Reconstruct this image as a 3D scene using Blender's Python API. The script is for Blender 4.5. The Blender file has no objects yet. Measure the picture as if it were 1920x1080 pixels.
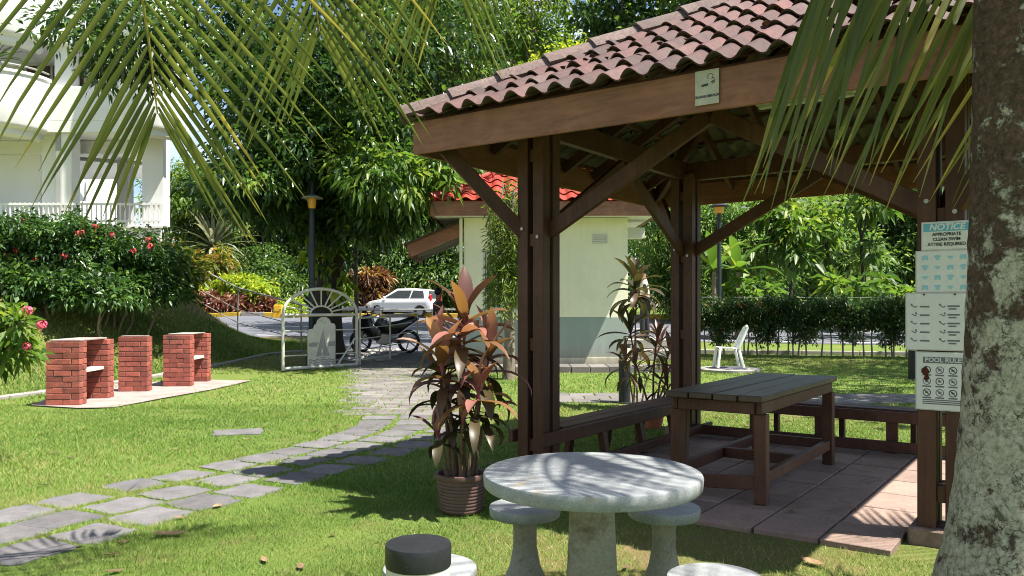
import bpy, bmesh, math, random
import numpy as np
from mathutils import Vector, Matrix
R = math.radians
rnd = random.Random(7)
nr = np.random.default_rng(11)
scene = bpy.context.scene
COL = scene.collection

# ------------------------------------------------------------------ camera
F, HZ, CH = 1514.0, 575.0, 1.4          # focal length and horizon in photograph pixels, eye height in metres
cam_d = bpy.data.cameras.new('camera')
cam = bpy.data.objects.new('camera', cam_d)
COL.objects.link(cam)
cam.location = (0, 0, CH)
cam.rotation_euler = (R(90), 0, 0)
cam_d.sensor_width = 36
cam_d.lens = F / 1920 * 36
cam_d.shift_y = (HZ - 540) / 1920
cam_d.clip_start = 0.05
cam_d.clip_end = 2000
scene.camera = cam

# ------------------------------------------------------------------ sky and sun
SUN_EL, SUN_AZ = 63.0, 110.6
world = bpy.data.worlds.new('World')
scene.world = world
world.use_nodes = True
wn, wl = world.node_tree.nodes, world.node_tree.links
wn.clear()
sky = wn.new('ShaderNodeTexSky'); sky.sky_type = 'NISHITA'; sky.sun_disc = False
sky.sun_elevation = R(SUN_EL); sky.sun_rotation = R(SUN_AZ); sky.dust_density = 0.6; sky.ozone_density = 1.5
wtc = wn.new('ShaderNodeTexCoord')
wmap = wn.new('ShaderNodeMapping'); wmap.inputs['Scale'].default_value = (1, 1, 2.6)
wnoise = wn.new('ShaderNodeTexNoise'); wnoise.inputs['Scale'].default_value = 2.3; wnoise.inputs['Detail'].default_value = 8; wnoise.inputs['Roughness'].default_value = 0.6
wramp = wn.new('ShaderNodeValToRGB'); wramp.color_ramp.elements[0].position = 0.5; wramp.color_ramp.elements[1].position = 0.74
wmix = wn.new('ShaderNodeMix'); wmix.data_type = 'RGBA'
wmix.inputs['B'].default_value = (10.5, 10.7, 11.0, 1)
wbg = wn.new('ShaderNodeBackground'); wbg.inputs['Strength'].default_value = 0.066
wout = wn.new('ShaderNodeOutputWorld')
wl.new(wtc.outputs['Generated'], wmap.inputs['Vector']); wl.new(wmap.outputs['Vector'], wnoise.inputs['Vector'])
wl.new(wnoise.outputs['Fac'], wramp.inputs['Fac']); wl.new(wramp.outputs['Color'], wmix.inputs['Factor'])
wl.new(sky.outputs['Color'], wmix.inputs['A']); wl.new(wmix.outputs['Result'], wbg.inputs['Color'])
wl.new(wbg.outputs['Background'], wout.inputs['Surface'])
sun_d = bpy.data.lights.new('sun', 'SUN'); sun_d.energy = 5.0; sun_d.angle = R(0.55); sun_d.color = (1.0, 0.95, 0.86)
sun = bpy.data.objects.new('sun', sun_d); COL.objects.link(sun)
ce = math.cos(R(SUN_EL))
SUNV = Vector((ce * math.sin(R(SUN_AZ)), ce * math.cos(R(SUN_AZ)), math.sin(R(SUN_EL))))
sun.rotation_euler = SUNV.to_track_quat('Z', 'Y').to_euler()
sun.location = SUNV * 30
vs = scene.view_settings
vs.view_transform = 'Standard'; vs.look = 'None'; vs.gamma = 1.0; vs.use_curve_mapping = False
vs.exposure = 1.42
scene.render.engine = 'CYCLES'
scene.cycles.use_denoising = True
scene.cycles.filter_width = 1.0
scene.cycles.max_bounces = 7; scene.cycles.diffuse_bounces = 4; scene.cycles.glossy_bounces = 3
scene.cycles.transmission_bounces = 4; scene.cycles.transparent_max_bounces = 6
scene.cycles.sample_clamp_indirect = 6

# ------------------------------------------------------------------ geometry of the place
def sstep(a, b, x):
    t = np.clip((x - a) / (b - a), 0, 1); return t * t * (3 - 2 * t)
def gz(x, y):
    """ground height: level lawn, road rising behind it, grassy bank on the building side"""
    x = np.asarray(x, float); y = np.asarray(y, float)
    base = np.clip((y - 15) * 0.03, 0, 1.35)
    bl = -7.75 + (y - 12.1) * 0.2
    d = bl - x
    dd = np.clip(d - 2.2, 0, 8)
    fall = 1 - sstep(18.0 + 1.1 * dd, 25.5 + 1.1 * dd, y)
    bank = (2.3 * sstep(-0.1, 3.7, d) + 1.3 * sstep(4, 11, d)) * fall
    lump = 0.05 * np.sin(x * 1.3 + 1) * np.sin(y * 0.9) * sstep(0.5, 2, d)
    return base + bank + lump
def gzf(x, y): return float(gz(x, y))
def P(px, py, Y):
    return Vector(((px - 960) / F * Y, Y, CH - (py - HZ) / F * Y))
def G(px, py):
    """point of the ground under a line of sight"""
    lo = None
    y = 1.0
    while y < 140:
        p = P(px, py, y)
        if p.z <= gzf(p.x, p.y):
            return Vector((p.x, p.y, gzf(p.x, p.y)))
        y += 0.02 if y < 12 else 0.06
    return P(px, py, 140)

# ------------------------------------------------------------------ materials
MATS = {}
def newmat(name):
    m = bpy.data.materials.new(name); m.use_nodes = True
    nt = m.node_tree; nt.nodes.clear()
    out = nt.nodes.new('ShaderNodeOutputMaterial')
    b = nt.nodes.new('ShaderNodeBsdfPrincipled')
    nt.links.new(b.outputs[0], out.inputs[0])
    MATS[name] = m
    return m, nt, b, out
def c4(c): return (c[0], c[1], c[2], 1)
def noise_node(nt, scale, detail=4, rough=0.6, vec=None, dist=0.0):
    n = nt.nodes.new('ShaderNodeTexNoise'); n.inputs['Scale'].default_value = scale
    n.inputs['Detail'].default_value = detail; n.inputs['Roughness'].default_value = rough; n.inputs['Distortion'].default_value = dist
    if vec is not None: nt.links.new(vec, n.inputs['Vector'])
    return n
def ramp(nt, fac, stops):
    r = nt.nodes.new('ShaderNodeValToRGB'); el = r.color_ramp.elements
    while len(el) < len(stops): el.new(0.5)
    for e, (p, c) in zip(el, stops): e.position = p; e.color = c4(c) if len(c) == 3 else c
    nt.links.new(fac, r.inputs['Fac'])
    return r
def mixc(nt, fac, a, b, mode='MIX'):
    m = nt.nodes.new('ShaderNodeMix'); m.data_type = 'RGBA'; m.blend_type = mode
    for key, v in (('Factor', fac), ('A', a), ('B', b)):
        s = m.inputs[key]
        if hasattr(v, 'is_output'): nt.links.new(v, s)
        elif key == 'Factor': s.default_value = v
        else: s.default_value = c4(v)
    return m.outputs['Result']
def bump(nt, b, height, strength=0.3, dist=0.02):
    n = nt.nodes.new('ShaderNodeBump'); n.inputs['Strength'].default_value = strength; n.inputs['Distance'].default_value = dist
    nt.links.new(height, n.inputs['Height']); nt.links.new(n.outputs[0], b.inputs['Normal'])
def coords(nt, world_space=False):
    if world_space:
        return nt.nodes.new('ShaderNodeNewGeometry').outputs['Position']
    return nt.nodes.new('ShaderNodeTexCoord').outputs['Object']
def simple(name, c, rough=0.6, var=0.25, scale=6.0, bumps=0.15, c2=None, metal=0.0, fine=40.0, spec=0.4, rand=0.0, stain=None, ws=False):
    """painted / mineral surface: two-tone mottling, fine relief, optional stain colour and per-object variation"""
    m, nt, b, out = newmat(name)
    v = coords(nt, ws)
    n1 = noise_node(nt, scale, 5, 0.65, v)
    n2 = noise_node(nt, fine, 4, 0.7, v)
    d = c2 if c2 else tuple(x * (1 - var) for x in c)
    col = ramp(nt, n1.outputs['Fac'], [(0.32, d), (0.68, c)]).outputs['Color']
    sp = ramp(nt, n2.outputs['Fac'], [(0.3, (1 - var * 0.8,) * 3), (0.7, (1 + var * 0.25,) * 3)]).outputs['Color']
    col = mixc(nt, 1.0, col, sp, 'MULTIPLY')
    if stain:
        n3 = noise_node(nt, stain[1], 7, 0.7, v, 0.4)
        f = ramp(nt, n3.outputs['Fac'], [(stain[2], (0, 0, 0)), (stain[2] + stain[3], (1, 1, 1))]).outputs['Color']
        col = mixc(nt, f, col, stain[0])
    if rand:
        oi = nt.nodes.new('ShaderNodeObjectInfo')
        rr = ramp(nt, oi.outputs['Random'], [(0, (1 - rand,) * 3), (1, (1 + rand * 0.6,) * 3)]).outputs['Color']
        col = mixc(nt, 1.0, col, rr, 'MULTIPLY')
    nt.links.new(col, b.inputs['Base Color'])
    b.inputs['Roughness'].default_value = rough; b.inputs['Metallic'].default_value = metal
    b.inputs['Specular IOR Level'].default_value = spec
    if bumps: bump(nt, b, n2.outputs['Fac'], bumps, 0.01)
    return m
def wood(name, c, c2, rough=0.55, rand=0.15, axis=(18, 18, 1.2)):
    m, nt, b, out = newmat(name)
    v = coords(nt)
    mp = nt.nodes.new('ShaderNodeMapping'); mp.inputs['Scale'].default_value = axis
    nt.links.new(v, mp.inputs['Vector'])
    n1 = noise_node(nt, 1.6, 6, 0.65, mp.outputs[0], 0.6)
    n2 = noise_node(nt, 3.0, 5, 0.65, v)
    n3 = noise_node(nt, 55.0, 3, 0.7, v)
    col = ramp(nt, n2.outputs['Fac'], [(0.3, c2), (0.7, c)]).outputs['Color']
    g = ramp(nt, n1.outputs['Fac'], [(0.35, (0.72,) * 3), (0.65, (1.08,) * 3)]).outputs['Color']
    col = mixc(nt, 1.0, col, g, 'MULTIPLY')
    ws = ramp(nt, n3.outputs['Fac'], [(0.70, (0, 0, 0)), (0.78, (0.5, 0.5, 0.5))]).outputs['Color']
    col = mixc(nt, ws, col, tuple(min(1, x * 1.9 + 0.03) for x in c))
    n4 = noise_node(nt, 1.7, 7, 0.72, mp.outputs[0], 1.2); n5 = noise_node(nt, 1.4, 6, 0.7, v, 0.3)
    fade = ramp(nt, n5.outputs['Fac'], [(0.5, (0, 0, 0)), (0.72, (0.55, 0.55, 0.55))]).outputs['Color']
    col = mixc(nt, fade, col, tuple(x * 1.5 + 0.018 for x in c))
    crack = ramp(nt, n4.outputs['Fac'], [(0.30, (1, 1, 1)), (0.35, (0, 0, 0))]).outputs['Color']
    col = mixc(nt, crack, col, tuple(x * 0.55 for x in c2))
    oi = nt.nodes.new('ShaderNodeObjectInfo')
    rr = ramp(nt, oi.outputs['Random'], [(0, (1 - rand,) * 3), (1, (1 + rand,) * 3)]).outputs['Color']
    col = mixc(nt, 1.0, col, rr, 'MULTIPLY')
    nt.links.new(col, b.inputs['Base Color'])
    b.inputs['Roughness'].default_value = rough; b.inputs['Specular IOR Level'].default_value = 0.35
    bump(nt, b, n1.outputs['Fac'], 0.25, 0.006)
    return m
def leafm(name, stops, trans=0.35, rough=0.42, tcol=1.5, spec=0.45):
    """leaf: colour from the per-leaf value 'tint', some light shining through"""
    m, nt, b, out = newmat(name)
    a = nt.nodes.new('ShaderNodeAttribute'); a.attribute_name = 'tint'
    col = ramp(nt, a.outputs['Fac'], stops).outputs['Color']
    nt.links.new(col, b.inputs['Base Color'])
    b.inputs['Roughness'].default_value = rough; b.inputs['Specular IOR Level'].default_value = spec
    t = nt.nodes.new('ShaderNodeBsdfTranslucent')
    tc = mixc(nt, 1.0, col, (tcol, tcol * 1.05, tcol * 0.55), 'MULTIPLY')
    nt.links.new(tc, t.inputs['Color'])
    mx = nt.nodes.new('ShaderNodeMixShader'); mx.inputs[0].default_value = trans
    nt.links.new(b.outputs[0], mx.inputs[1]); nt.links.new(t.outputs[0], mx.inputs[2]); nt.links.new(mx.outputs[0], out.inputs[0])
    return m
def plain(name, c, rough=0.5, metal=0.0, spec=0.5, emit=None, coat=0.0, alpha=1.0, trans=0.0):
    m, nt, b, out = newmat(name)
    b.inputs['Base Color'].default_value = c4(c); b.inputs['Roughness'].default_value = rough
    b.inputs['Metallic'].default_value = metal; b.inputs['Specular IOR Level'].default_value = spec
    b.inputs['Coat Weight'].default_value = coat; b.inputs['Transmission Weight'].default_value = trans
    if emit: b.inputs['Emission Color'].default_value = c4(emit[0]); b.inputs['Emission Strength'].default_value = emit[1]
    return m

# ------------------------------------------------------------------ builders
def setp(o, label=None, cat=None, group=None, kind=None):
    if label: o['label'] = label
    if cat: o['category'] = cat
    if group: o['group'] = group
    if kind: o['kind'] = kind
    return o
def thing(name, loc, label, cat, rz=0.0, group=None):
    o = bpy.data.objects.new(name, None); COL.objects.link(o)
    o.empty_display_size = 0.1
    o.location = loc; o.rotation_euler = (0, 0, rz)
    return setp(o, label, cat, group)
def sub(name, parent, loc=(0, 0, 0), rot=(0, 0, 0)):
    o = bpy.data.objects.new(name, None); COL.objects.link(o); o.parent = parent
    o.location = loc; o.rotation_euler = rot; o.empty_display_size = 0.1
    return o
class MB:
    def __init__(s): s.v = []; s.f = []; s.mi = []; s.cur = 0
    def add(s, vs, fs):
        o = len(s.v); s.v += [tuple(v) for v in vs]
        for f in fs: s.f.append(tuple(i + o for i in f)); s.mi.append(s.cur)
        return s
    def box(s, c, d, M=None):
        c = Vector(c); h = Vector(d) / 2
        vs = [c + Vector((sx * h.x, sy * h.y, sz * h.z)) for sx in (-1, 1) for sy in (-1, 1) for sz in (-1, 1)]
        if M is not None: vs = [M @ v for v in vs]
        return s.add(vs, [(0, 1, 3, 2), (4, 6, 7, 5), (0, 4, 5, 1), (2, 3, 7, 6), (0, 2, 6, 4), (1, 5, 7, 3)])
    def beam(s, a, b, w, h, up=(0, 0, 1)):
        """rectangular bar from a to b, w across, h along 'up'"""
        a, b = Vector(a), Vector(b); d = (b - a).normalized(); up = Vector(up)
        x = d.cross(up)
        if x.length < 1e-4: x = d.cross(Vector((0, 1, 0)))
        x.normalize(); z = x.cross(d).normalized()
        vs = [p + x * sx * w / 2 + z * sz * h / 2 for p in (a, b) for sx in (-1, 1) for sz in (-1, 1)]
        return s.add(vs, [(0, 1, 3, 2), (4, 6, 7, 5), (0, 4, 5, 1), (2, 3, 7, 6), (0, 2, 6, 4), (1, 5, 7, 3)])
    def tube(s, pts, rad, n=8, cap=True):
        pts = [Vector(p) for p in pts]
        rad = rad if hasattr(rad, '__len__') else [rad] * len(pts)
        vs, fs = [], []
        px = None
        for i, p in enumerate(pts):
            d = (pts[min(i + 1, len(pts) - 1)] - pts[max(i - 1, 0)])
            d = d.normalized() if d.length > 1e-9 else Vector((0, 0, 1))
            if px is None: px = d.orthogonal().normalized()
            px = (px - d * px.dot(d)); px = px.normalized() if px.length > 1e-6 else d.orthogonal().normalized()
            py = d.cross(px)
            for k in range(n):
                t = 2 * math.pi * k / n
                vs.append(p + (px * math.cos(t) + py * math.sin(t)) * rad[i])
        for i in range(len(pts) - 1):
            for k in range(n):
                fs.append((i * n + k, i * n + (k + 1) % n, (i + 1) * n + (k + 1) % n, (i + 1) * n + k))
        if cap: fs.append(tuple(range(n - 1, -1, -1))); fs.append(tuple((len(pts) - 1) * n + k for k in range(n)))
        return s.add(vs, fs)
    def lathe(s, prof, n=32, c=(0, 0, 0), capb=True, capt=True, t0=0, t1=2 * math.pi):
        full = abs(t1 - t0 - 2 * math.pi) < 1e-6
        m = n if full else n + 1
        vs = [(c[0] + r * math.cos(t0 + (t1 - t0) * k / n), c[1] + r * math.sin(t0 + (t1 - t0) * k / n), c[2] + z) for r, z in prof for k in range(m)]
        fs = []
        for i in range(len(prof) - 1):
            for k in range(n):
                k2 = (k + 1) % m
                fs.append((i * m + k, i * m + k2, (i + 1) * m + k2, (i + 1) * m + k))
        if capb: fs.append(tuple(range(m - 1, -1, -1)))
        if capt: fs.append(tuple((len(prof) - 1) * m + k for k in range(m)))
        return s.add(vs, fs)
    def prism(s, poly, z0, z1, M=None):
        n = len(poly)
        vs = [Vector((x, y, z0)) for x, y in poly] + [Vector((x, y, z1)) for x, y in poly]
        if M is not None: vs = [M @ v for v in vs]
        return s.add(vs, [tuple(range(n - 1, -1, -1)), tuple(range(n, 2 * n))] + [(i, (i + 1) % n, n + (i + 1) % n, n + i) for i in range(n)])
    def mesh(s, name, mats, smooth=False, bevel=0.0, seg=1):
        me = bpy.data.meshes.new(name); me.from_pydata(s.v, [], s.f)
        for m in (mats if isinstance(mats, (list, tuple)) else [mats]): me.materials.append(m)
        for p, i in zip(me.polygons, s.mi): p.material_index = i
        if bevel:
            bm = bmesh.new(); bm.from_mesh(me)
            es = [e for e in bm.edges if len(e.link_faces) == 2 and e.calc_face_angle(0) > R(30)]
            bmesh.ops.bevel(bm, geom=es, offset=bevel, segments=seg, profile=0.5, affect='EDGES', clamp_overlap=True)
            bm.to_mesh(me); bm.free()
        if smooth:
            for p in me.polygons: p.use_smooth = True
            if smooth != 'all': me.set_sharp_from_angle(angle=R(40))
        me.update()
        return me
    def build(s, name, mats, parent=None, smooth=False, bevel=0.0, seg=1, loc=None):
        o = bpy.data.objects.new(name, s.mesh(name, mats, smooth, bevel, seg)); COL.objects.link(o)
        if parent is not None: o.parent = parent
        if loc is not None: o.location = loc
        return o
def inst(name, me, parent, loc=(0, 0, 0), rot=(0, 0, 0), scale=(1, 1, 1)):
    o = bpy.data.objects.new(name, me); COL.objects.link(o)
    if parent is not None: o.parent = parent
    o.location = loc; o.rotation_euler = rot; o.scale = scale
    return o
def np_mesh(name, verts, faces, mat, tint=None, smooth=False):
    """mesh from numpy arrays (faces all of one size), 'tint' one value per face"""
    me = bpy.data.meshes.new(name)
    nv, nf, k = len(verts), len(faces), faces.shape[1]
    me.vertices.add(nv); me.vertices.foreach_set('co', verts.astype(np.float32).ravel())
    me.loops.add(nf * k); me.loops.foreach_set('vertex_index', faces.astype(np.int32).ravel())
    me.polygons.add(nf); me.polygons.foreach_set('loop_start', np.arange(0, nf * k, k, dtype=np.int32))
    if smooth: me.polygons.foreach_set('use_smooth', np.ones(nf, dtype=bool))
    me.update(calc_edges=True)
    if tint is not None:
        at = me.attributes.new('tint', 'FLOAT', 'FACE'); at.data.foreach_set('value', tint.astype(np.float32))
    me.materials.append(mat)
    return me
def unit(a): return a / np.maximum(np.linalg.norm(a, axis=1, keepdims=True), 1e-9)
def leaves_mesh(name, pos, dirs, L, W, mat, tint, droop=0.15, fold=0.12, roll=None):
    """one folded leaf blade (two triangles either side of the midrib) per point"""
    n = len(pos)
    L = np.broadcast_to(L, (n,)).reshape(-1, 1); W = np.broadcast_to(W, (n,)).reshape(-1, 1)
    d = unit(dirs)
    up = np.tile(np.array([[0, 0, 1.0]]), (n, 1)) + nr.normal(0, 0.45, (n, 3))
    side = unit(np.cross(d, up)); nor = np.cross(side, d)
    base = pos
    tip = pos + d * L; tip[:, 2:3] -= droop * L
    mid = pos + d * L * 0.45
    lft = mid - side * W / 2 + nor * fold * W
    rgt = mid + side * W / 2 + nor * fold * W
    verts = np.stack([base, lft, tip, rgt], 1).reshape(-1, 3)
    i = np.arange(n) * 4
    faces = np.stack([np.stack([i, i + 2, i + 1], 1), np.stack([i, i + 3, i + 2], 1)], 1).reshape(-1, 3)
    return np_mesh(name, verts, faces, mat, np.repeat(tint, 2))
def clump_points(blobs, rough=0.25, hollow=0.45):
    """twig ends spread through ellipsoids: blobs = (centre, radii, count)"""
    out = []
    for c, r, n in blobs:
        u = unit(nr.normal(size=(n, 3)))
        lob = 1 + rough * (np.sin(u[:, 0] * 5 + c[0]) * np.cos(u[:, 1] * 4 + c[1]) + np.sin(u[:, 2] * 6 + c[2] * 2))
        rad = (hollow + (1 - hollow) * nr.random(n) ** 0.6) * lob
        p = np.array(c) + u * rad[:, None] * np.array(r)
        out.append(np.concatenate([p, u], 1))
    a = np.concatenate(out)
    return a[:, :3], a[:, 3:]
def crown(name, parent, mat, blobs, per=14, L=0.2, W=0.06, spread=0.25, droop=0.35, rough=0.25, hollow=0.45, origin=(0, 0, 0), outward=0.5, down=0.35, tintvar=0.25, keep=None):
    c, u = clump_points(blobs, rough, hollow)
    if keep is not None:
        k = keep(c); c, u = c[k], u[k]
    n = len(c)
    cc = np.repeat(c, per, 0); uu = np.repeat(u, per, 0)
    d = nr.normal(size=(n * per, 3)) * 0.8 + uu * outward; d[:, 2] -= down
    d = unit(d)
    pos = cc + d * nr.random((n * per, 1)) * spread - np.array(origin)
    ct = np.clip(nr.normal(0.45, tintvar, n), 0, 1)
    tint = np.clip(np.repeat(ct, per) + nr.normal(0, 0.12, n * per), 0, 1)
    sz = 0.5 + 0.8 * nr.random(n * per)
    me = leaves_mesh(name, pos, d, L * sz, W * sz, mat, tint, droop)
    o = bpy.data.objects.new(name, me); COL.objects.link(o); o.parent = parent
    return o, c
def blob(px, py, Y, rpx, rpy, ry, n):
    c = P(px, py, Y)
    return (tuple(c), (rpx * Y / F, ry, rpy * Y / F), n)
def limb_pts(a, b, n=6, wob=0.12, sag=0.0, r=rnd):
    a, b = Vector(a), Vector(b); l = (b - a).length
    out = []
    for i in range(n + 1):
        t = i / n
        p = a.lerp(b, t)
        w = math.sin(math.pi * t) * wob * l
        p += Vector((r.uniform(-1, 1), r.uniform(-1, 1), r.uniform(-1, 1))) * w * 0.5
        p.z += sag * l * math.sin(math.pi * t)
        out.append(p)
    return out

# ------------------------------------------------------------------ the materials of the place
def lawn_material():
    m, nt, b, out = newmat('lawn_soil')
    v = coords(nt, True)
    big = noise_node(nt, 0.55, 5, 0.65, v); mid = noise_node(nt, 3.2, 6, 0.7, v); fine = noise_node(nt, 60, 4, 0.75, v); fib = noise_node(nt, 190, 2, 0.8, v)
    g = ramp(nt, fine.outputs['Fac'], [(0.28, (0.045, 0.07, 0.015)), (0.5, (0.115, 0.175, 0.035)), (0.72, (0.23, 0.28, 0.075))]).outputs['Color']
    dirt = ramp(nt, fib.outputs['Fac'], [(0.3, (0.12, 0.075, 0.042)), (0.7, (0.3, 0.205, 0.12))]).outputs['Color']
    f1 = ramp(nt, mid.outputs['Fac'], [(0.52, (0, 0, 0)), (0.72, (0.6, 0.6, 0.6))]).outputs['Color']
    col = mixc(nt, f1, g, dirt)
    a = nt.nodes.new('ShaderNodeAttribute'); a.attribute_name = 'bare'
    f2 = nt.nodes.new('ShaderNodeMath'); f2.operation = 'MULTIPLY'
    rr = ramp(nt, mid.outputs['Fac'], [(0.3, (0.25,) * 3), (0.62, (1, 1, 1))])
    nt.links.new(a.outputs['Fac'], f2.inputs[0]); nt.links.new(rr.outputs['Color'], f2.inputs[1])
    col = mixc(nt, f2.outputs[0], col, dirt)
    tone = ramp(nt, big.outputs['Fac'], [(0.3, (0.8, 0.86, 0.8)), (0.7, (1.12, 1.05, 0.95))]).outputs['Color']
    col = mixc(nt, 1.0, col, tone, 'MULTIPLY')
    nt.links.new(col, b.inputs['Base Color']); b.inputs['Roughness'].default_value = 0.9; b.inputs['Specular IOR Level'].default_value = 0.15
    bump(nt, b, fine.outputs['Fac'], 0.9, 0.02)
    return m
M_lawn = lawn_material()
M_grass = leafm('grass_blades', [(0.0, (0.042, 0.09, 0.016)), (0.35, (0.1, 0.195, 0.03)), (0.7, (0.19, 0.3, 0.055)), (1.0, (0.38, 0.34, 0.16))], 0.3, 0.6, 1.3, 0.2)
M_flag = simple('slate_flagstone', (0.175, 0.165, 0.168), 0.85, 0.35, 5, 0.5, (0.105, 0.1, 0.103), fine=70, rand=0.22, stain=((0.1, 0.1, 0.05), 4.0, 0.62, 0.2), ws=True)
M_brickpath = simple('path_paver', (0.21, 0.19, 0.175), 0.85, 0.3, 4, 0.4, (0.14, 0.128, 0.12), fine=60, rand=0.25, stain=((0.11, 0.13, 0.05), 3.0, 0.62, 0.15), ws=True)
M_conc = simple('concrete', (0.36, 0.34, 0.31), 0.85, 0.3, 3, 0.4, (0.25, 0.235, 0.21), fine=60, stain=((0.12, 0.11, 0.085), 3.0, 0.6, 0.2), ws=True)
M_slab = simple('barbecue_slab', (0.38, 0.31, 0.285), 0.85, 0.35, 3, 0.4, (0.26, 0.21, 0.19), fine=50, stain=((0.13, 0.11, 0.095), 2.2, 0.54, 0.2), ws=True)
M_asph = simple('asphalt', (0.125, 0.13, 0.155), 0.8, 0.2, 0.7, 0.3, (0.1, 0.105, 0.125), fine=30, ws=True)
M_white_paint = simple('white_line', (0.7, 0.7, 0.68), 0.7, 0.25, 2, 0.1)
M_yellow_paint = simple('yellow_kerb_paint', (0.75, 0.48, 0.05), 0.7, 0.25, 2, 0.1)
M_floor = simple('gazebo_floor_slab', (0.36, 0.245, 0.195), 0.8, 0.32, 2.6, 0.4, (0.25, 0.18, 0.15), fine=55, rand=0.22, stain=((0.14, 0.105, 0.08), 2.6, 0.52, 0.2), ws=True)
M_grout = simple('grout', (0.13, 0.105, 0.09), 0.95, 0.3, 8, 0.4)
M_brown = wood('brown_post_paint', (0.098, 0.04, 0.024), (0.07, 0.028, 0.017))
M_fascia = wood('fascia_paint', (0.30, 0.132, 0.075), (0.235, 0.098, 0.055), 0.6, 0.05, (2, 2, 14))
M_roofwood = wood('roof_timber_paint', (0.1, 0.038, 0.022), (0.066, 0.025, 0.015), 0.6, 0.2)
M_tabletop = wood('table_plank_paint', (0.105, 0.068, 0.052), (0.068, 0.044, 0.035), 0.42, 0.14)
M_tile = simple('roof_tile_glaze', (0.13, 0.05, 0.043), 0.75, 0.5, 3.0, 0.35, (0.055, 0.03, 0.028), fine=35, rand=0.4, stain=((0.085, 0.06, 0.052), 2.2, 0.5, 0.22), ws=True)
M_tileback = simple('bare_tile_underside', (0.16, 0.145, 0.12), 0.9, 0.3, 4, 0.3, ws=True)
M_hip = simple('weathered_hip_tile', (0.2, 0.145, 0.128), 0.9, 0.5, 2.5, 0.5, (0.115, 0.08, 0.072), fine=40, rand=0.2, stain=((0.1, 0.085, 0.075), 2.5, 0.52, 0.2), ws=True)
M_redtile = simple('bright_red_tile', (0.46, 0.07, 0.05), 0.35, 0.3, 4, 0.15, (0.32, 0.045, 0.035), rand=0.25, ws=True)
M_terr = simple('speckled_terrazzo', (0.36, 0.375, 0.375), 0.5, 0.4, 9, 0.1, (0.23, 0.245, 0.255), fine=130, stain=((0.4, 0.3, 0.15), 2.6, 0.62, 0.12))
M_ped = simple('stained_concrete_pedestal', (0.36, 0.34, 0.265), 0.75, 0.35, 5, 0.3, (0.27, 0.25, 0.185), fine=70, stain=((0.09, 0.06, 0.035), 4.5, 0.52, 0.16))
M_brick = simple('red_brick', (0.40, 0.115, 0.08), 0.8, 0.3, 12, 0.4, (0.3, 0.078, 0.055), fine=60, rand=0.35, stain=((0.07, 0.045, 0.04), 3.2, 0.52, 0.22), ws=True)
M_mortar = simple('mortar', (0.3, 0.2, 0.16), 0.95, 0.3, 10, 0.3)
M_shelf = simple('white_shelf_slab', (0.62, 0.6, 0.57), 0.8, 0.25, 6, 0.2)
M_cream = simple('cream_gate_paint', (0.60, 0.58, 0.50), 0.5, 0.18, 4, 0.1)
M_relief = simple('grey_relief_paint', (0.33, 0.33, 0.30), 0.7, 0.2, 4, 0.1)
M_railm = simple('grey_rail_paint', (0.30, 0.31, 0.29), 0.5, 0.25, 6, 0.1)
M_darkmetal = simple('dark_blue_metal', (0.028, 0.034, 0.05), 0.45, 0.3, 5, 0.08)
M_black = simple('black_powder_coat', (0.022, 0.023, 0.027), 0.42, 0.35, 8, 0.1, fine=45, stain=((0.2, 0.19, 0.17), 16.0, 0.66, 0.05))
M_diff = simple('milky_diffuser', (0.62, 0.58, 0.53), 0.4, 0.12, 4, 0.05)
M_pot = simple('brown_glazed_pot', (0.13, 0.075, 0.066), 0.45, 0.25, 4, 0.1, (0.1, 0.055, 0.05))
M_terra = simple('terracotta_pot', (0.42, 0.15, 0.08), 0.7, 0.25, 5, 0.15)
M_soil = simple('potting_soil', (0.055, 0.04, 0.026), 0.95, 0.4, 25, 0.8)
M_wallcream = simple('cream_wall', (0.80, 0.79, 0.60), 0.8, 0.06, 1.2, 0.08, stain=((0.5, 0.5, 0.38), 0.7, 0.66, 0.25))
def streaked(name, c, dirt, amount=0.5):
    m, nt, b, out = newmat(name)
    v = coords(nt, True)
    mp = nt.nodes.new('ShaderNodeMapping'); mp.inputs['Scale'].default_value = (7, 7, 0.5); nt.links.new(v, mp.inputs['Vector'])
    n1 = noise_node(nt, 1.0, 6, 0.7, mp.outputs[0], 0.3); n2 = noise_node(nt, 1.1, 6, 0.7, v); n3 = noise_node(nt, 45, 3, 0.7, v)
    f = ramp(nt, n1.outputs['Fac'], [(0.5, (0, 0, 0)), (0.8, (amount,) * 3)]).outputs['Color']
    col = mixc(nt, f, c, dirt)
    g = ramp(nt, n2.outputs['Fac'], [(0.3, (0.88,) * 3), (0.7, (1.04,) * 3)]).outputs['Color']
    col = mixc(nt, 1.0, col, g, 'MULTIPLY')
    sx = nt.nodes.new('ShaderNodeSeparateXYZ'); nt.links.new(v, sx.inputs[0])
    ad = nt.nodes.new('ShaderNodeMath'); ad.operation = 'MULTIPLY_ADD'; ad.inputs[1].default_value = 0.7; nt.links.new(n1.outputs['Fac'], ad.inputs[0]); nt.links.new(sx.outputs[2], ad.inputs[2])
    splash = ramp(nt, ad.outputs[0], [(0.55, (0.75,) * 3), (0.95, (0, 0, 0))]).outputs['Color']
    col = mixc(nt, splash, col, (0.24, 0.21, 0.16))
    nt.links.new(col, b.inputs['Base Color']); b.inputs['Roughness'].default_value = 0.85
    bump(nt, b, n3.outputs['Fac'], 0.12, 0.01)
    return m
M_wallcream = streaked('weathered_cream_wall', (0.84, 0.80, 0.60), (0.55, 0.53, 0.4), 0.22)
M_wallgreen = streaked('weathered_grey_green_wall', (0.29, 0.34, 0.305), (0.4, 0.43, 0.38), 0.4)
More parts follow.
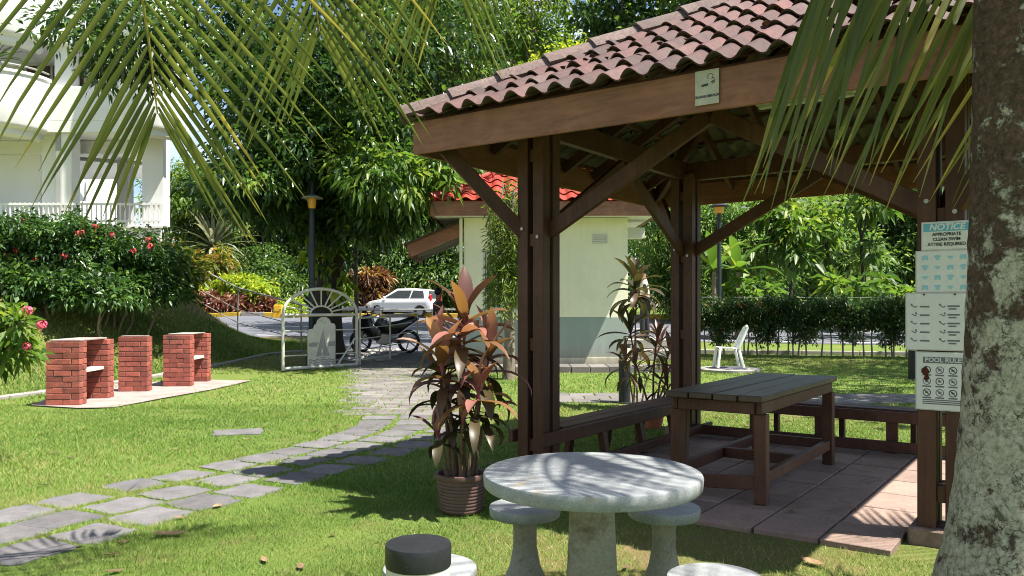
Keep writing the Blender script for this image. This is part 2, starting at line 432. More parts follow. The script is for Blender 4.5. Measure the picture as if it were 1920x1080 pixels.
M_white = simple('white_wall', (0.80, 0.80, 0.78), 0.75, 0.06, 0.8, 0.05, stain=((0.6, 0.59, 0.55), 0.6, 0.68, 0.25))
M_brown_int = simple('brown_interior', (0.09, 0.06, 0.05), 0.8, 0.3, 2, 0.0)  # even dark brown of the balcony door and one narrow column
M_greycol = simple('grey_concrete_column', (0.4, 0.4, 0.38), 0.8, 0.1, 1.5, 0.05)
M_plastic = simple('white_plastic', (0.78, 0.78, 0.76), 0.35, 0.06, 3, 0.0)
M_glass = plain('window_glass', (0.05, 0.06, 0.065), 0.06, 0.0, 0.9)
M_bark = simple('dark_bark', (0.06, 0.047, 0.036), 0.95, 0.4, 5, 0.9, (0.035, 0.027, 0.02), fine=30)
M_barkg = simple('grey_bark', (0.25, 0.2, 0.15), 0.95, 0.4, 5, 0.8, (0.15, 0.12, 0.085), fine=30)
M_pebble = simple('white_pebble', (0.5, 0.48, 0.44), 0.8, 0.3, 6, 0.2, rand=0.3)
M_paper = simple('printed_sheet', (0.74, 0.74, 0.72), 0.35, 0.08, 5, 0.0)
M_sleeve = plain('plastic_sleeve', (0.5, 0.5, 0.49), 0.15, 0, 0.7)
M_ink = plain('black_ink', (0.02, 0.02, 0.02), 0.5)
M_inkg = plain('grey_ink', (0.14, 0.14, 0.15), 0.5)
M_inkb = plain('blue_ink', (0.12, 0.42, 0.58), 0.5)
M_inkp = plain('pale_blue_ink', (0.30, 0.56, 0.66), 0.5)
M_signold = simple('aged_sign_plastic', (0.56, 0.53, 0.44), 0.6, 0.2, 8, 0.05, (0.42, 0.41, 0.31))
M_steel = plain('dull_steel', (0.35, 0.34, 0.33), 0.4, 0.9)
M_rubber = plain('rubber', (0.018, 0.018, 0.018), 0.8)
M_amber = plain('amber_lamp_glass', (0.7, 0.36, 0.05), 0.3)
M_white_metal = simple('white_enamel', (0.66, 0.65, 0.6), 0.4, 0.1, 5, 0.02)

def palm_bark():
    m, nt, b, out = newmat('lichen_palm_bark')
    v = coords(nt)
    n1 = noise_node(nt, 2.2, 7, 0.7, v, 0.5); n2 = noise_node(nt, 9, 7, 0.72, v, 0.3); n3 = noise_node(nt, 38, 5, 0.75, v); n4 = noise_node(nt, 4.5, 6, 0.7, v, 0.8)
    sx = nt.nodes.new('ShaderNodeSeparateXYZ'); nt.links.new(v, sx.inputs[0])
    bark = ramp(nt, n3.outputs['Fac'], [(0.3, (0.035, 0.022, 0.015)), (0.55, (0.11, 0.07, 0.05)), (0.75, (0.2, 0.13, 0.1))]).outputs['Color']
    lich = ramp(nt, n3.outputs['Fac'], [(0.28, (0.14, 0.12, 0.08)), (0.48, (0.38, 0.355, 0.27)), (0.75, (0.58, 0.545, 0.45))]).outputs['Color']
    # lichen is dense on the lower trunk, patchy higher up (growth, not light)
    hz = nt.nodes.new('ShaderNodeMapRange'); hz.inputs[1].default_value = 0.3; hz.inputs[2].default_value = 2.3; hz.inputs[3].default_value = 0.3; hz.inputs[4].default_value = -0.03
    nt.links.new(sx.outputs[2], hz.inputs[0])
    s1 = nt.nodes.new('ShaderNodeMapRange'); s1.inputs[1].default_value = -0.3; s1.inputs[2].default_value = 0.1; s1.inputs[3].default_value = -0.16; s1.inputs[4].default_value = 0.06
    nt.links.new(sx.outputs[0], s1.inputs[0])
    a1 = nt.nodes.new('ShaderNodeMath'); a1.operation = 'ADD'; nt.links.new(hz.outputs[0], a1.inputs[0]); nt.links.new(s1.outputs[0], a1.inputs[1])
    a2 = nt.nodes.new('ShaderNodeMath'); a2.operation = 'ADD'; nt.links.new(n2.outputs['Fac'], a2.inputs[0]); nt.links.new(a1.outputs[0], a2.inputs[1])
    a3 = nt.nodes.new('ShaderNodeMath'); a3.operation = 'MULTIPLY_ADD'; a3.inputs[1].default_value = 0.45; nt.links.new(n1.outputs['Fac'], a3.inputs[0]); nt.links.new(a2.outputs[0], a3.inputs[2])
    f = ramp(nt, a3.outputs[0], [(0.70, (0, 0, 0)), (0.77, (1, 1, 1))]).outputs['Color']
    col = mixc(nt, f, bark, lich)
    vo = nt.nodes.new('ShaderNodeTexVoronoi'); vo.feature = 'DISTANCE_TO_EDGE'; vo.inputs['Scale'].default_value = 30; vo.inputs['Randomness'].default_value = 1.0
    wv = nt.nodes.new('ShaderNodeMix'); wv.data_type = 'VECTOR'; wv.inputs['Factor'].default_value = 0.12
    nt.links.new(v, wv.inputs['A']); nt.links.new(n2.outputs['Color'], wv.inputs['B']); nt.links.new(wv.outputs['Result'], vo.inputs['Vector'])
    n5 = noise_node(nt, 13, 6, 0.75, v, 0.4)
    ck = ramp(nt, vo.outputs['Distance'], [(0.02, (1, 1, 1)), (0.10, (0, 0, 0))]).outputs['Color']
    ckm = ramp(nt, n5.outputs['Fac'], [(0.42, (0, 0, 0)), (0.6, (1, 1, 1))]).outputs['Color']
    col = mixc(nt, mixc(nt, 1.0, ck, ckm, 'MULTIPLY'), col, (0.05, 0.04, 0.028))
    sp_ = ramp(nt, n5.outputs['Fac'], [(0.6, (0, 0, 0)), (0.66, (0.8, 0.8, 0.8))]).outputs['Color']
    col = mixc(nt, sp_, col, (0.075, 0.06, 0.04))
    moss = ramp(nt, n4.outputs['Fac'], [(0.6, (0, 0, 0)), (0.68, (0.85, 0.85, 0.85))]).outputs['Color']
    col = mixc(nt, moss, col, (0.075, 0.07, 0.028))
    nt.links.new(col, b.inputs['Base Color']); b.inputs['Roughness'].default_value = 0.95; b.inputs['Specular IOR Level'].default_value = 0.15
    hh = mixc(nt, 0.5, n3.outputs['Fac'], f)
    bump(nt, b, hh, 0.9, 0.012)
    return m
M_palmbark = palm_bark()

L_mango = leafm('mango_leaf', [(0.0, (0.014, 0.036, 0.011)), (0.45, (0.035, 0.08, 0.02)), (0.8, (0.075, 0.145, 0.03)), (1.0, (0.16, 0.23, 0.04))], 0.3, 0.3, 1.6, 0.5)
L_light = leafm('light_green_leaf', [(0.0, (0.04, 0.085, 0.017)), (0.5, (0.095, 0.175, 0.03)), (1.0, (0.24, 0.29, 0.045))], 0.42, 0.45, 1.5, 0.4)
L_mid = leafm('mid_green_leaf', [(0.0, (0.024, 0.058, 0.015)), (0.5, (0.065, 0.13, 0.03)), (1.0, (0.19, 0.26, 0.06))], 0.35, 0.42, 1.5, 0.45)
L_feather = leafm('feathery_leaf', [(0.0, (0.055, 0.12, 0.034)), (0.5, (0.125, 0.22, 0.06)), (1.0, (0.32, 0.37, 0.12))], 0.45, 0.5, 1.5, 0.35)
L_lime = leafm('lime_leaf', [(0.0, (0.12, 0.2, 0.02)), (0.5, (0.27, 0.37, 0.03)), (1.0, (0.5, 0.48, 0.05))], 0.4, 0.45, 1.3, 0.35)
L_yell = leafm('yellow_croton_leaf', [(0.0, (0.04, 0.07, 0.02)), (0.4, (0.12, 0.16, 0.03)), (0.75, (0.3, 0.27, 0.04)), (1.0, (0.48, 0.2, 0.05))], 0.35, 0.4, 1.3, 0.4)
L_ixora = leafm('ixora_leaf', [(0.0, (0.018, 0.045, 0.014)), (0.5, (0.045, 0.105, 0.025)), (1.0, (0.14, 0.23, 0.045))], 0.3, 0.36, 1.4, 0.5)
L_hedge = leafm('hedge_leaf', [(0.0, (0.015, 0.04, 0.014)), (0.5, (0.036, 0.08, 0.022)), (0.85, (0.085, 0.14, 0.03)), (1.0, (0.3, 0.12, 0.04))], 0.3, 0.4, 1.4, 0.45)
L_red = leafm('red_cordyline_leaf', [(0.0, (0.06, 0.03, 0.022)), (0.4, (0.16, 0.05, 0.05)), (0.8, (0.32, 0.15, 0.12)), (1.0, (0.48, 0.32, 0.25))], 0.3, 0.4, 1.2, 0.45)
L_croton = leafm('dark_croton_leaf', [(0.0, (0.04, 0.03, 0.018)), (0.4, (0.12, 0.045, 0.03)), (0.75, (0.3, 0.15, 0.04)), (1.0, (0.5, 0.36, 0.12))], 0.3, 0.4, 1.2, 0.45)
L_fan = leafm('grey_palm_leaf', [(0.0, (0.12, 0.14, 0.09)), (0.5, (0.24, 0.25, 0.19)), (1.0, (0.45, 0.44, 0.38))], 0.25, 0.5, 1.1, 0.35)
L_weep = leafm('weeping_leaf', [(0.0, (0.05, 0.1, 0.02)), (0.5, (0.12, 0.19, 0.035)), (1.0, (0.3, 0.32, 0.07))], 0.4, 0.45, 1.4, 0.35)
def frond_mat(name, stops, trans=0.4):
    m = leafm(name, stops, trans, 0.42, 1.5, 0.4)
    nt = m.node_tree
    oi = nt.nodes.new('ShaderNodeObjectInfo')
    r = [n for n in nt.nodes if n.type == 'VALTORGB'][0]
    a = [n for n in nt.nodes if n.type == 'ATTRIBUTE'][0]
    ad = nt.nodes.new('ShaderNodeMath'); ad.operation = 'MULTIPLY_ADD'; ad.inputs[1].default_value = 0.5
    nt.links.new(oi.outputs['Random'], ad.inputs[0]); nt.links.new(a.outputs['Fac'], ad.inputs[2])
    nt.links.new(ad.outputs[0], r.inputs['Fac'])
    return m
L_coco = frond_mat('coconut_leaflet', [(0.0, (0.06, 0.08, 0.025)), (0.5, (0.115, 0.14, 0.042)), (0.88, (0.19, 0.2, 0.06)), (1.0, (0.34, 0.27, 0.08))], 0.45)
L_cordA = frond_mat('cordyline_pink', [(0.0, (0.26, 0.085, 0.075)), (0.6, (0.4, 0.2, 0.165)), (1.0, (0.5, 0.3, 0.25))], 0.3)
L_cordB = frond_mat('cordyline_bronze', [(0.0, (0.1, 0.055, 0.03)), (0.6, (0.2, 0.1, 0.05)), (1.0, (0.36, 0.16, 0.055))], 0.3)
L_cordC = frond_mat('cordyline_dark', [(0.0, (0.024, 0.026, 0.012)), (0.6, (0.055, 0.048, 0.02)), (1.0, (0.095, 0.055, 0.03))], 0.25)
L_cordD = frond_mat('cordyline_purple', [(0.0, (0.085, 0.04, 0.036)), (0.6, (0.15, 0.07, 0.06)), (1.0, (0.25, 0.1, 0.1))], 0.25)
M_stem = simple('cordyline_stem', (0.2, 0.13, 0.08), 0.8, 0.35, 20, 0.5, (0.12, 0.075, 0.045))
M_petiole = simple('magenta_petiole', (0.3, 0.045, 0.085), 0.5, 0.3, 10, 0.0)
M_rachis = simple('frond_rachis', (0.36, 0.3, 0.06), 0.5, 0.25, 5, 0.1)
M_petal = simple('ixora_petal', (0.68, 0.06, 0.09), 0.6, 0.25, 20, 0.0, (0.55, 0.03, 0.05), rand=0.3)
M_petalp = simple('pink_petal', (0.80, 0.14, 0.22), 0.6, 0.25, 20, 0.0, (0.7, 0.08, 0.13))
M_deadleaf = simple('dry_leaf', (0.27, 0.18, 0.1), 0.8, 0.4, 12, 0.2, (0.15, 0.09, 0.045), rand=0.6)

# ------------------------------------------------------------------ ground
def axis(parts):
    out = []
    for a, b, st in parts: out += list(np.arange(a, b, st))
    return np.array(out + [parts[-1][1]])
xs = axis([(-300, -60, 40), (-60, -22, 4), (-22, -3, 0.35), (-3, 12, 0.6), (12, 60, 4), (60, 300, 40)])
ys = axis([(-60, -8, 8), (-8, 2, 1), (2, 30, 0.35), (30, 62, 1.5), (62, 140, 10), (140, 700, 80)])
X, Yg = np.meshgrid(xs, ys)
Z = gz(X, Yg)
verts = np.stack([X, Yg, Z], -1).reshape(-1, 3)
nx, ny = len(xs), len(ys)
ii = (np.arange(ny - 1)[:, None] * nx + np.arange(nx - 1)[None]).ravel()
faces = np.stack([ii, ii + 1, ii + nx + 1, ii + nx], 1)
me = np_mesh('lawn', verts, faces, M_lawn, None, True)
vx, vy = verts[:, 0], verts[:, 1]
dl = (-7.75 + (vy - 12.1) * 0.2) - vx
bare = 1.0 * sstep(1.4, 2.8, dl) * (1 - sstep(5.5, 8, dl)) + 0.9 * np.exp(-(((vx + 4.6) / 2.0) ** 2 + ((vy - 20) / 2.6) ** 2)) \
     + 0.55 * np.exp(-(((vx - 3.4) / 3.0) ** 2 + ((vy - 10.6) / 1.3) ** 2)) + 0.5 * np.exp(-(((vx - 6) / 5.0) ** 2 + ((vy - 19.2) / 1.0) ** 2)) \
     + 0.95 * np.exp(-(((vx - 1.0) / 1.2) ** 2 + ((vy - 4.6) / 0.75) ** 2)) + 0.3 * sstep(0.0, 1.0, dl)
at = me.attributes.new('bare', 'FLOAT', 'POINT'); at.data.foreach_set('value', np.clip(bare, 0, 1).astype(np.float32))
ground = bpy.data.objects.new('ground', me); COL.objects.link(ground); setp(ground, 'wide green lawn with bare soil patches and a grassy bank', 'lawn', kind='structure')

def sheet(name, poly_px=None, poly=None, mat=None, lift=0.004, label=None, cat=None, sub_n=1):
    """flat surface lying on the ground"""
    pts = poly if poly else [G(*p) for p in poly_px]
    bm = bmesh.new()
    vv = [bm.verts.new((p[0], p[1], 0)) for p in pts]
    bm.faces.new(vv)
    bmesh.ops.triangulate(bm, faces=bm.faces[:])
    for _ in range(sub_n): bmesh.ops.subdivide_edges(bm, edges=bm.edges[:], cuts=1, use_grid_fill=True)
    bmesh.ops.triangulate(bm, faces=bm.faces[:])
    for v in bm.verts: v.co.z = gzf(v.co.x, v.co.y) + lift
    bmesh.ops.recalc_face_normals(bm, faces=bm.faces[:])
    me = bpy.data.meshes.new(name); bm.to_mesh(me); bm.free(); me.materials.append(mat)
    if me.polygons and me.polygons[0].normal.z < 0: me.flip_normals()
    o = bpy.data.objects.new(name, me); COL.objects.link(o)
    return setp(o, label, cat, kind='structure')
# the estate road crossing behind the lawn
def strip(name, pts, w0, w1, mat, lift, n=40, label=None, cat=None):
    """ribbon following the ground between offsets w0 and w1 of a centre line"""
    pts = [Vector((p[0], p[1])) for p in pts]
    dens = []
    for a, b in zip(pts[:-1], pts[1:]):
        for k in range(n): dens.append(a.lerp(b, k / n))
    dens.append(pts[-1])
    vs, fs = [], []
    nw = max(1, int(abs(w1 - w0) / 1.2))
    for i, p in enumerate(dens):
        d = (dens[min(i + 1, len(dens) - 1)] - dens[max(i - 1, 0)]).normalized(); nrm = Vector((-d.y, d.x))
        for k in range(nw + 1):
            q = p + nrm * (w0 + (w1 - w0) * k / nw)
            vs.append((q.x, q.y, gzf(q.x, q.y) + lift))
    m = nw + 1
    for i in range(len(dens) - 1):
        for k in range(nw): fs.append((i * m + k, i * m + k + 1, (i + 1) * m + k + 1, (i + 1) * m + k))
    me = bpy.data.meshes.new(name); me.from_pydata(vs, [], fs); me.materials.append(mat)
    for p in me.polygons: p.use_smooth = True
    me.update()
    if me.polygons[0].normal.z < 0: me.flip_normals()
    o = bpy.data.objects.new(name, me); COL.objects.link(o)
    return setp(o, label, cat, kind='structure')
road_line = [(-40, 40), (-14, 35.5), (0, 34.0), (20, 29.5), (44, 27)]
strip('road', road_line, -7.5, 8.0, M_asph, 0.012, 24, 'grey asphalt estate road crossing behind the lawn', 'road')
strip('road_marking', road_line, -0.9, -0.75, M_white_paint, 0.018, 24, 'thin white line painted along the estate road', 'marking')
strip('road_marking', road_line, -6.9, -6.75, M_white_paint, 0.018, 24, 'white edge line along the lawn side of the road', 'marking')
# drive apron by the guardhouse and the bike stand
sheet('driveway', poly=[(-5.2, 21.6), (-2.2, 19.0), (0.6, 19.2), (0.6, 30), (-6.5, 31)], mat=M_asph, lift=0.008, label='grey asphalt apron between the gate and the estate road', cat='driveway', sub_n=3)
# far kerb painted yellow and white
def kerb_run(name, pts, w, h, mats, seglen, label, cat):
    root = thing(name, (0, 0, 0), label, cat); root['kind'] = 'structure'
    pts = [Vector((p[0], p[1])) for p in pts]
    i = 0
    for a, b in zip(pts[:-1], pts[1:]):
        L = (b - a).length; n = max(1, round(L / seglen)); d = (b - a) / n
        for k in range(n):
            p, q = a + d * k, a + d * (k + 0.985)
            mb = MB(); z0, z1 = gzf(p.x, p.y), gzf(q.x, q.y)
            mb.beam((p.x, p.y, z0 + h / 2 - 0.05), (q.x, q.y, z1 + h / 2 - 0.05), w, h + 0.1)
            mb.build('kerb_stone', mats[i % len(mats)], root, bevel=0.012); i += 1
    return root
kerb_run('kerb', [(-34, 47.3), (-14.6, 43.6), (-4, 42.4), (8, 40.2)], 0.3, 0.22, [M_yellow_paint, M_yellow_paint, M_conc], 1.4, 'low road kerb with stretches of yellow paint in front of the red hedge', 'kerb')
kerb_run('drain_edge', [(-8.6, 8.0), (-7.7, 12.3), (-6.45, 18.4), (-6.2, 20.4), (-5.6, 21.6)], 0.16, 0.05, [M_conc], 1.2, 'narrow concrete edging along the foot of the grassy bank', 'edging')

# ------------------------------------------------------------------ flagstone path across the lawn
STONES = []      # (cx, cy, half length, half width, angle) used to keep grass off the stones
def bez(pts, t):
    n = len(pts) - 1; f = min(t * n, n - 1e-6); i = int(f); u = f - i
    p0, p1, p2, p3 = pts[max(i - 1, 0)], pts[i], pts[i + 1], pts[min(i + 2, n)]
    return 0.5 * ((2 * p1) + (-p0 + p2) * u + (2 * p0 - 5 * p1 + 4 * p2 - p3) * u * u + (-p0 + 3 * p1 - 3 * p2 + p3) * u ** 3)
path = thing('flagstone_path', (0, 0, 0), 'grey flagstone path three slabs wide curving over the lawn', 'path'); path['kind'] = 'structure'
cl = [Vector(p) for p in ((-3.75, 3.9), (-3.2, 4.75), (-2.78, 5.65), (-2.28, 6.55), (-1.80, 7.45), (-1.42, 8.35), (-1.2, 9.3), (-1.22, 10.3))]
def flag(cx, cy, hl, hw, ang, mat=M_flag, parent=path, name='flagstone', th=0.05, lift=0.005, jit=0.05):
    n = 20; poly = []
    for k in range(n):
        t = 2 * math.pi * k / n
        c, s = math.cos(t), math.sin(t)
        e = 0.28
        x = hl * math.copysign(abs(c) ** e, c) + rnd.uniform(-jit, jit) * 0.5; y = hw * math.copysign(abs(s) ** e, s) + rnd.uniform(-jit, jit) * 0.5
        poly.append((x, y))
    mb = MB(); mb.prism(poly, -th, 0)
    o = mb.build(name, mat, parent, bevel=0.006)
    o.location = (cx, cy, gzf(cx, cy) + lift + rnd.uniform(-0.002, 0.004)); o.rotation_euler = (rnd.uniform(-.008, .008), rnd.uniform(-.008, .008), ang)
    STONES.append((cx, cy, hl, hw, ang))
    return o
NR = 16
for i in range(NR):
    t = (i + 0.5) / NR
    p = bez(cl, t); q = bez(cl, min(t + 0.01, 1)); d = (q - p).normalized(); nrm = Vector((-d.y, d.x)); ang = math.atan2(d.y, d.x)
    for k in (-1, 0, 1):
        off = k * 0.45 + rnd.uniform(-0.02, 0.02)
        sh = (0.1 if k == 0 else 0.0) + rnd.uniform(-0.03, 0.03) + k * 0.05
        c = p + nrm * off + d * sh
        flag(c.x, c.y, 0.203 + rnd.uniform(-0.02, 0.006), 0.205 + rnd.uniform(-0.02, 0.006), ang + rnd.uniform(-0.07, 0.07))
loose = flag(*G(446, 812)[:2], 0.27, 0.2, 0.25, M_flag, None, 'stone_slab', 0.05, 0.012)
setp(loose, 'single grey stone slab set flush in the sunny lawn', 'slab')
# brick-paved apron between the flagstones, the gate and the guardhouse
ap = thing('paved_apron', (0, 0, 0), 'weathered paver apron with mossy joints leading to the white gate', 'paving'); ap['kind'] = 'structure'
def in_apron(x, y):
    # a band bending from the path towards the gate
    c0 = -1.42 - 0.12 * (y - 11) - 0.006 * (y - 11) ** 2
    w = 0.85 + 0.045 * (y - 11)
    return abs(x - c0) < w
pv_me = [(lambda mb: mb.mesh('paver', M_brickpath, bevel=0.006))(MB().box((0, 0, -0.02), (0.385, 0.235, 0.05))) for _ in range(1)][0]
npv = 0
for j in range(46):
    y = 10.55 + j * 0.25
    for i in range(-14, 16):
        x = i * 0.4 + (0.2 if j % 2 else 0)
        if y > 20.4 or npv >= 300: continue
        if in_apron(x, y):
            a = rnd.uniform(-.02, .02)
            o = inst('paver', pv_me, ap, (x + rnd.uniform(-.006, .006), y + rnd.uniform(-.006, .006), gzf(x, y) + 0.001 + rnd.uniform(-.004, .004)), (rnd.uniform(-.01, .01), rnd.uniform(-.01, .01), a)); npv += 1
            
            if in_apron(x - 0.22, y) and in_apron(x + 0.22, y): STONES.append((x, y, 0.2, 0.125, 0))
# long paver walk behind the gazebo
walk = thing('paver_walk', (0, 0, 0), 'straight paver walk running behind the gazebo to the guardhouse', 'path'); walk['kind'] = 'structure'
for i in range(34):
    for j in range(3):
        x = 0.7 + i * 0.4 + (0.2 if j == 1 else 0); y = 12.0 + j * 0.41 - x * 0.03
        inst('paver', pv_me, walk, (x, y, 0.01 + rnd.uniform(-.003, .004)), (rnd.uniform(-.008, .008), rnd.uniform(-.008, .008), -0.03 + rnd.uniform(-.01, .01)), (0.99, 1.68, 1)); STONES.append((x, y, 0.2, 0.2, -0.03))

# ------------------------------------------------------------------ gazebo
GP = Vector((0.215, 6.5, 0)); GA = math.atan2(-0.583, 0.8125); S = 2.9; OV = 0.71
ZE, ZA, ZF0 = 2.863, 4.08, 2.593
gaz = thing('gazebo', GP, 'brown timber gazebo with a maroon clay tile hip roof and four clustered posts', 'gazebo', GA)
GM = Matrix.Translation(GP) @ Matrix.Rotation(GA, 4, 'Z')
def gl(a, b, z=0): return GM @ Vector((a, b, z))
# floor slabs
fl = thing('gazebo_floor', GP + Vector((0, 0, -0.009)), 'pinkish concrete slab floor under the gazebo', 'floor', GA); fl['kind'] = 'structure'
mb = MB(); mb.box((1.5, 1.36, -0.035), (2.85, 3.74, 0.07)); mb.build('grout_bed', M_grout, fl)
ae = [0.09, 0.31, 0.71, 1.11, 1.51, 1.91, 2.31, 2.71]
be = [-0.5 + 0.505 * k for k in range(8)]
for i in range(len(ae) - 1):
    for j in range(len(be) - 1):
        w, h = ae[i + 1] - ae[i] - 0.016, be[j + 1] - be[j] - 0.016
        mb = MB(); mb.box((0, 0, 0), (w, h, 0.04))
        o = mb.build('floor_slab', M_floor, fl, bevel=0.004, loc=((ae[i] + ae[i + 1]) / 2, (be[j] + be[j + 1]) / 2 + (0.01 if i % 2 else -0.008), 0.022 + rnd.uniform(-.002, .003)))
        o.rotation_euler = (rnd.uniform(-.004, .004), rnd.uniform(-.004, .004), rnd.uniform(-.006, .006))
for b in be[1:-1]:
    mb = MB(); mb.box((0, 0, 0), (0.2, 0.49, 0.04)); mb.build('floor_slab', M_floor, fl, bevel=0.004, loc=(2.815, b + 0.25, 0.02))
# posts
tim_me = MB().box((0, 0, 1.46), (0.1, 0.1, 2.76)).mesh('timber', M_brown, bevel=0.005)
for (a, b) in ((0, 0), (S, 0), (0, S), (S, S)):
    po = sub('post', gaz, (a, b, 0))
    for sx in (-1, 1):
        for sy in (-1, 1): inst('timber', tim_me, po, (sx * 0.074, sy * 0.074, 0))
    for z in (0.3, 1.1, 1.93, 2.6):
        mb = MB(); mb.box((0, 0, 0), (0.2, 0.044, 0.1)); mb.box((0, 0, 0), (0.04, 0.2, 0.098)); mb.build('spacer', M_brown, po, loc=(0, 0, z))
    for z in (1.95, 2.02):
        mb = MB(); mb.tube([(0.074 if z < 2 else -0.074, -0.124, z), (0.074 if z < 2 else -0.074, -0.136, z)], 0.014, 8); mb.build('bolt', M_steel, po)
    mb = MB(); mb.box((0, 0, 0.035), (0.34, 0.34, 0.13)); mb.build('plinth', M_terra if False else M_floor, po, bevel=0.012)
# braces: an inverted V between each pair of posts, one out to each roof corner
def brace(a, b, w=0.05, h=0.12): 
    MB().beam(a, b, w, h).build('brace', M_brown, gaz, bevel=0.004)
zb0, zb1 = 2.0, 2.74
cn = [(0, 0), (S, 0), (S, S), (0, S)]
for k in range(4):
    (x0, y0), (x1, y1) = cn[k], cn[(k + 1) % 4]
    dx, dy = (x1 - x0) / S, (y1 - y0) / S
    ox, oy = dy * 0.0, -dx * 0.0
    brace((x0 + dx * 0.1 + ox, y0 + dy * 0.1 + oy, zb0), (x0 + dx * (S / 2 - 0.012), y0 + dy * (S / 2 - 0.012), zb1))
    brace((x1 - dx * 0.1 + ox, y1 - dy * 0.1 + oy, zb0 + 0.002), (x1 - dx * (S / 2 - 0.014), y1 - dy * (S / 2 - 0.014), zb1))
for (x, y) in cn:
    sx, sy = (-1 if x == 0 else 1), (-1 if y == 0 else 1)
    brace((x + sx * 0.09, y + sy * 0.09, 1.99), (x + sx * 0.53, y + sy * 0.53, 2.64), 0.05, 0.11)
# ring beam on the posts and cross ties
for k in range(4):
    (x0, y0), (x1, y1) = cn[k], cn[(k + 1) % 4]
    dx, dy = (x1 - x0) / S, (y1 - y0) / S
    e0, e1 = (0.16, 0.16) if k % 2 == 0 else (-0.04, -0.04)
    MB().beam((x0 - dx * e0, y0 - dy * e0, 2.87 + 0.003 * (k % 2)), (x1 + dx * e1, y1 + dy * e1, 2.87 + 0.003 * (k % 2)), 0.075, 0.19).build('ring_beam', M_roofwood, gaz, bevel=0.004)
E0, E1 = -OV, S + OV; HC = S / 2; HALF = S / 2 + OV
slope = (ZA - ZE) / HALF
def rz_at(dist): return ZE + slope * dist      # roof plane height at distance inwards from the eave
# fascia boards
for k in range(4):
    c = [(E0, E0), (E1, E0), (E1, E1), (E0, E1)]
    (x0, y0), (x1, y1) = c[k], c[(k + 1) % 4]; dx, dy = (x1 - x0) / (E1 - E0), (y1 - y0) / (E1 - E0)
    ins = 0.0125; e = 0.0 if k % 2 == 0 else -0.026
    nx_, ny_ = -dy, dx
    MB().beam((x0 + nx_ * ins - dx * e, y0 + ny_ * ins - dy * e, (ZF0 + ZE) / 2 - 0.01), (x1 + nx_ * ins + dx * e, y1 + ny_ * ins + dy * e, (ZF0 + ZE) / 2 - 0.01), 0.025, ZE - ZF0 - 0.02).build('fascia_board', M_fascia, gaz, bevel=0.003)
# rafters and battens
T = 0.16
for (x, y) in ((E0, E0), (E1, E0), (E1, E1), (E0, E1)):
    sx, sy = (1 if x < HC else -1), (1 if y < HC else -1)
    MB().beam((x + sx * 0.05, y + sy * 0.05, ZE - T + 0.05 * slope), (HC - sx * 0.02, HC - sy * 0.02, ZA - T), 0.06, 0.16).build('hip_rafter', M_roofwood, gaz)
def side_xf(k):
    return Matrix.Translation((HC, HC, 0)) @ Matrix.Rotation(k * math.pi / 2, 4, 'Z')
for k in range(4):
    M = side_xf(k)       # local: eave along x at y = -HALF
    for x in (-1.75, -1.17, -0.58, 0.0, 0.58, 1.17, 1.75):
        t1 = HALF - abs(x) - 0.05
        a = M @ Vector((x, -HALF + 0.04, rz_at(0.04) - 0.115)); b = M @ Vector((x, -HALF + t1, rz_at(t1) - 0.115))
        MB().beam(a, b, 0.045, 0.1).build('rafter', M_roofwood, gaz)
    for d in [0.06 + 0.29 * i for i in range(7)]:
        w = HALF - d - 0.04
        a = M @ Vector((-w, -HALF + d, rz_at(d) - 0.044)); b = M @ Vector((w, -HALF + d, rz_at(d) - 0.044))
        MB().beam(a, b, 0.04, 0.03).build('batten', M_roofwood, gaz)
# clay tiles, one object each
COLS = 23; TW = 2 * HALF / COLS; SL = math.hypot(HALF, ZA - ZE); ROWS = 8; EXP = SL / ROWS; TL = EXP + 0.06
def tile_mesh(mat_top=None, w=TW, l=TL, amp=0.047, th=0.012, npt=11):
    mb = MB(); top, bot = [], []
    for i in range(npt + 1):
        u = i / npt; s = u * 1.0
        z = amp * math.sin(math.pi * s / 0.66) if s < 0.66 else -0.3 * amp * math.sin(math.pi * (s - 0.66) / 0.34)
        top.append(((u - 0.5) * (w + 0.012), z))
    n = npt + 1
    vs = [(x, 0, z + 0.042) for x, z in top] + [(x, l, z + 0.004) for x, z in top] + [(x, 0, z + 0.042 - th) for x, z in top] + [(x, l, z + 0.004 - th) for x, z in top]
    mb.cur = 0
    mb.add(vs, [(i, i + 1, n + i + 1, n + i) for i in range(npt)] + [(2 * n + i + 1, 2 * n + i, i, i + 1)[::1] for i in range(npt)])
    o = 0
    mb.cur = 1
    for i in range(npt): mb.f.append((2 * n + i + 1, 2 * n + i, 3 * n + i, 3 * n + i + 1)); mb.mi.append(1)
    mb.f.append((0, n, 3 * n, 2 * n)); mb.mi.append(0); mb.f.append((npt, 2 * n + npt, 3 * n + npt, n + npt)); mb.mi.append(0)
    return mb
tile_me = tile_mesh().mesh('roof_tile', [M_tile, M_tileback], smooth=True)
RA = math.atan2(ZA - ZE, HALF)
rear_tiles = []
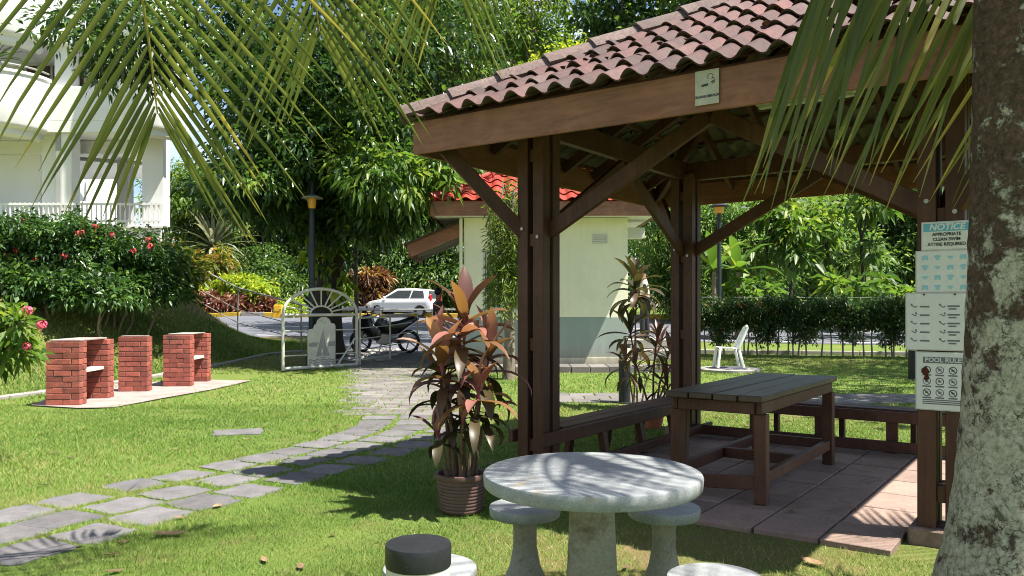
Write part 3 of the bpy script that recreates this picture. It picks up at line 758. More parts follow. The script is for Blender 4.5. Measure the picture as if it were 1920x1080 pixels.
for k in range(4):
    M = side_xf(k)
    for r in range(ROWS):
        d0 = r * EXP - 0.03                     # along the slope from the eave
        for c in range(COLS):
            x = -HALF + (c + 0.5) * TW
            dmid = (d0 + TL * 0.5) * math.cos(RA)
            lim = HALF - dmid
            hl0 = HALF - (d0 + TL) * math.cos(RA)    # half width at the tile's top
            if abs(x) - TW / 2 > HALF - d0 * math.cos(RA): continue
            Mt = M @ Matrix.Translation((x, -HALF - 0.035, ZE - 0.012)) @ Matrix.Rotation(RA, 4, 'X') @ Matrix.Translation((rnd.uniform(-.003, .003), d0 + rnd.uniform(-.014, .012), rnd.uniform(0, .007)))
            Mt = Mt @ Matrix.Rotation(rnd.uniform(-.03, .03), 4, 'Z') @ Matrix.Rotation(rnd.uniform(-.03, .03), 4, 'Y')
            cut = abs(x) + TW / 2 > hl0 - 0.02
            if cut:
                bm = bmesh.new(); bm.from_mesh(tile_me); bm.transform(Mt)
                for sgn in (-1, 1):
                    no = M.to_3x3() @ Vector((sgn, 1, 0)).normalized()
                    bmesh.ops.bisect_plane(bm, geom=bm.verts[:] + bm.edges[:] + bm.faces[:], plane_co=Vector((HC, HC, 0)) - no * 0.01, plane_no=no, clear_outer=True)
                if len(bm.faces) == 0: bm.free(); continue
                me = bpy.data.meshes.new('roof_tile'); bm.to_mesh(me); bm.free()
                me.materials.append(M_tile); me.materials.append(M_tileback)
                if k % 2: rear_tiles.append((me, None)); continue
                o = inst('roof_tile', me, gaz)
            else:
                if k % 2: rear_tiles.append((tile_me, Mt)); continue
                o = inst('roof_tile', tile_me, gaz); o.matrix_local = Mt
bm = bmesh.new()
for me, Mt in rear_tiles:
    t = bmesh.new(); t.from_mesh(me)
    if Mt is not None: t.transform(Mt)
    tm = bpy.data.meshes.new('tmp'); t.to_mesh(tm); t.free(); bm.from_mesh(tm); bpy.data.meshes.remove(tm)
me = bpy.data.meshes.new('side_slope_tiles'); bm.to_mesh(me); bm.free(); me.materials.append(M_tile); me.materials.append(M_tileback)
o = inst('side_slope_tiles', me, gaz); o['kind'] = 'stuff'
# hip tiles: overlapping angular caps up each hip
hipL = math.hypot(HALF * math.sqrt(2), ZA - ZE); NH = 8; hl = hipL / NH
def hip_mesh():
    mb = MB(); n = 7
    pr = [(-0.135, -0.062), (-0.1, -0.012), (-0.055, 0.03), (0, 0.042), (0.055, 0.03), (0.1, -0.012), (0.135, -0.062)]
    vs = []
    for (yy, sc, dz) in ((0, 1.1, 0.03), (hl * 1.12, 0.95, 0.0)):
        vs += [(x * sc, yy, z + dz) for x, z in pr] + [(x * sc * 0.88, yy, z + dz - 0.02) for x, z in pr]
    fs = [(i, i + 1, 14 + i + 1, 14 + i) for i in range(6)] + [(7 + i + 1, 7 + i, 21 + i, 21 + i + 1) for i in range(6)] + [(7 + i, 7 + i + 1, i + 1, i) for i in range(6)] + [(0, 14, 21, 7), (6, 13, 27, 20)]
    mb.add(vs, fs); return mb.mesh('hip_tile', M_hip, smooth=True)
hip_me = hip_mesh()
hip_an = math.atan2(ZA - ZE, HALF * math.sqrt(2))
for k in range(4):
    M = side_xf(k)
    for i in range(NH):
        Mt = M @ Matrix.Translation((-HALF - 0.04, -HALF - 0.04, ZE + 0.048)) @ Matrix.Rotation(-math.pi / 4, 4, 'Z') @ Matrix.Rotation(hip_an, 4, 'X') @ Matrix.Translation((rnd.uniform(-.006, .006), i * hl - 0.04, rnd.uniform(0, .006))) @ Matrix.Rotation(rnd.uniform(-.02, .02), 4, 'Z')
        o = inst('hip_tile', hip_me, gaz); o.matrix_local = Mt
MB().lathe([(0.2, 0), (0.17, 0.06), (0.09, 0.11), (0.0, 0.14)], 12, (HC, HC, ZA + 0.03), True, False).build('roof_finial_cap', M_hip, gaz, smooth=True)

# things fixed to the gazebo
def text(body, size, mat, parent, loc, rot=(R(90), 0, 0), align='CENTER', name='lettering', bold=0.0, shear=0.0, sx=1.0):
    cu = bpy.data.curves.new(name, 'FONT'); cu.body = body; cu.size = size; cu.align_x = align; cu.align_y = 'CENTER'
    cu.extrude = 0.0004; cu.offset = bold; cu.shear = shear
    cu.materials.append(mat)
    tmp = bpy.data.objects.new('tmp', cu); COL.objects.link(tmp)
    bpy.context.view_layer.update()
    me = bpy.data.meshes.new_from_object(tmp.evaluated_get(bpy.context.evaluated_depsgraph_get()))
    bpy.data.objects.remove(tmp); bpy.data.curves.remove(cu)
    me.name = name; me.materials.clear(); me.materials.append(mat)
    return inst(name, me, parent, loc, rot, (sx, 1, 1))
fy = E0 - 0.0135
ns = thing('no_smoking_sign', gl(1.72, fy, 2.735), 'small aged white sign with a cigarette and black lettering on the gazebo fascia', 'sign', GA)
ns.location = gl(1.715, fy, 2.735)
MB().box((0, 0, 0), (0.152, 0.004, 0.21)).build('board', M_signold, ns)
text('DILARANG MEROKOK', 0.0215, M_ink, ns, (0, -0.0032, -0.055), bold=0.0007, sx=0.72)
MB().beam((-0.034, -0.003, 0.012), (0.008, -0.003, 0.016), 0.0012, 0.013, (0, 0, 1)).build('cigarette', M_ink, ns)
mb = MB()
cps = []
for (cx, cz, rr, t0, t1) in ((0.022, 0.062, 0.017, -60, 230), (0.034, 0.04, 0.013, -130, 110), (0.04, 0.026, 0.008, 0, 360)):
    mb.tube([(cx + rr * math.cos(R(t0 + (t1 - t0) * i / 12)), -0.003, cz + rr * math.sin(R(t0 + (t1 - t0) * i / 12))) for i in range(13)], 0.0016, 5)
mb.build('smoke_outline', M_ink, ns)
# fluorescent batten under the front slope
lt = thing('batten_light', gl(1.75, 0.12, 2.80), 'white fluorescent batten light under the gazebo roof', 'light', GA)
MB().box((0.31, 0, 0), (0.66, 0.05, 0.028)).build('housing', M_white_metal, lt, bevel=0.004)
MB().tube([(0.02, 0, -0.03), (0.6, 0, -0.03)], 0.013, 10).build('tube', plain('tube_glass', (0.75, 0.75, 0.72), 0.25), lt, smooth=True)
MB().box((0.01, 0, -0.022), (0.02, 0.034, 0.03)).box((0.61, 0, -0.022), (0.02, 0.034, 0.03)).build('lamp_holder', M_white_metal, lt)
# notices on the front post
def board(name, a0, a1, z0, z1, label, mat=M_paper, tilt=0.0, off=0.0):
    t = thing(name, gl((a0 + a1) / 2, -0.131 - off, (z0 + z1) / 2), label, 'sign', GA)
    MB().box((0, 0, 0), (a1 - a0 + 0.012, 0.002, z1 - z0 + 0.012)).build('plastic_sleeve', M_sleeve, t)
    MB().box((0, -0.003, 0), (a1 - a0, 0.003, z1 - z0)).build('sheet', mat, t)
    t.rotation_euler[1] = tilt
    return t, (a1 - a0), (z1 - z0)
def bar(t, x, z, w, h, mat=M_ink, name='printed_mark'):
    return MB().box((x, -0.0056, z), (w, 0.001, h)).build(name, mat, t)
def ring(t, x, z, r, mat=M_ink, slash=True):
    mb = MB(); n = 20
    vs = [(x + q * math.cos(2 * math.pi * k / n), -0.0056, z + q * math.sin(2 * math.pi * k / n)) for q in (r, r * 0.8) for k in range(n)]
    mb.add(vs, [(k, (k + 1) % n, n + (k + 1) % n, n + k) for k in range(n)])
    if slash: mb.beam((x - r * 0.62, -0.0056, z + r * 0.62), (x + r * 0.62, -0.0056, z - r * 0.62), 0.001, r * 0.2, (1, 0, 1))
    mb.build('pictogram', mat, t)
t, w, h = board('notice_sign', 2.806, 3.06, 1.735, 1.89, 'white notice with a blue NOTICE band asking for clean swim attire')
bar(t, 0, h / 2 - 0.028, w - 0.012, 0.046, M_inkb, 'blue_band')
text('NOTICE', 0.05, M_paper, t, (0, -0.0068, h / 2 - 0.028), bold=0.0016, shear=0.2)
for k, s_ in enumerate(('APPROPRIATE', 'CLEAN SWIM', 'ATTIRE REQUIRED')):
    text(s_, 0.026, M_ink, t, (0, -0.0062, 0.008 - k * 0.029), bold=0.0007, sx=0.92)
t, w, h = board('swimwear_chart', 2.775, 3.06, 1.487, 1.722, 'plastic-covered chart of pale blue swimwear drawings on the gazebo post')
for r_ in range(4):
    for c_ in range(4):
        x, z = -w / 2 + 0.045 + c_ * 0.066, h / 2 - 0.035 - r_ * 0.058
        mb = MB()
        k = (r_ + c_) % 3
        if k == 0: mb.prism([(x - .015, z + .013), (x - .018, z - .014), (x - .004, z - .014), (x, z + .002), (x + .004, z - .014), (x + .018, z - .014), (x + .015, z + .013)], 0.0051, 0.0058, Matrix.Rotation(R(90), 4, 'X'))
        elif k == 1: mb.prism([(x - .02, z + .008), (x - .008, z + .015), (x + .008, z + .015), (x + .02, z + .008), (x + .014, z), (x + .01, z + .003), (x + .01, z - .015), (x - .01, z - .015), (x - .01, z + .003), (x - .014, z)], 0.0051, 0.0058, Matrix.Rotation(R(90), 4, 'X'))
        else: mb.prism([(x - .018, z + .008), (x + .018, z + .008), (x + .006, z - .01), (x - .006, z - .01)], 0.0051, 0.0058, Matrix.Rotation(R(90), 4, 'X'))
        mb.build('garment_drawing', M_inkp, t)
t, w, h = board('rules_sheet', 2.722, 3.05, 1.15, 1.475, 'white laminated sheet of small pictograms with lines of print, curling on the post', off=0.008)
for r_ in range(5):
    for c_ in range(2):
        x, z = -w / 2 + 0.04 + c_ * 0.15, h / 2 - 0.075 - r_ * 0.05
        mb = MB()
        mb.beam((x - .012, -.0056, z + .008), (x + .006, -.0056, z - .004), .001, .005); mb.beam((x + .006, -.0056, z - .004), (x + .016, -.0056, z + .004), .001, .005)
        mb.box((x + (.012 if r_ % 2 else -.012), -.0056, z + .012), (.009, .001, .009)); mb.build('pictogram', M_inkg, t)
        bar(t, x + 0.058, z + (0.003 if c_ else 0), 0.05 + 0.012 * ((r_ * 3 + c_) % 3), 0.009, M_inkg, 'line_of_print')
        if c_: bar(t, x + 0.052, z - 0.013, 0.04, 0.008, M_inkg, 'line_of_print')
for x, z in ((-0.07, h / 2 - 0.004), (0.09, h / 2 - 0.004)):
    MB().tube([(x, -0.006, z), (x, -0.01, z)], 0.006, 8).build('pin', M_brown, t)
t, w, h = board('pool_rules_sign', 2.775, 3.05, 0.80, 1.13, 'white pool rules sign with round black pictograms on the gazebo post', off=0.002)
bar(t, 0.01, h / 2 - 0.042, w - 0.05, 0.036, M_inkg, 'grey_band')
text('POOL RULES', 0.036, M_paper, t, (0.01, -0.0066, h / 2 - 0.042), bold=0.0006)
for r_ in range(3):
    for c_ in range(3):
        x, z = -w / 2 + 0.055 + c_ * 0.068, h / 2 - 0.1 - r_ * 0.066
        ring(t, x, z, 0.022, M_ink if (r_ + c_) % 2 == 0 else M_inkg, slash=not (r_ == 1 and c_ == 1))
        mb = MB(); mb.box((x, -.0054, z), (.016, .001, .011)); mb.box((x - .004, -.0054, z + .006), (.006, .001, .009)); mb.build('pictogram', M_inkg, t)
        bar(t, x, z - 0.03, 0.046, 0.008, M_inkg, 'line_of_print')
for k in range(3): bar(t, 0.008, -h / 2 + 0.055 - k * 0.011, w - 0.05, 0.006, M_inkg, 'line_of_print')
mb = MB(); mb.lathe([(0.02, 0), (0.017, 0.001)], 9); 
MB().prism([(-.11, .07), (-.085, .085), (-.07, .06), (-.075, .035), (-.068, .015), (-.085, .0), (-.1, .01), (-.093, .03), (-.112, .05)], 0.0062, 0.007, Matrix.Rotation(R(90), 4, 'X')).build('rust_stain', simple('rust', (0.1, 0.025, 0.015), 0.9, 0.4, 60, 0.2), t)

# ------------------------------------------------------------------ built-in benches and the plank table
def plank(parent, a, b, w, h, mat=M_brown, name='plank', up=(0, 0, 1), bevel=0.005):
    return MB().beam(a, b, w, h, up).build(name, mat, parent, bevel=bevel)
bl_ = thing('bench', gl(0, 1.45, 0.03), 'long brown plank bench between the posts on the path side of the gazebo', 'bench', GA)
def B(p): return (p[0], p[1] - 1.45, p[2] - 0.03)
plank(bl_, B((-0.07, 0.14, 0.405)), B((-0.07, 2.76, 0.405)), 0.15, 0.045, M_brown, 'seat_plank')
plank(bl_, B((0.093, -0.2, 0.403)), B((0.093, 2.95, 0.403)), 0.0001 + 0.15 * 0.0 + 0.145, 0.045, M_brown, 'seat_plank') if False else plank(bl_, B((0.08, 0.14, 0.405)), B((0.08, 2.76, 0.405)), 0.13, 0.045, M_brown, 'seat_plank')
plank(bl_, B((0.172, -0.22, 0.365)), B((0.172, 3.0, 0.365)), 0.045, 0.1, M_brown, 'rail')
plank(bl_, B((-0.168, -0.16, 0.365)), B((-0.168, 3.0, 0.365)), 0.045, 0.1, M_brown, 'rail')
for y in (0.75, 1.45, 2.15):
    plank(bl_, B((0.145, y, 0.38)), B((0.215, y, 0.03)), 0.06, 0.07, M_brown, 'leg', (0, 1, 0))
    plank(bl_, B((-0.14, y, 0.38)), B((-0.2, y, 0.0)), 0.06, 0.07, M_brown, 'leg', (0, 1, 0))
plank(bl_, B((0.25, -0.1, 0.11)), B((0.25, 3.0, 0.11)), 0.04, 0.08, M_brown, 'stringer')
br_ = thing('bench', gl(1.45, 2.98, 0.03), 'long brown plank bench along the back of the gazebo behind the table', 'bench', GA)
def B2(p): return (p[0] - 1.45, p[1] - 2.98, p[2] - 0.03)
plank(br_, B2((0.14, 2.88, 0.415)), B2((2.76, 2.88, 0.415)), 0.15, 0.045, M_brown, 'seat_plank')
plank(br_, B2((0.14, 3.04, 0.415)), B2((2.76, 3.04, 0.415)), 0.15, 0.045, M_brown, 'seat_plank')
plank(br_, B2((-0.15, 2.76, 0.372)), B2((3.05, 2.76, 0.372)), 0.045, 0.1, M_brown, 'rail')
plank(br_, B2((0.1, 2.73, 0.10)), B2((2.8, 2.73, 0.10)), 0.04, 0.1, M_brown, 'stringer')
for x in (0.8, 1.45, 2.1):
    plank(br_, B2((x, 2.81, 0.39)), B2((x, 2.81, 0.03)), 0.1, 0.05, M_brown, 'leg', (0, 1, 0))
    plank(br_, B2((x + 0.14, 3.08, 0.39)), B2((x + 0.14, 3.08, 0.0)), 0.05, 0.07, M_brown, 'leg', (0, 1, 0))
tb = thing('picnic_table', gl(1.45, 1.016, 0.034), 'dark brown plank table with four boards and low stretchers on the slab floor', 'table', GA)
TH = 0.755
for i in range(4):
    x = -0.27 + i * 0.18
    plank(tb, (x, -1.0, TH - 0.0225 + (0.003 if i % 2 else 0)), (x, 1.0, TH - 0.0225 + (0.003 if i % 2 else 0)), 0.168, 0.045, M_tabletop, 'top_board', bevel=0.006)
for sx in (-1, 1):
    plank(tb, (sx * 0.31, -0.93, TH - 0.09), (sx * 0.31, 0.93, TH - 0.09), 0.04, 0.085, M_brown, 'apron_rail')
    plank(tb, (sx * 0.31, -0.83, 0.17), (sx * 0.31, 0.83, 0.17), 0.05, 0.085, M_brown, 'stretcher')
    for sy in (-1, 1):
        plank(tb, (sx * 0.31, sy * 0.875, 0.0), (sx * 0.31, sy * 0.875, TH - 0.132), 0.085, 0.085, M_brown, 'leg', (0, 1, 0))
for sy in (-1, 1):
    plank(tb, (-0.28, sy * 0.925, TH - 0.09), (0.28, sy * 0.925, TH - 0.09), 0.04, 0.084, M_brown, 'apron_rail')
plank(tb, (-0.28, 0.0, 0.172), (0.28, 0.0, 0.172), 0.07, 0.08, M_brown, 'stretcher')
plank(tb, (-0.28, 0.86, 0.176), (0.28, 0.86, 0.176), 0.05, 0.08, M_brown, 'stretcher')
plank(tb, (-0.285, -0.90, 0.105), (0.27, -0.90, 0.145), 0.04, 0.095, M_brown, 'stretcher')
plank(tb, (-0.27, -0.87, 0.0), (-0.36, -0.62, 0.64), 0.05, 0.06, M_brown, 'leg', (0, 1, 0))

# ------------------------------------------------------------------ round terrazzo table set
def roundtop(r, th, e=0.008):
    return [(r - e - 0.004, 0), (r - 0.004, e), (r, th - e * 1.5), (r - e * 0.5, th - e * 0.4), (r - e * 1.6, th), (0.001, th)]
st = thing('stone_table', (0.33, 3.33, 0), 'round pale terrazzo table with a plain round pedestal on the grass', 'table')
MB().lathe([(0.30 * 0.42, -0.03), (0.122, 0.02), (0.108, 0.2), (0.088, 0.664)], 40).build('pedestal', M_ped, st, smooth=True)
MB().lathe(roundtop(0.45, 0.06), 96, (0, 0, 0.662)).build('top', M_terr, st, smooth=True)
stool_lab = ['round terrazzo stool behind the stone table on the plant pot side', 'round terrazzo stool behind the stone table beside the gazebo floor', 'round terrazzo stool behind the black-capped bollard light', 'round terrazzo stool in front of the stone table, without a bollard']
seat_me = MB().lathe(roundtop(0.172, 0.052, 0.007), 56, (0, 0, 0.40)).mesh('seat', M_terr, smooth=True)
leg_prof = [(0.15, -0.03), (0.148, 0.03), (0.138, 0.055), (0.1, 0.1), (0.072, 0.17), (0.056, 0.26), (0.056, 0.34), (0.066, 0.402)]
leg_me = MB().lathe(leg_prof, 40).mesh('pedestal', M_ped, smooth=True)
for (x, y), lb in zip(((0.062, 3.86), (0.722, 3.84), (-0.30, 2.95), (0.715, 2.83)), stool_lab):
    s_ = thing('stone_stool', (x, y, 0), lb, 'stool', rnd.uniform(0, 6), 'terrazzo stools round the stone table')
    inst('pedestal', leg_me, s_); inst('seat', seat_me, s_)
    STONES.append((x, y, 0.12, 0.12, 0))
STONES.append((0.33, 3.33, 0.11, 0.11, 0))
# bollard lights
def bollard(loc, h, r, label):
    t = thing('bollard_light', loc, label, 'bollard light', rnd.uniform(0, 6), 'bollard lights in the garden')
    MB().lathe([(r * 1.35, -0.02), (r * 1.35, 0.012), (r, 0.02), (r, h - 0.24)], 40).build('body', M_black, t, smooth=True)
    MB().lathe([(r * 0.985, h - 0.24), (r * 0.985, h - 0.055)], 40).build('diffuser', M_diff, t, smooth=True)
    MB().lathe([(r * 1.0, h - 0.055), (r * 1.012, h - 0.05), (r * 1.012, h - 0.004), (r * 0.995, h), (0.001, h + 0.001)], 48).build('cap', M_black, t, smooth=True)
    return t
bollard((-0.238, 2.05, 0), 0.80, 0.0825, 'round bollard light with scuffed black cap standing in front of a stone stool')
g_ = G(1171, 756)
bollard((g_.x, g_.y, g_.z), 0.86, 0.085, 'dark bollard light with white diffuser behind the gazebo bench')
g_ = G(1712, 712)
bollard((g_.x, g_.y, g_.z), 0.8, 0.085, 'dark bollard light on the back lawn beside the hedge')

# ------------------------------------------------------------------ cordylines
def blade(base, az, el, L, W, droop, mat, parent, name='leaf', n=7, twist=0.0, fold=0.16, tintb=0.4):
    """one arching strap leaf with a folded midrib"""
    p = Vector(base); el_ = el; vs = []; tw = twist
    pts = []
    for i in range(n + 1):
        t = i / n
        d = Vector((math.cos(az) * math.cos(el_), math.sin(az) * math.cos(el_), math.sin(el_)))
        pts.append((p.copy(), d, t)); p = p + d * (L / n); el_ -= droop / n * (0.4 + 1.2 * t)
    for q, d, t in pts:
        w = W * (0.32 + 0.68 * math.sin(math.pi * min(1, t * 0.95 + 0.05)) ** 0.8) if t < 0.55 else W * (1 - ((t - 0.55) / 0.45) ** 1.7) * (math.sin(math.pi * 0.57) ** 0.8)
        w = max(w, 0.0015)
        s = Vector((-math.sin(az), math.cos(az), 0)); nrm = s.cross(d)
        s2 = s * math.cos(tw * t) + nrm * math.sin(tw * t); n2 = -s * math.sin(tw * t) + nrm * math.cos(tw * t)
        vs += [q - s2 * w / 2 - n2 * fold * w, q, q + s2 * w / 2 - n2 * fold * w]
    fs = []
    for i in range(n):
        o = i * 3; fs += [(o, o + 1, o + 4, o + 3), (o + 1, o + 2, o + 5, o + 4)]
    me = bpy.data.meshes.new(name); me.from_pydata([tuple(v) for v in vs], [], fs)
    for pl in me.polygons: pl.use_smooth = True
    at = me.attributes.new('tint', 'FLOAT', 'FACE'); at.data.foreach_set('value', np.full(len(fs), tintb, np.float32))
    me.materials.append(mat); me.update()
    o = bpy.data.objects.new(name, me); COL.objects.link(o); o.parent = parent
    return o
def cordyline(t, z0, stems, r=rnd):
    """stems: (dx, dy, height, lean x, lean y, leaves, leaf length, width, palette)"""
    for (dx, dy, h, lx, ly, nl, LL, WW, pal) in stems:
        pts = [Vector((dx + lx * (k / 5) ** 1.4 + r.uniform(-.01, .01), dy + ly * (k / 5) ** 1.4 + r.uniform(-.01, .01), z0 + h * k / 5)) for k in range(6)]
        MB().tube(pts, [0.014, 0.013, 0.012, 0.011, 0.010, 0.008], 7).build('stem', M_stem, t, smooth=True)
        top = pts[-1]
        MB().tube([pts[4].lerp(pts[5], 0.2), pts[5]], [0.0125, 0.011], 7).build('growing_tip', M_petiole, t, smooth=True)
        for k in range(nl):
            f = k / max(nl - 1, 1)                 # 0 lowest leaf, 1 the new spear leaf
            zb = top.z - (1 - f) * min(0.3, h * 0.35) * r.uniform(0.8, 1.2)
            u = max(0.0, min(1.0, (zb - z0) / h)); kk = u * 5; i0 = min(4, int(kk)); bp = pts[i0].lerp(pts[i0 + 1], kk - i0); 
            az = k * 2.4 + r.uniform(-.35, .35) + dx * 3
            el = R(-12 + 92 * f ** 1.5 + r.uniform(-14, 14))
            L = LL * (0.75 + 0.4 * math.sin(math.pi * (0.25 + 0.6 * f))) * r.uniform(0.85, 1.15)
            mat = pal[min(len(pal) - 1, int(f * len(pal) + r.uniform(-.35, .35)) if f * len(pal) > 0.4 else 0)]
            blade(bp, az, el, L, WW * r.uniform(0.92, 1.3), R(125 - 85 * f) * r.uniform(0.6, 1.3), mat, t, twist=r.uniform(-.5, .5), tintb=r.uniform(0.1, 0.6))
pt_prof = [(0.118, 0.0), (0.132, 0.012)]
for k in range(9):
    z = 0.02 + k * 0.023; rr = 0.136 + 0.033 * (z / 0.23) ** 0.8
    pt_prof += [(rr, z), (rr + 0.003, z + 0.006), (rr + 0.003, z + 0.015), (rr, z + 0.021)]
pt_prof += [(0.168, 0.235), (0.182, 0.24), (0.186, 0.255), (0.184, 0.272), (0.172, 0.276), (0.16, 0.268), (0.155, 0.235), (0.0, 0.235)]
pc = thing('potted_cordyline', (-0.345, 5.5, 0), 'tall pink and bronze leaved cordyline in a ribbed brown pot on the grass', 'plant')
MB().lathe(pt_prof, 48, capt=False).build('pot', M_pot, pc, smooth=True)
MB().lathe([(0.157, 0.236), (0.1, 0.25), (0.0, 0.252)], 20, capb=False, capt=False).build('soil', M_soil, pc, smooth=True)
top_p = [L_cordC, L_cordB, L_cordA, L_cordA, L_cordB, L_cordD]
mid_p = [L_cordC, L_cordD, L_cordB, L_cordA]
low_p = [L_cordC, L_cordC, L_cordD, L_cordB]
cordyline(pc, 0.24, [
    (0.02, -0.02, 1.12, 0.0, -0.02, 20, 0.36, 0.085, top_p), (-0.05, -0.03, 0.86, -0.08, -0.06, 17, 0.32, 0.075, mid_p),
    (0.07, 0.0, 0.9, 0.14, 0.0, 16, 0.32, 0.07, mid_p), (0.05, -0.05, 0.64, 0.08, -0.10, 14, 0.28, 0.07, [L_cordC, L_cordB, L_cordA, L_cordA]),
    (-0.08, 0.02, 0.68, -0.06, 0.05, 12, 0.28, 0.06, low_p), (0.0, 0.06, 1.0, -0.02, 0.1, 14, 0.32, 0.065, [L_cordC, L_cordD, L_cordD]),
    (0.09, 0.03, 0.5, 0.1, 0.03, 9, 0.25, 0.05, low_p), (-0.09, -0.05, 0.34, -0.06, -0.07, 7, 0.23, 0.06, [L_cordC, L_cordD, L_cordA]),
    (0.0, -0.08, 0.45, 0.02, -0.06, 8, 0.22, 0.05, [L_cordC, L_cordC, L_cordA]), (-0.03, 0.08, 0.55, -0.08, 0.08, 9, 0.26, 0.05, [L_cordC, L_cordC, L_cordD])])
g_ = gl(-0.45, 2.75)
pc2 = thing('potted_cordyline', (1.62, 9.35, 0), 'dark purple-brown cordyline in a terracotta pot behind the gazebo bench', 'plant')
MB().lathe([(0.11, 0), (0.15, 0.2), (0.155, 0.22), (0.175, 0.222), (0.178, 0.27), (0.165, 0.275), (0.15, 0.25), (0, 0.25)], 32, capt=False).build('pot', M_terra, pc2, smooth=True)
dk = [L_cordC, L_cordC, L_cordD]
cordyline(pc2, 0.24, [(0.0, 0, 0.85, 0.05, -0.1, 14, 0.34, 0.05, dk), (0.06, 0.02, 0.65, 0.15, 0.05, 12, 0.32, 0.05, dk), (-0.05, 0, 0.5, -0.15, 0, 12, 0.3, 0.045, dk),
                      (0.08, -0.04, 0.4, 0.22, -0.1, 10, 0.3, 0.045, dk), (0.03, -0.07, 0.3, 0.1, -0.15, 9, 0.28, 0.045, dk)])
pc3 = thing('cordyline_shrub', (1.66, 11.0, 0), 'tall dark cordyline growing beside the guardhouse corner behind the bollard', 'plant')
cordyline(pc3, 0.0, [(0.0, 0, 1.75, 0.03, 0, 22, 0.45, 0.1, [L_cordC, L_cordC, L_cordC]), (0.05, 0, 1.15, -0.1, 0.05, 18, 0.4, 0.085, [L_cordC, L_cordC, L_cordC]), (0.0, 0.05, 0.7, -0.12, 0, 14, 0.36, 0.05, [L_cordC, L_cordC, L_cordD]), (0.1, 0.05, 0.9, 0.3, 0.1, 14, 0.36, 0.06, [L_cordC, L_cordD])])

# ------------------------------------------------------------------ coconut palms
def leaflet(base, d, L, W, sag, parent, mats, bend=None, n=7, name='leaflet', mb=None, tb=0.3):
    """long narrow folded leaflet, sagging towards its tip"""
    p = Vector(base); d = Vector(d).normalized(); vs = []; ts = []
    r_ = rnd
    kink = r_.random() < 0.2; kp = r_.randint(4, 6)
    for i in range(n + 1):
        t = i / n
        w = W * min(1, 0.35 + 3.2 * t) * (1 - t ** 2.2) + 0.002
        s = d.cross(Vector((0.15, 0.95, 0.25))); s = s.normalized() if s.length > 0.05 else Vector((1, 0, 0))
        nn = s.cross(d).normalized()
        vs += [p - s * w / 2 - nn * w * 0.22, p.copy(), p + s * w / 2 - nn * w * 0.22]
        p = p + d * (L / n)
        dn = Vector((0, 0, -1)) * sag * (0.35 + t) / n * (3.0 if kink and i == kp else 1)
        d = (d + dn + Vector((r_.uniform(-.03, .03), r_.uniform(-.03, .03), 0))).normalized()
    fs = []
    for i in range(n):
        o = i * 3; fs += [(o, o + 1, o + 4, o + 3), (o + 1, o + 2, o + 5, o + 4)]
    if mb is not None: mb.add(vs, fs); return
    me = bpy.data.meshes.new(name); me.from_pydata([tuple(v) for v in vs], [], fs)
    for pl in me.polygons: pl.use_smooth = True
    dry = r_.random() < 0.1
    tv = np.array([tb + (0.55 * max(0, (i // 2) / n - (0.35 if dry else 0.72)) / 0.3) for i in range(len(fs))], np.float32)
    at = me.attributes.new('tint', 'FLOAT', 'FACE'); at.data.foreach_set('value', tv)
    me.materials.append(mats); me.update()
    o = bpy.data.objects.new(name, me); COL.objects.link(o); o.parent = parent
    return o
def catmull(pts, t): return bez(pts, t)
def frond(palm, pts, n, L0, L1, W, splay, sag, single=True, tb=0.3, fwd=0.55, name='frond', side_vec=None, t0=0.12, hang=None, grav=0.12):
    """rachis through pts (palm coordinates); n leaflet pairs, length L0 at the middle falling to L1 at the tip"""
    pts = [Vector(p) for p in pts]
    ctr = [catmull(pts, k / 24) for k in range(25)]
    fr = MB().tube(ctr, [0.022 - 0.018 * k / 24 for k in range(25)], 7).build(name, M_rachis, palm, smooth=True)
    mb = None if single else MB()
    for k in range(n):
        t = t0 + (1 - t0) * (k / (n - 1)) ** 1.25
        p = catmull(pts, min(t, 0.999)); q = catmull(pts, min(t + 0.02, 1.0)); o_ = catmull(pts, max(t - 0.02, 0))
        tan = (q - o_).normalized()
        sv = Vector(side_vec) if side_vec else tan.cross(Vector((0, 0, 1)))
        sv = (sv - tan * sv.dot(tan)).normalized()
        upv = sv.cross(tan)
        L = (L1 + (L0 - L1) * math.sin(math.pi * min(1, (1 - t) * 0.62 + 0.0)) ** 0.7) if t > 0.4 else L0 * (0.75 + 0.25 * t / 0.4)
        for sgn in (-1, 1):
            d = tan * (fwd + 0.5 * t ** 3) + sv * sgn * splay * (1 - 0.45 * t ** 4) + Vector((0, 0, -grav)) + Vector((rnd.uniform(-.05, .05), rnd.uniform(-.05, .05), rnd.uniform(-.05, .05)))
            if hang: d = tan * hang[0] + Vector((rnd.uniform(-.07, .07), sgn * hang[1] + rnd.uniform(-.07, .07), -1 + rnd.uniform(-.1, .1)))
            leaflet(p + sv * sgn * 0.008, d, L * rnd.uniform(0.86, 1.1), W * rnd.uniform(0.85, 1.15), sag * rnd.uniform(0.7, 1.35), fr, L_coco, mb=mb, tb=tb + rnd.uniform(-.12, .12))
    if mb is not None:
        o = mb.build('leaflets', L_coco, fr, smooth='all'); o['kind'] = 'stuff'
        at = o.data.attributes.new('tint', 'FLOAT', 'FACE'); at.data.foreach_set('value', np.full(len(o.data.polygons), 0.3, np.float32))
    return fr
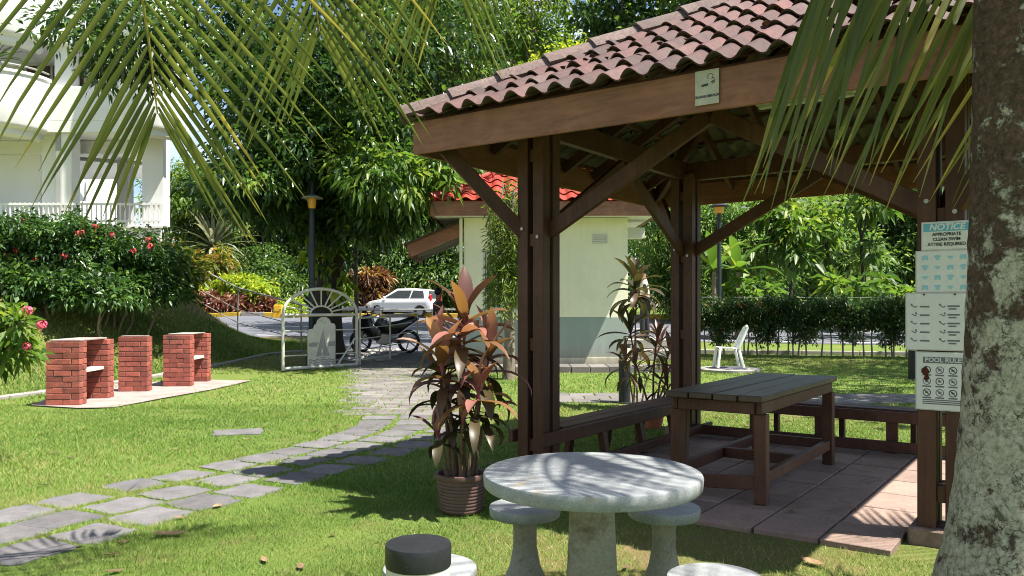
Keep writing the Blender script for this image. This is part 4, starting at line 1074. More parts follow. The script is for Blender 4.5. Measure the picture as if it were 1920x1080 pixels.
def palm_trunk(t, H, r0, r1, rb, lean=(0, 0)):
    prof = []
    mb = MB(); n = 40; rows = 90; vs = []
    for i in range(rows + 1):
        z = -0.1 + (H + 0.1) * i / rows
        r = r1 + (r0 - r1) * max(0, 1 - z / H) + (rb - r0) * math.exp(-max(z, 0) / 0.42)
        r *= 1 + 0.008 * math.sin(z * 46) + 0.006 * math.sin(z * 23 + 1)
        for k in range(n):
            th = 2 * math.pi * k / n
            rr = r * (1 + 0.014 * math.sin(3 * th + z * 1.3) + 0.01 * math.sin(7 * th - z * 3.1) + rnd.uniform(-.006, .006))
            f = max(z, 0) / H
            vs.append((lean[0] * f ** 1.3 + rr * math.cos(th), lean[1] * f ** 1.3 + rr * math.sin(th), z))
    fs = [(i * n + k, i * n + (k + 1) % n, (i + 1) * n + (k + 1) % n, (i + 1) * n + k) for i in range(rows) for k in range(n)]
    mb.add(vs, fs)
    return mb.build('trunk', M_palmbark, t, smooth='all')
pa = thing('coconut_palm', (2.10, 3.3, 0), 'thick lichen-crusted coconut palm trunk with fronds hanging in front of the gazebo roof', 'palm')
palm_trunk(pa, 4.3, 0.225, 0.17, 0.44, (0.0, 0.0))
def loc(p, o): return [Vector(q) - Vector(o) for q in p]
OA = (2.10, 3.3, 0)
frond(pa, loc([(2.1, 3.2, 4.35), (1.98, 3.0, 4.5), (1.8, 2.72, 4.2), (1.62, 2.5, 3.75), (1.5, 2.3, 3.25)], OA), 46, 0.95, 0.5, 0.042, 0.9, 0.35, False)
frond(pa, loc([(2.1, 3.2, 4.35), (1.7, 3.05, 4.65), (1.2, 2.85, 4.5), (0.7, 2.6, 4.1), (0.3, 2.4, 3.6)], OA), 30, 0.85, 0.45, 0.036, 0.9, 0.5, False)
frond(pa, loc([(2.1, 3.2, 4.35), (2.1, 2.8, 4.6), (2.0, 2.1, 4.5), (1.9, 1.4, 4.0), (1.8, 0.9, 3.4)], OA), 28, 0.85, 0.45, 0.036, 0.9, 0.6, False)
frond(pa, loc([(2.2, 3.3, 4.35), (2.8, 3.0, 4.6), (3.7, 2.6, 4.4), (4.5, 2.3, 3.7), (4.9, 2.2, 3.1)], OA), 28, 0.85, 0.45, 0.036, 0.9, 0.6, False)
frond(pa, loc([(2.15, 3.2, 4.35), (2.6, 2.5, 4.7), (3.2, 1.7, 4.5), (3.6, 1.2, 3.9)], OA), 26, 0.85, 0.45, 0.036, 0.9, 0.6, False)
OC = (4.75, 3.1, 0)
pcm = thing('coconut_palm', OC, 'young coconut palm whose sunlit frond hangs across the gazebo fascia beside the thick trunk', 'palm')
palm_trunk(pcm, 2.3, 0.16, 0.13, 0.26)
frond(pcm, loc([(4.6, 3.15, 2.3), (4.1, 3.3, 2.9), (3.4, 3.5, 3.2), (2.75, 3.6, 3.3), (2.2, 3.68, 3.26), (1.75, 3.7, 3.1), (1.42, 3.7, 2.9)], OC), 32, 1.6, 1.0, 0.031, 0.5, 0.2, True, 0.3, 0.35, side_vec=(0.0, 1.0, 0), t0=0.34, hang=(0.55, 0.22))
frond(pcm, loc([(4.7, 3.2, 2.3), (4.55, 3.7, 3.2), (4.2, 4.1, 3.6), (3.8, 4.4, 3.55), (3.5, 4.6, 3.3)], OC), 34, 0.75, 0.45, 0.04, 0.9, 0.4, False)
frond(pcm, loc([(4.75, 3.0, 2.3), (4.9, 2.3, 3.1), (5.0, 1.4, 3.2), (5.0, 0.7, 2.6)], OC), 22, 0.8, 0.45, 0.036, 0.9, 0.6, False)
frond(pcm, loc([(4.9, 3.1, 2.3), (5.6, 3.2, 3.1), (6.4, 3.3, 3.1), (7.0, 3.3, 2.5)], OC), 22, 0.8, 0.45, 0.036, 0.9, 0.6, False)
OB = (-1.1, -2.4, 0)
pb = thing('coconut_palm', OB, 'coconut palm whose long green fronds hang across the top of the lawn view', 'palm')
palm_trunk(pb, 5.0, 0.17, 0.13, 0.3, (0.1, 0.2))
frond(pb, loc([(-1.05, -2.0, 5.0), (-1.2, -0.6, 5.35), (-1.40, 1.0, 5.0), (-1.55, 2.4, 4.25), (-1.68, 3.3, 3.5), (-1.76, 3.85, 2.85), (-1.80, 4.1, 2.38)], OB), 33, 1.75, 0.62, 0.031, 1.15, 0.2, True, 0.2, 0.62, side_vec=(1, 0.12, 0.05), t0=0.5, grav=0.3)
frond(pb, loc([(-1.0, -2.0, 5.0), (-0.95, -0.4, 5.6), (-0.98, 1.4, 5.3), (-1.02, 3.0, 4.4), (-1.05, 4.0, 3.45), (-1.05, 4.4, 2.9)], OB), 31, 1.7, 0.6, 0.029, 1.15, 0.2, True, 0.15, 0.6, side_vec=(1, 0.0, 0.0), t0=0.5, grav=0.3)
frond(pb, loc([(-0.95, -2.0, 5.0), (-0.6, -0.4, 5.6), (-0.45, 1.4, 5.4), (-0.4, 3.0, 4.6), (-0.38, 4.1, 3.75), (-0.36, 4.5, 3.3)], OB), 36, 1.35, 0.6, 0.02, 1.0, 0.3, True, 0.2, 0.65, side_vec=(1, 0.0, 0.0), t0=0.5, grav=0.4)
frond(pb, loc([(-1.2, -2.2, 5.0), (-2.4, -1.6, 5.4), (-3.8, -0.8, 4.8), (-4.8, -0.2, 3.8)], OB), 30, 0.9, 0.5, 0.04, 0.9, 0.6, False)
frond(pb, loc([(-1.2, -2.6, 5.0), (-2.2, -3.4, 5.4), (-3.4, -4.2, 4.8)], OB), 24, 0.9, 0.5, 0.04, 0.9, 0.6, False)
frond(pb, loc([(-0.9, -2.4, 5.0), (0.2, -2.6, 5.5), (1.6, -2.8, 4.9), (2.4, -2.9, 4.0)], OB), 26, 0.9, 0.5, 0.04, 0.9, 0.6, False)

# ------------------------------------------------------------------ brick barbecues
slab_px = [(58, 762), (150, 768), (215, 766), (300, 750), (400, 732), (470, 716), (400, 714), (330, 716), (215, 722), (90, 750)]
bs = sheet('barbecue_slab', slab_px, None, M_slab, 0.02, 'thin pinkish concrete slab under the brick barbecues', 'slab', 1)
BL, BH, BW, JN = 0.226, 0.072, 0.105, 0.009
brick_me = MB().box((0, 0, 0), (BL, BW, BH)).mesh('brick', M_brick, bevel=0.004)
half_me = MB().box((0, 0, 0), (BW, BW, BH)).mesh('brick', M_brick, bevel=0.004)
def pier(parent, x, y, rz, nlen=2, courses=11):
    """two-brick-thick short wall, long side along local x"""
    p = sub('brick_wall', parent, (x, y, 0), (0, 0, rz))
    Lx = nlen * (BL + JN) + 0.0
    MB().box((0, 0, courses * (BH + JN) / 2 - 0.01), (Lx - 0.03, 2 * BW - 0.018, courses * (BH + JN) - 0.02)).build('mortar', M_mortar, p)
    for c in range(courses):
        z = (c + 0.5) * (BH + JN)
        for row in (-1, 1):
            yy = row * (BW + JN) / 2
            if c % 2 == 0:
                xsq = [(-Lx / 2 + (k + 0.5) * (BL + JN), brick_me) for k in range(nlen)]
            else:
                xsq = [(-Lx / 2 + (BW + JN) / 2, half_me)] + [(-Lx / 2 + (BW + JN) + (k + 0.5) * (BL + JN), brick_me) for k in range(nlen - 1)] + [(Lx / 2 - (BW + JN) / 2, half_me)]
            for xx, me in xsq:
                inst('brick', me, p, (xx + rnd.uniform(-.003, .003), yy + rnd.uniform(-.003, .003), z + rnd.uniform(-.002, .002)), (0, 0, rnd.uniform(-.012, .012)))
    return p
def gpos(x, y): return (x, y, gzf(x, y) + 0.02)
q1 = thing('barbecue_pit', gpos(-6.32, 11.8), 'red brick barbecue with white mid shelf and flat pinkish top slab', 'barbecue', R(4), 'brick barbecues on the lawn edge')
pier(q1, 0, -0.40, 0); pier(q1, 0.03, 0.45, 0)
MB().box((0.02, 0.03, 0.46), (0.36, 0.66, 0.045)).build('shelf', M_shelf, q1, bevel=0.005)
MB().box((0.0, 0.0, 0.905), (0.425, 0.86, 0.022)).build('top_slab', M_slab, q1, bevel=0.004)
MB().box((-0.18, 0.03, 0.42), (0.05, 0.66, 0.84)).build('back_panel', M_brick, q1)
q2 = thing('brick_pillar', gpos(-6.18, 13.25), 'freestanding red brick pillar with no shelf, between the two shelved barbecues', 'pillar', R(4), 'brick barbecues on the lawn edge')
pier(q2, 0, 0, 0)
MB().box((0, 0, 0.9), (0.40, 0.17, 0.012)).build('mortar_cap', M_slab, q2)
q3 = thing('barbecue_pit', gpos(-5.84, 14.5), 'red brick barbecue with a white mid shelf nearer the white gate, grey smears on top', 'barbecue', R(4), 'brick barbecues on the lawn edge')
pier(q3, 0, -0.42, 0); pier(q3, 0.03, 0.45, 0)
MB().box((0.02, 0.03, 0.46), (0.36, 0.66, 0.045)).build('shelf', M_shelf, q3, bevel=0.005)
MB().box((-0.18, 0.03, 0.42), (0.05, 0.66, 0.84)).build('back_panel', M_brick, q3)
MB().box((0.0, 0.02, 0.9), (0.40, 0.8, 0.014)).build('top_slab', M_conc, q3, bevel=0.004)

# ------------------------------------------------------------------ white gate with a sailing emblem
GAx, GBx = Vector((-4.75, 16.75)), Vector((-3.47, 18.05))
gw = (GBx - GAx).length; gang = math.atan2(GBx.y - GAx.y, GBx.x - GAx.x)
gt = thing('garden_gate', (GAx.x, GAx.y, gzf(*GAx) + 0.02), 'open cream steel gate with a sunburst arch and a sailing boat emblem', 'gate', gang)
def tube1(parent, pts, r, mat=M_cream, name='bar', n=8): return MB().tube(pts, r, n).build(name, mat, parent, smooth=True)
tube1(gt, [(0, 0, 0), (0, 0, 1.17)], 0.034, name='stile'); tube1(gt, [(gw, 0, 0), (gw, 0, 1.17)], 0.034, name='stile')
tube1(gt, [(0.03, 0, 0.035), (gw - 0.03, 0, 0.035)], 0.036, name='bottom_rail'); tube1(gt, [(0.03, 0, 1.15), (gw - 0.03, 0, 1.15)], 0.032, name='top_rail')
arc = [(gw / 2 - gw / 2 * math.cos(R(t)), 0, 1.17 + 0.54 * math.sin(R(t))) for t in range(0, 181, 9)]
tube1(gt, arc, 0.034, name='arch')
tube1(gt, [(gw / 2 - 0.27 * math.cos(R(t)), 0, 1.17 + 0.17 * math.sin(R(t))) for t in range(0, 181, 12)], 0.02, name='sun_ring')
for t in range(18, 180, 18):
    t += 0
    tube1(gt, [(gw / 2 - 0.28 * math.cos(R(t)), 0, 1.17 + 0.175 * math.sin(R(t))), (gw / 2 - (gw / 2 - 0.03) * math.cos(R(t)), 0, 1.17 + 0.52 * math.sin(R(t)))], 0.017, name='sun_ray', n=6)
for z in (0.3, 0.82): tube1(gt, [(0.03, 0, z), (0.56, 0, z)], 0.014, name='bar', n=6); tube1(gt, [(1.28, 0, z), (gw - 0.03, 0, z)], 0.014, name='bar', n=6)
tube1(gt, [(1.33, 0, 0.06), (gw - 0.05, 0, 0.62)], 0.02, name='diagonal_brace', n=6)
RX = Matrix.Rotation(R(90), 4, 'X')
em = [(0.58, 0.07), (1.26, 0.07), (1.26, 0.9), (1.24, 0.95), (1.18, 0.97), (1.13, 0.97)] + [(0.97 + 0.17 * math.cos(R(t)), 0.97 + 0.135 * math.sin(R(t))) for t in range(0, 181, 15)] + [(0.74, 0.93), (0.72, 0.86), (0.6, 0.84), (0.58, 0.8)]
pl = MB().prism(em, -0.014, 0.014, RX).build('emblem_plate', M_cream, gt)
def em_part(poly, name): MB().prism(poly, 0.0145, 0.02, RX).build(name, M_relief, pl)
em_part([(0.78, 0.27), (0.915, 0.27), (0.94, 0.3), (0.94, 0.78), (0.93, 0.8)], 'sail'); em_part([(0.955, 0.3), (0.965, 0.27), (1.12, 0.27), (1.0, 0.55), (0.958, 0.88)], 'sail')
em_part([(0.6, 0.47), (0.79, 0.47), (0.84, 0.57), (0.78, 0.55), (0.71, 0.57), (0.65, 0.545), (0.6, 0.56)], 'hill'); em_part([(1.07, 0.47), (1.245, 0.47), (1.245, 0.59), (1.19, 0.565), (1.12, 0.58), (1.05, 0.55)], 'hill')
em_part([(0.87, 0.24), (1.03, 0.24), (1.0, 0.225), (0.9, 0.225)], 'hull')
for k, z in enumerate((0.185, 0.135, 0.09)):
    up_, dn_ = [], []
    for i in range(17):
        x = 0.6 + 0.64 * i / 16; w_ = 0.014 * math.sin(i * 1.6 + k)
        up_.append((x, z + w_ + 0.012)); dn_.append((x, z + w_ - 0.012))
    em_part(dn_ + up_[::-1], 'wave')
for cx, cz in ((0.9, 1.02), (1.0, 0.98)):
    em_part([(cx - 0.05, cz + 0.02), (cx - 0.02, cz + 0.015), (cx, cz - 0.01), (cx + 0.02, cz + 0.02), (cx + 0.05, cz + 0.03), (cx + 0.01, cz), (cx, cz - 0.025), (cx - 0.01, cz)], 'gull')
# railings
def railing(name, pts, tops, rails, label, r=0.022, mat=M_railm, cat='railing', rr=0.016):
    t = thing(name, (pts[0][0], pts[0][1], gzf(*pts[0])), label, cat)
    o = Vector((pts[0][0], pts[0][1], gzf(*pts[0])))
    bs_ = [Vector((p[0], p[1], gzf(*p))) - o for p in pts]
    for b, h in zip(bs_, tops): tube1(t, [b - Vector((0, 0, 0.1)), b + Vector((0, 0, h))], r, mat, 'post')
    for f in rails:
        tube1(t, [b + Vector((0, 0, h * f)) for b, h in zip(bs_, tops)], rr * (1.5 if f > 0.98 else 0.8), mat, 'rail')
    return t
railing('railing', [(-3.42, 18.15), (-2.93, 19.4), (-2.5, 21.3)], [1.05, 1.05, 1.05], [1.0, 0.78, 0.55, 0.32, 0.1], 'cream tube railing joining the open gate beside the parked motorbike', mat=M_cream)
railing('railing', [(-3.62, 22.2), (-2.2, 22.3), (-0.9, 22.4)], [1.1, 1.1, 1.1], [1.0, 0.7, 0.4], 'second grey tube railing standing behind the motorbike', mat=M_railm)
railing('handrail', [(-10.4, 23.4), (-8.15, 24.0), (-5.9, 22.6), (-4.75, 20.6)], [1.15, 1.3, 1.2, 1.2], [1.0, 0.5, 0.2], 'thin grey handrail running down the end of the bank towards the gate')
w_ = thing('gate_post', G(815, 696), 'short white square post standing behind the pink cordyline', 'post')
MB().box((0, 0, 0.3), (0.09, 0.09, 0.66)).build('shaft', M_cream, w_, bevel=0.006); MB().box((0, 0, 0.64), (0.11, 0.11, 0.03)).build('cap', M_cream, w_, bevel=0.006)
# pebbles round the tree and the bike
n = 900
xx = nr.uniform(-4.6, -2.9, n); yy = nr.uniform(18.9, 22.4, n); rr = nr.uniform(0.03, 0.08, n)
mb = MB()
ico = [(0, 0, 1), (0.9, 0, 0.3), (0.3, 0.85, 0.3), (-0.7, 0.5, 0.3), (-0.7, -0.5, 0.3), (0.3, -0.85, 0.3)]
for x, y, r in zip(xx, yy, rr):
    z = gzf(x, y) + 0.005; a = rnd.uniform(0, 6)
    mb.add([(x + r * (p[0] * math.cos(a) - p[1] * math.sin(a)), y + r * (p[0] * math.sin(a) + p[1] * math.cos(a)), z + r * 0.55 * p[2]) for p in ico], [(0, 1, 2), (0, 2, 3), (0, 3, 4), (0, 4, 5), (0, 5, 1)])
o = mb.build('gravel', M_pebble); setp(o, 'bed of pale pebbles between the gate and the motorbike', 'gravel', kind='stuff')

# ------------------------------------------------------------------ guardhouse
GY = 17.45
gh = thing('guardhouse', (0.73, GY, gzf(0.73, GY)), 'small cream guardhouse with a red tile roof and grey-green lower wall', 'guardhouse')
OG = Vector((0.73, GY, gzf(0.73, GY)))
def gb(x0, x1, y0, y1, z0, z1, name, mat, parent=gh, bevel=0.004):
    return MB().box(((x0 + x1) / 2 - OG.x, (y0 + y1) / 2 - OG.y, (z0 + z1) / 2 - OG.z), (x1 - x0, y1 - y0, z1 - z0)).build(name, mat, parent, bevel=bevel)
XL, XR, ZT = -1.04, 2.50, 3.32
WX0, WX1, WZ0, WZ1 = -0.63, 0.17, 1.34, 2.63
D2 = GY + 3.0
gb(XL, WX0, GY, GY + 0.15, 1.172, ZT, 'upper_wall', M_wallcream); gb(WX1, XR, GY, GY + 0.15, 1.172, ZT, 'upper_wall', M_wallcream)
gb(WX0, WX1, GY + 0.001, GY + 0.15, WZ1, ZT, 'upper_wall', M_wallcream); gb(WX0, WX1, GY + 0.001, GY + 0.15, 1.172, WZ0, 'upper_wall', M_wallcream)
gb(XL, XR, GY - 0.004, GY + 0.15, 0.3, 1.17, 'lower_wall', M_wallgreen); gb(XL - 0.02, XR + 0.02, GY - 0.03, GY + 0.15, -0.1, 0.3, 'plinth', M_wallcream)
for x in (XL + 0.075, XR - 0.075):
    gb(x - 0.075, x + 0.075, GY + 0.152, D2, 1.172, ZT, 'upper_wall', M_wallcream); gb(x - 0.078, x + 0.078, GY + 0.152, D2, 0.0, 1.17, 'lower_wall', M_wallgreen)
gb(XL, XR, D2 + 0.002, D2 + 0.15, 0, ZT, 'rear_wall', M_wallcream)
wi = gb(WX0 + 0.03, WX1 - 0.03, GY + 0.09, GY + 0.1, WZ0 + 0.03, WZ1 - 0.03, 'window', M_glass, bevel=0)
fr = MB()
for (x0, x1, z0, z1) in ((WX0, WX0 + 0.05, WZ0, WZ1), (WX1 - 0.05, WX1, WZ0, WZ1), (WX0 + 0.05, WX1 - 0.05, WZ0, WZ0 + 0.05), (WX0 + 0.05, WX1 - 0.05, WZ1 - 0.05, WZ1), ((WX0 + WX1) / 2 - 0.02, (WX0 + WX1) / 2 + 0.02, WZ0 + 0.05, WZ1 - 0.05)):
    fr.box(((x0 + x1) / 2 - OG.x, GY + 0.06 - OG.y, (z0 + z1) / 2 - OG.z), (x1 - x0, 0.05, z1 - z0))
fr.build('window_frame', M_white_metal, wi)
for k in range(7):
    x = WX0 + 0.08 + k * 0.11
    MB().tube([(x - OG.x, GY + 0.02 - OG.y, WZ0 - OG.z), (x - OG.x, GY + 0.02 - OG.y, WZ1 - OG.z)], 0.008, 6).build('window_bar', M_white_metal, wi)
# roof: hip, eave overhang 0.62
ex0, ex1, ey0, ey1 = XL - 0.66, XR + 0.55, GY - 0.6, D2 + 0.6
ze, run = 3.62, (ey1 - ey0) / 2; zr = ze + run * 0.56
for (a, b) in (((ex0, ey0), (ex1, ey0)), ((ex1, ey0), (ex1, ey1)), ((ex1, ey1), (ex0, ey1)), ((ex0, ey1), (ex0, ey0))):
    A_, B_ = Vector((*a, 3.45)) - OG, Vector((*b, 3.45)) - OG
    dd_ = (B_ - A_).normalized(); nn_ = Vector((-dd_.y, dd_.x, 0)) * 0.015; e_ = 0.0 if abs(dd_.x) > 0.5 else 0.031
    MB().beam(A_ + nn_ + dd_ * e_, B_ + nn_ - dd_ * e_, 0.03, 0.3).build('fascia_board', M_fascia, gh)
gb(ex0 + 0.035, ex1 - 0.035, ey0 + 0.035, ey1 - 0.035, 3.33, 3.345, 'soffit', M_white, bevel=0)
c0, c1 = Vector((ex0 + run, (ey0 + ey1) / 2, zr)), Vector((ex1 - run, (ey0 + ey1) / 2, zr))
if c1.x < c0.x: c0.x = c1.x = (ex0 + ex1) / 2
mb = MB()
cor = [Vector((ex0, ey0, ze)), Vector((ex1, ey0, ze)), Vector((ex1, ey1, ze)), Vector((ex0, ey1, ze))]
mb.add([v - OG - Vector((0, 0, 0.02)) for v in cor + [c0, c1]], [(0, 1, 5, 4), (1, 2, 5), (2, 3, 4, 5), (3, 0, 4)])
mb.build('roof_deck', M_redtile, gh)
gtw, gth = 0.30, 0.36; ga_ = math.atan(0.56)
gt_me = tile_mesh(w=gtw, l=gth + 0.05, amp=0.055, npt=8).mesh('roof_tile', [M_redtile, M_redtile], smooth=True)
def roof_side(orig, ux, uy, length, hl0, hr0):
    nrow = int(run / math.cos(ga_) / gth)
    for r_ in range(nrow):
        inn = (r_ + 0.35) * gth * math.cos(ga_)
        ncol = int(length / gtw)
        for c_ in range(ncol):
            s_ = (c_ + 0.5) * length / ncol
            if s_ < inn - 0.06 or s_ > length - inn + 0.06: continue
            p = orig + ux * s_
            M = Matrix.Translation(p - OG) @ Matrix((( ux.x, uy.x, 0, 0), (ux.y, uy.y, 0, 0), (0, 0, 1, 0), (0, 0, 0, 1))) @ Matrix.Rotation(ga_, 4, 'X') @ Matrix.Translation((0, r_ * gth - 0.05, 0.0))
            o = inst('roof_tile', gt_me, gh); o.matrix_local = M
roof_side(cor[0], Vector((1, 0, 0)), Vector((0, 1, 0)), ex1 - ex0, 0, 0)
roof_side(cor[3], Vector((0, -1, 0)), Vector((1, 0, 0)), ey1 - ey0, 0, 0)
roof_side(cor[1], Vector((0, 1, 0)), Vector((-1, 0, 0)), ey1 - ey0, 0, 0)
for k, v in enumerate(cor):
    tgt = c0 if k in (0, 3) else c1
    for i in range(7):
        a = v.lerp(tgt, i / 7) - OG + Vector((0, 0, 0.05)); b = v.lerp(tgt, (i + 1.1) / 7) - OG + Vector((0, 0, 0.035))
        MB().tube([a, b], [0.11, 0.09], 8).build('hip_tile', M_redtile, gh, smooth=True)
# lean-to canopy on its road side
la, lb_ = Vector((XL - 0.02, GY + 0.15, 3.12)) - OG, Vector((-2.25, GY + 0.15, 2.62)) - OG
MB().beam(la, lb_, 0.03, 0.3).build('canopy_fascia', M_fascia, gh)
MB().beam(lb_ + Vector((0, 0.017, 0)), lb_ + Vector((0, 2.6, 0)), 0.03, 0.28).build('canopy_fascia', M_fascia, gh)
mb = MB(); up_ = Vector((0, 0, 0.17))
mb.add([la + up_ - Vector((0, .1, 0)), lb_ + up_ + Vector((-.1, -.1, -.03)), lb_ + up_ + Vector((-.1, 2.7, -.03)), la + up_ + Vector((0, 2.7, 0))] + [la + up_ - Vector((0, .1, .04)), lb_ + up_ + Vector((-.1, -.1, -.07)), lb_ + up_ + Vector((-.1, 2.7, -.07)), la + up_ + Vector((0, 2.7, -.04))], [(0, 1, 2, 3), (7, 6, 5, 4), (0, 4, 5, 1), (1, 5, 6, 2), (2, 6, 7, 3), (3, 7, 4, 0)])
mb.build('canopy_roof', M_tile, gh)
for yy_ in (0.6, 1.5, 2.4): MB().beam(la + Vector((0, yy_, -0.02)), lb_ + Vector((0, yy_, -0.02)), 0.05, 0.1).build('canopy_rafter', M_greycol, gh)
MB().tube([(XL - 0.06 - OG.x, GY - 0.06 - OG.y, 0.1 - OG.z), (XL - 0.06 - OG.x, GY - 0.06 - OG.y, 3.3 - OG.z)], 0.035, 8).build('downpipe', M_wallcream, gh, smooth=True)
gb(XR + 0.02, XR + 0.45, GY + 0.5, GY + 0.9, 2.93, 3.16, 'wall_unit', M_white_metal)
MB().tube([(0.6 - OG.x, -0.02, 3.3 - OG.z), (0.6 - OG.x, -0.02, 0.3)], 0.012, 6).build('conduit', M_wallcream, gh)
mb = MB()
for k in range(5): mb.box((1.9 - OG.x, -0.012, 2.78 - OG.z + k * 0.045), (0.32, 0.022, 0.03))
mb.build('vent_louvre', M_white_metal, gh)
# stepped footing in front of it
stp = thing('footing_step', (1.2, GY - 0.5, gzf(1.2, GY - 0.5)), 'low grey block step along the foot of the guardhouse wall', 'step')
for k in range(12):
    MB().box((0, 0, 0.03), (0.372, 0.8, 0.16)).build('block', M_brickpath, stp, bevel=0.01, loc=(-2.1 + k * 0.385, rnd.uniform(-.01, .01), rnd.uniform(-.004, .004)))

# ------------------------------------------------------------------ white apartment building on the rise
BY = 24.5
def bx(px): return (px - 960) / F * BY
def bz(py): return CH - (py - HZ) / F * BY
OBD = Vector((-13, BY, 2.6))
bd = thing('apartment_building', OBD, 'white apartment block with curved balconies and ground floor columns above the bank', 'building')
def wp(z0, z1, name, ex=0.0, mat=M_white):
    pl_ = [(BX0, BY - ex), (BX1 + ex, BY - ex), (BX1 - 4.6, BY + 9), (BX0, BY + 9)]
    return MB().prism([(x - OBD.x, y - OBD.y) for x, y in pl_], z0 - OBD.z, z1 - OBD.z).build(name, mat, bd, bevel=0.01)
def wb(x0, x1, y0, y1, z0, z1, name, mat=M_white, bevel=0.01):
    return MB().box(((x0 + x1) / 2 - OBD.x, (y0 + y1) / 2 - OBD.y, (z0 + z1) / 2 - OBD.z), (x1 - x0, y1 - y0, z1 - z0)).build(name, mat, bd, bevel=bevel)
BX0, BX1 = -26.0, bx(303)
zf = bz(428)
wp(0.5, zf, 'base_wall'); wp(zf + 0.002, zf + 0.09, 'floor_slab', 0.05)
zs0, zs1 = bz(248), bz(162)
for (p0, p1, dy, mat) in ((60, 88, 0.5, M_white), (111, 131, 0.1, M_white), (262, 302, 0.15, M_white)):
    wb(bx(p0), bx(p1), BY + dy, BY + dy + 0.5, zf + 0.092, zs0 - 0.002, 'column', mat)
wb(bx(100), bx(111) - 0.01, BY + 0.1, BY + 0.9, zf + 0.092, zs0 - 0.002, 'column', M_greycol)
wb(-14.05, -13.63, BY + 4.2, BY + 4.6, zf + 0.092, zs0 - 0.002, 'column', M_greycol)
wb(bx(-60), bx(22), BY + 1.5, BY + 2.4, zf + 0.092, zs0 - 0.002, 'column', M_white)
wb(bx(22) + 0.01, bx(42), BY + 2.2, BY + 2.6, zf + 0.092, zs0 - 0.002, 'column', M_brown_int)
wp(zs0, zs0 + 0.35, 'first_floor_slab', 0.0); wb(bx(80), BX1 + 0.28, BY + 0.002, BY + 0.18, zs0 + 0.352, zs1, 'balcony_wall')
wb(BX0, BX1 - 0.6, BY + 1.2, BY + 1.6, zs0 - 0.42, zs0 - 0.005, 'downstand_beam')
# upper storeys
zt1 = bz(82)
for (p0, p1) in ((95, 128), (210, 240)): wb(bx(p0), bx(p1), BY + 0.2, BY + 0.6, zs1 - 1.2, zt1 + 0.3, 'column')
wb(BX0, bx(300), BY + 2.0, BY + 2.2, zs0 + 0.352, zt1 + 0.2, 'upper_wall', M_white)
wb(bx(-30), bx(92), BY + 1.9, BY + 1.99, zs1 - 1.0, zt1 - 0.1, 'balcony_door', M_brown_int)
for k in range(5):
    x = bx(-25 + k * 27); wb(x, x + 0.08, BY + 1.84, BY + 1.895, zs1 - 1.0, zt1 - 0.1, 'door_mullion', M_greycol)
wb(bx(140), bx(205), BY + 1.93, BY + 1.99, zs1 - 0.6, zt1 - 0.3, 'window', M_glass)
wp(zt1, zt1 + 0.4, 'second_floor_slab', 0.05); wb(bx(80), BX1 + 0.28, BY + 0.002, BY + 0.18, zt1 + 0.402, zt1 + 1.5, 'balcony_wall')
wb(BX0, bx(300), BY + 2.0, BY + 2.2, zt1 + 0.402, zt1 + 3.4, 'upper_wall'); wp(zt1 + 3.4, zt1 + 3.8, 'roof_slab', 0.05)
for z0_ in (zs0, zt1):
    for cx_, rr_ in ((bx(-5), 1.55), (bx(285), 0.95)):
        prof = [(rr_ * 0.78, -0.3), (rr_ * 0.86, -0.22), (rr_ * 0.86, -0.06), (rr_ * 0.97, 0.0), (rr_, 0.08), (rr_, 1.52), (rr_ * 1.03, 1.54), (rr_ * 1.03, 1.62), (rr_ * 0.93, 1.62), (rr_ * 0.93, 0.35), (0.02, 0.35)]
        MB().lathe(prof, 36, (cx_ - OBD.x, BY + 0.1 - OBD.y, z0_ - OBD.z), False, False, math.pi, 2 * math.pi).build('curved_balcony', M_white, bd, smooth=True)
MB().tube([(bx(-5) - OBD.x + 1.5 * math.cos(R(t)), BY + 0.1 - OBD.y + 1.5 * math.sin(R(t)), zs0 + 1.78 - OBD.z) for t in range(180, 361, 10)], 0.03, 8).build('balcony_handrail', M_railm, bd)
# ground floor railing
mb_h = (bz(383), bz(426))
MB().box((( -19 + BX1) / 2 - OBD.x, BY - 0.02 - OBD.y, mb_h[0] - OBD.z), (BX1 + 19, 0.06, 0.06)).build('rail_top', M_white, bd)
MB().box((( -19 + BX1) / 2 - OBD.x, BY - 0.02 - OBD.y, zf + 0.22 - OBD.z), (BX1 + 19, 0.05, 0.05)).build('rail_bottom', M_white, bd)
bal_me = MB().box((0, 0, (mb_h[0] - zf) / 2 - 0.02), (0.035, 0.035, mb_h[0] - zf - 0.05)).mesh('baluster', M_white)
x = -18.4
while x < BX1:
    inst('baluster', bal_me, bd, (x - OBD.x, BY - 0.02 - OBD.y, zf + 0.09 - OBD.z)); x += 0.145
MB().tube([(bx(60) - OBD.x, 1.0, zs0 - 0.55 - OBD.z), (bx(250) - OBD.x, 1.2, zs0 - 0.75 - OBD.z)], 0.06, 8).build('ceiling_pipe', M_railm, bd)
b2 = thing('apartment_building', (-24.5, 46, 2), 'second white block glimpsed between the columns of the nearer one', 'building')
MB().box((-3, 0, 6), (8, 8, 14)).build('wall', M_white, b2)
for z in (3.5, 7.5, 11.5): MB().lathe([(1.7, -0.4), (2.0, -0.2), (2.2, 0), (2.2, 1.2), (2.0, 1.2), (2.0, 0.2), (0.02, 0.2)], 24, (1.4, -3.9, z), False, False, math.pi, 2 * math.pi + 1.2).build('curved_balcony', M_white, b2, smooth=True)
for z in (4.2, 8.2): 
    for x in (-5, -2.5): MB().box((x, -4.02, z), (1.4, 0.06, 1.8)).build('window', M_glass, b2)
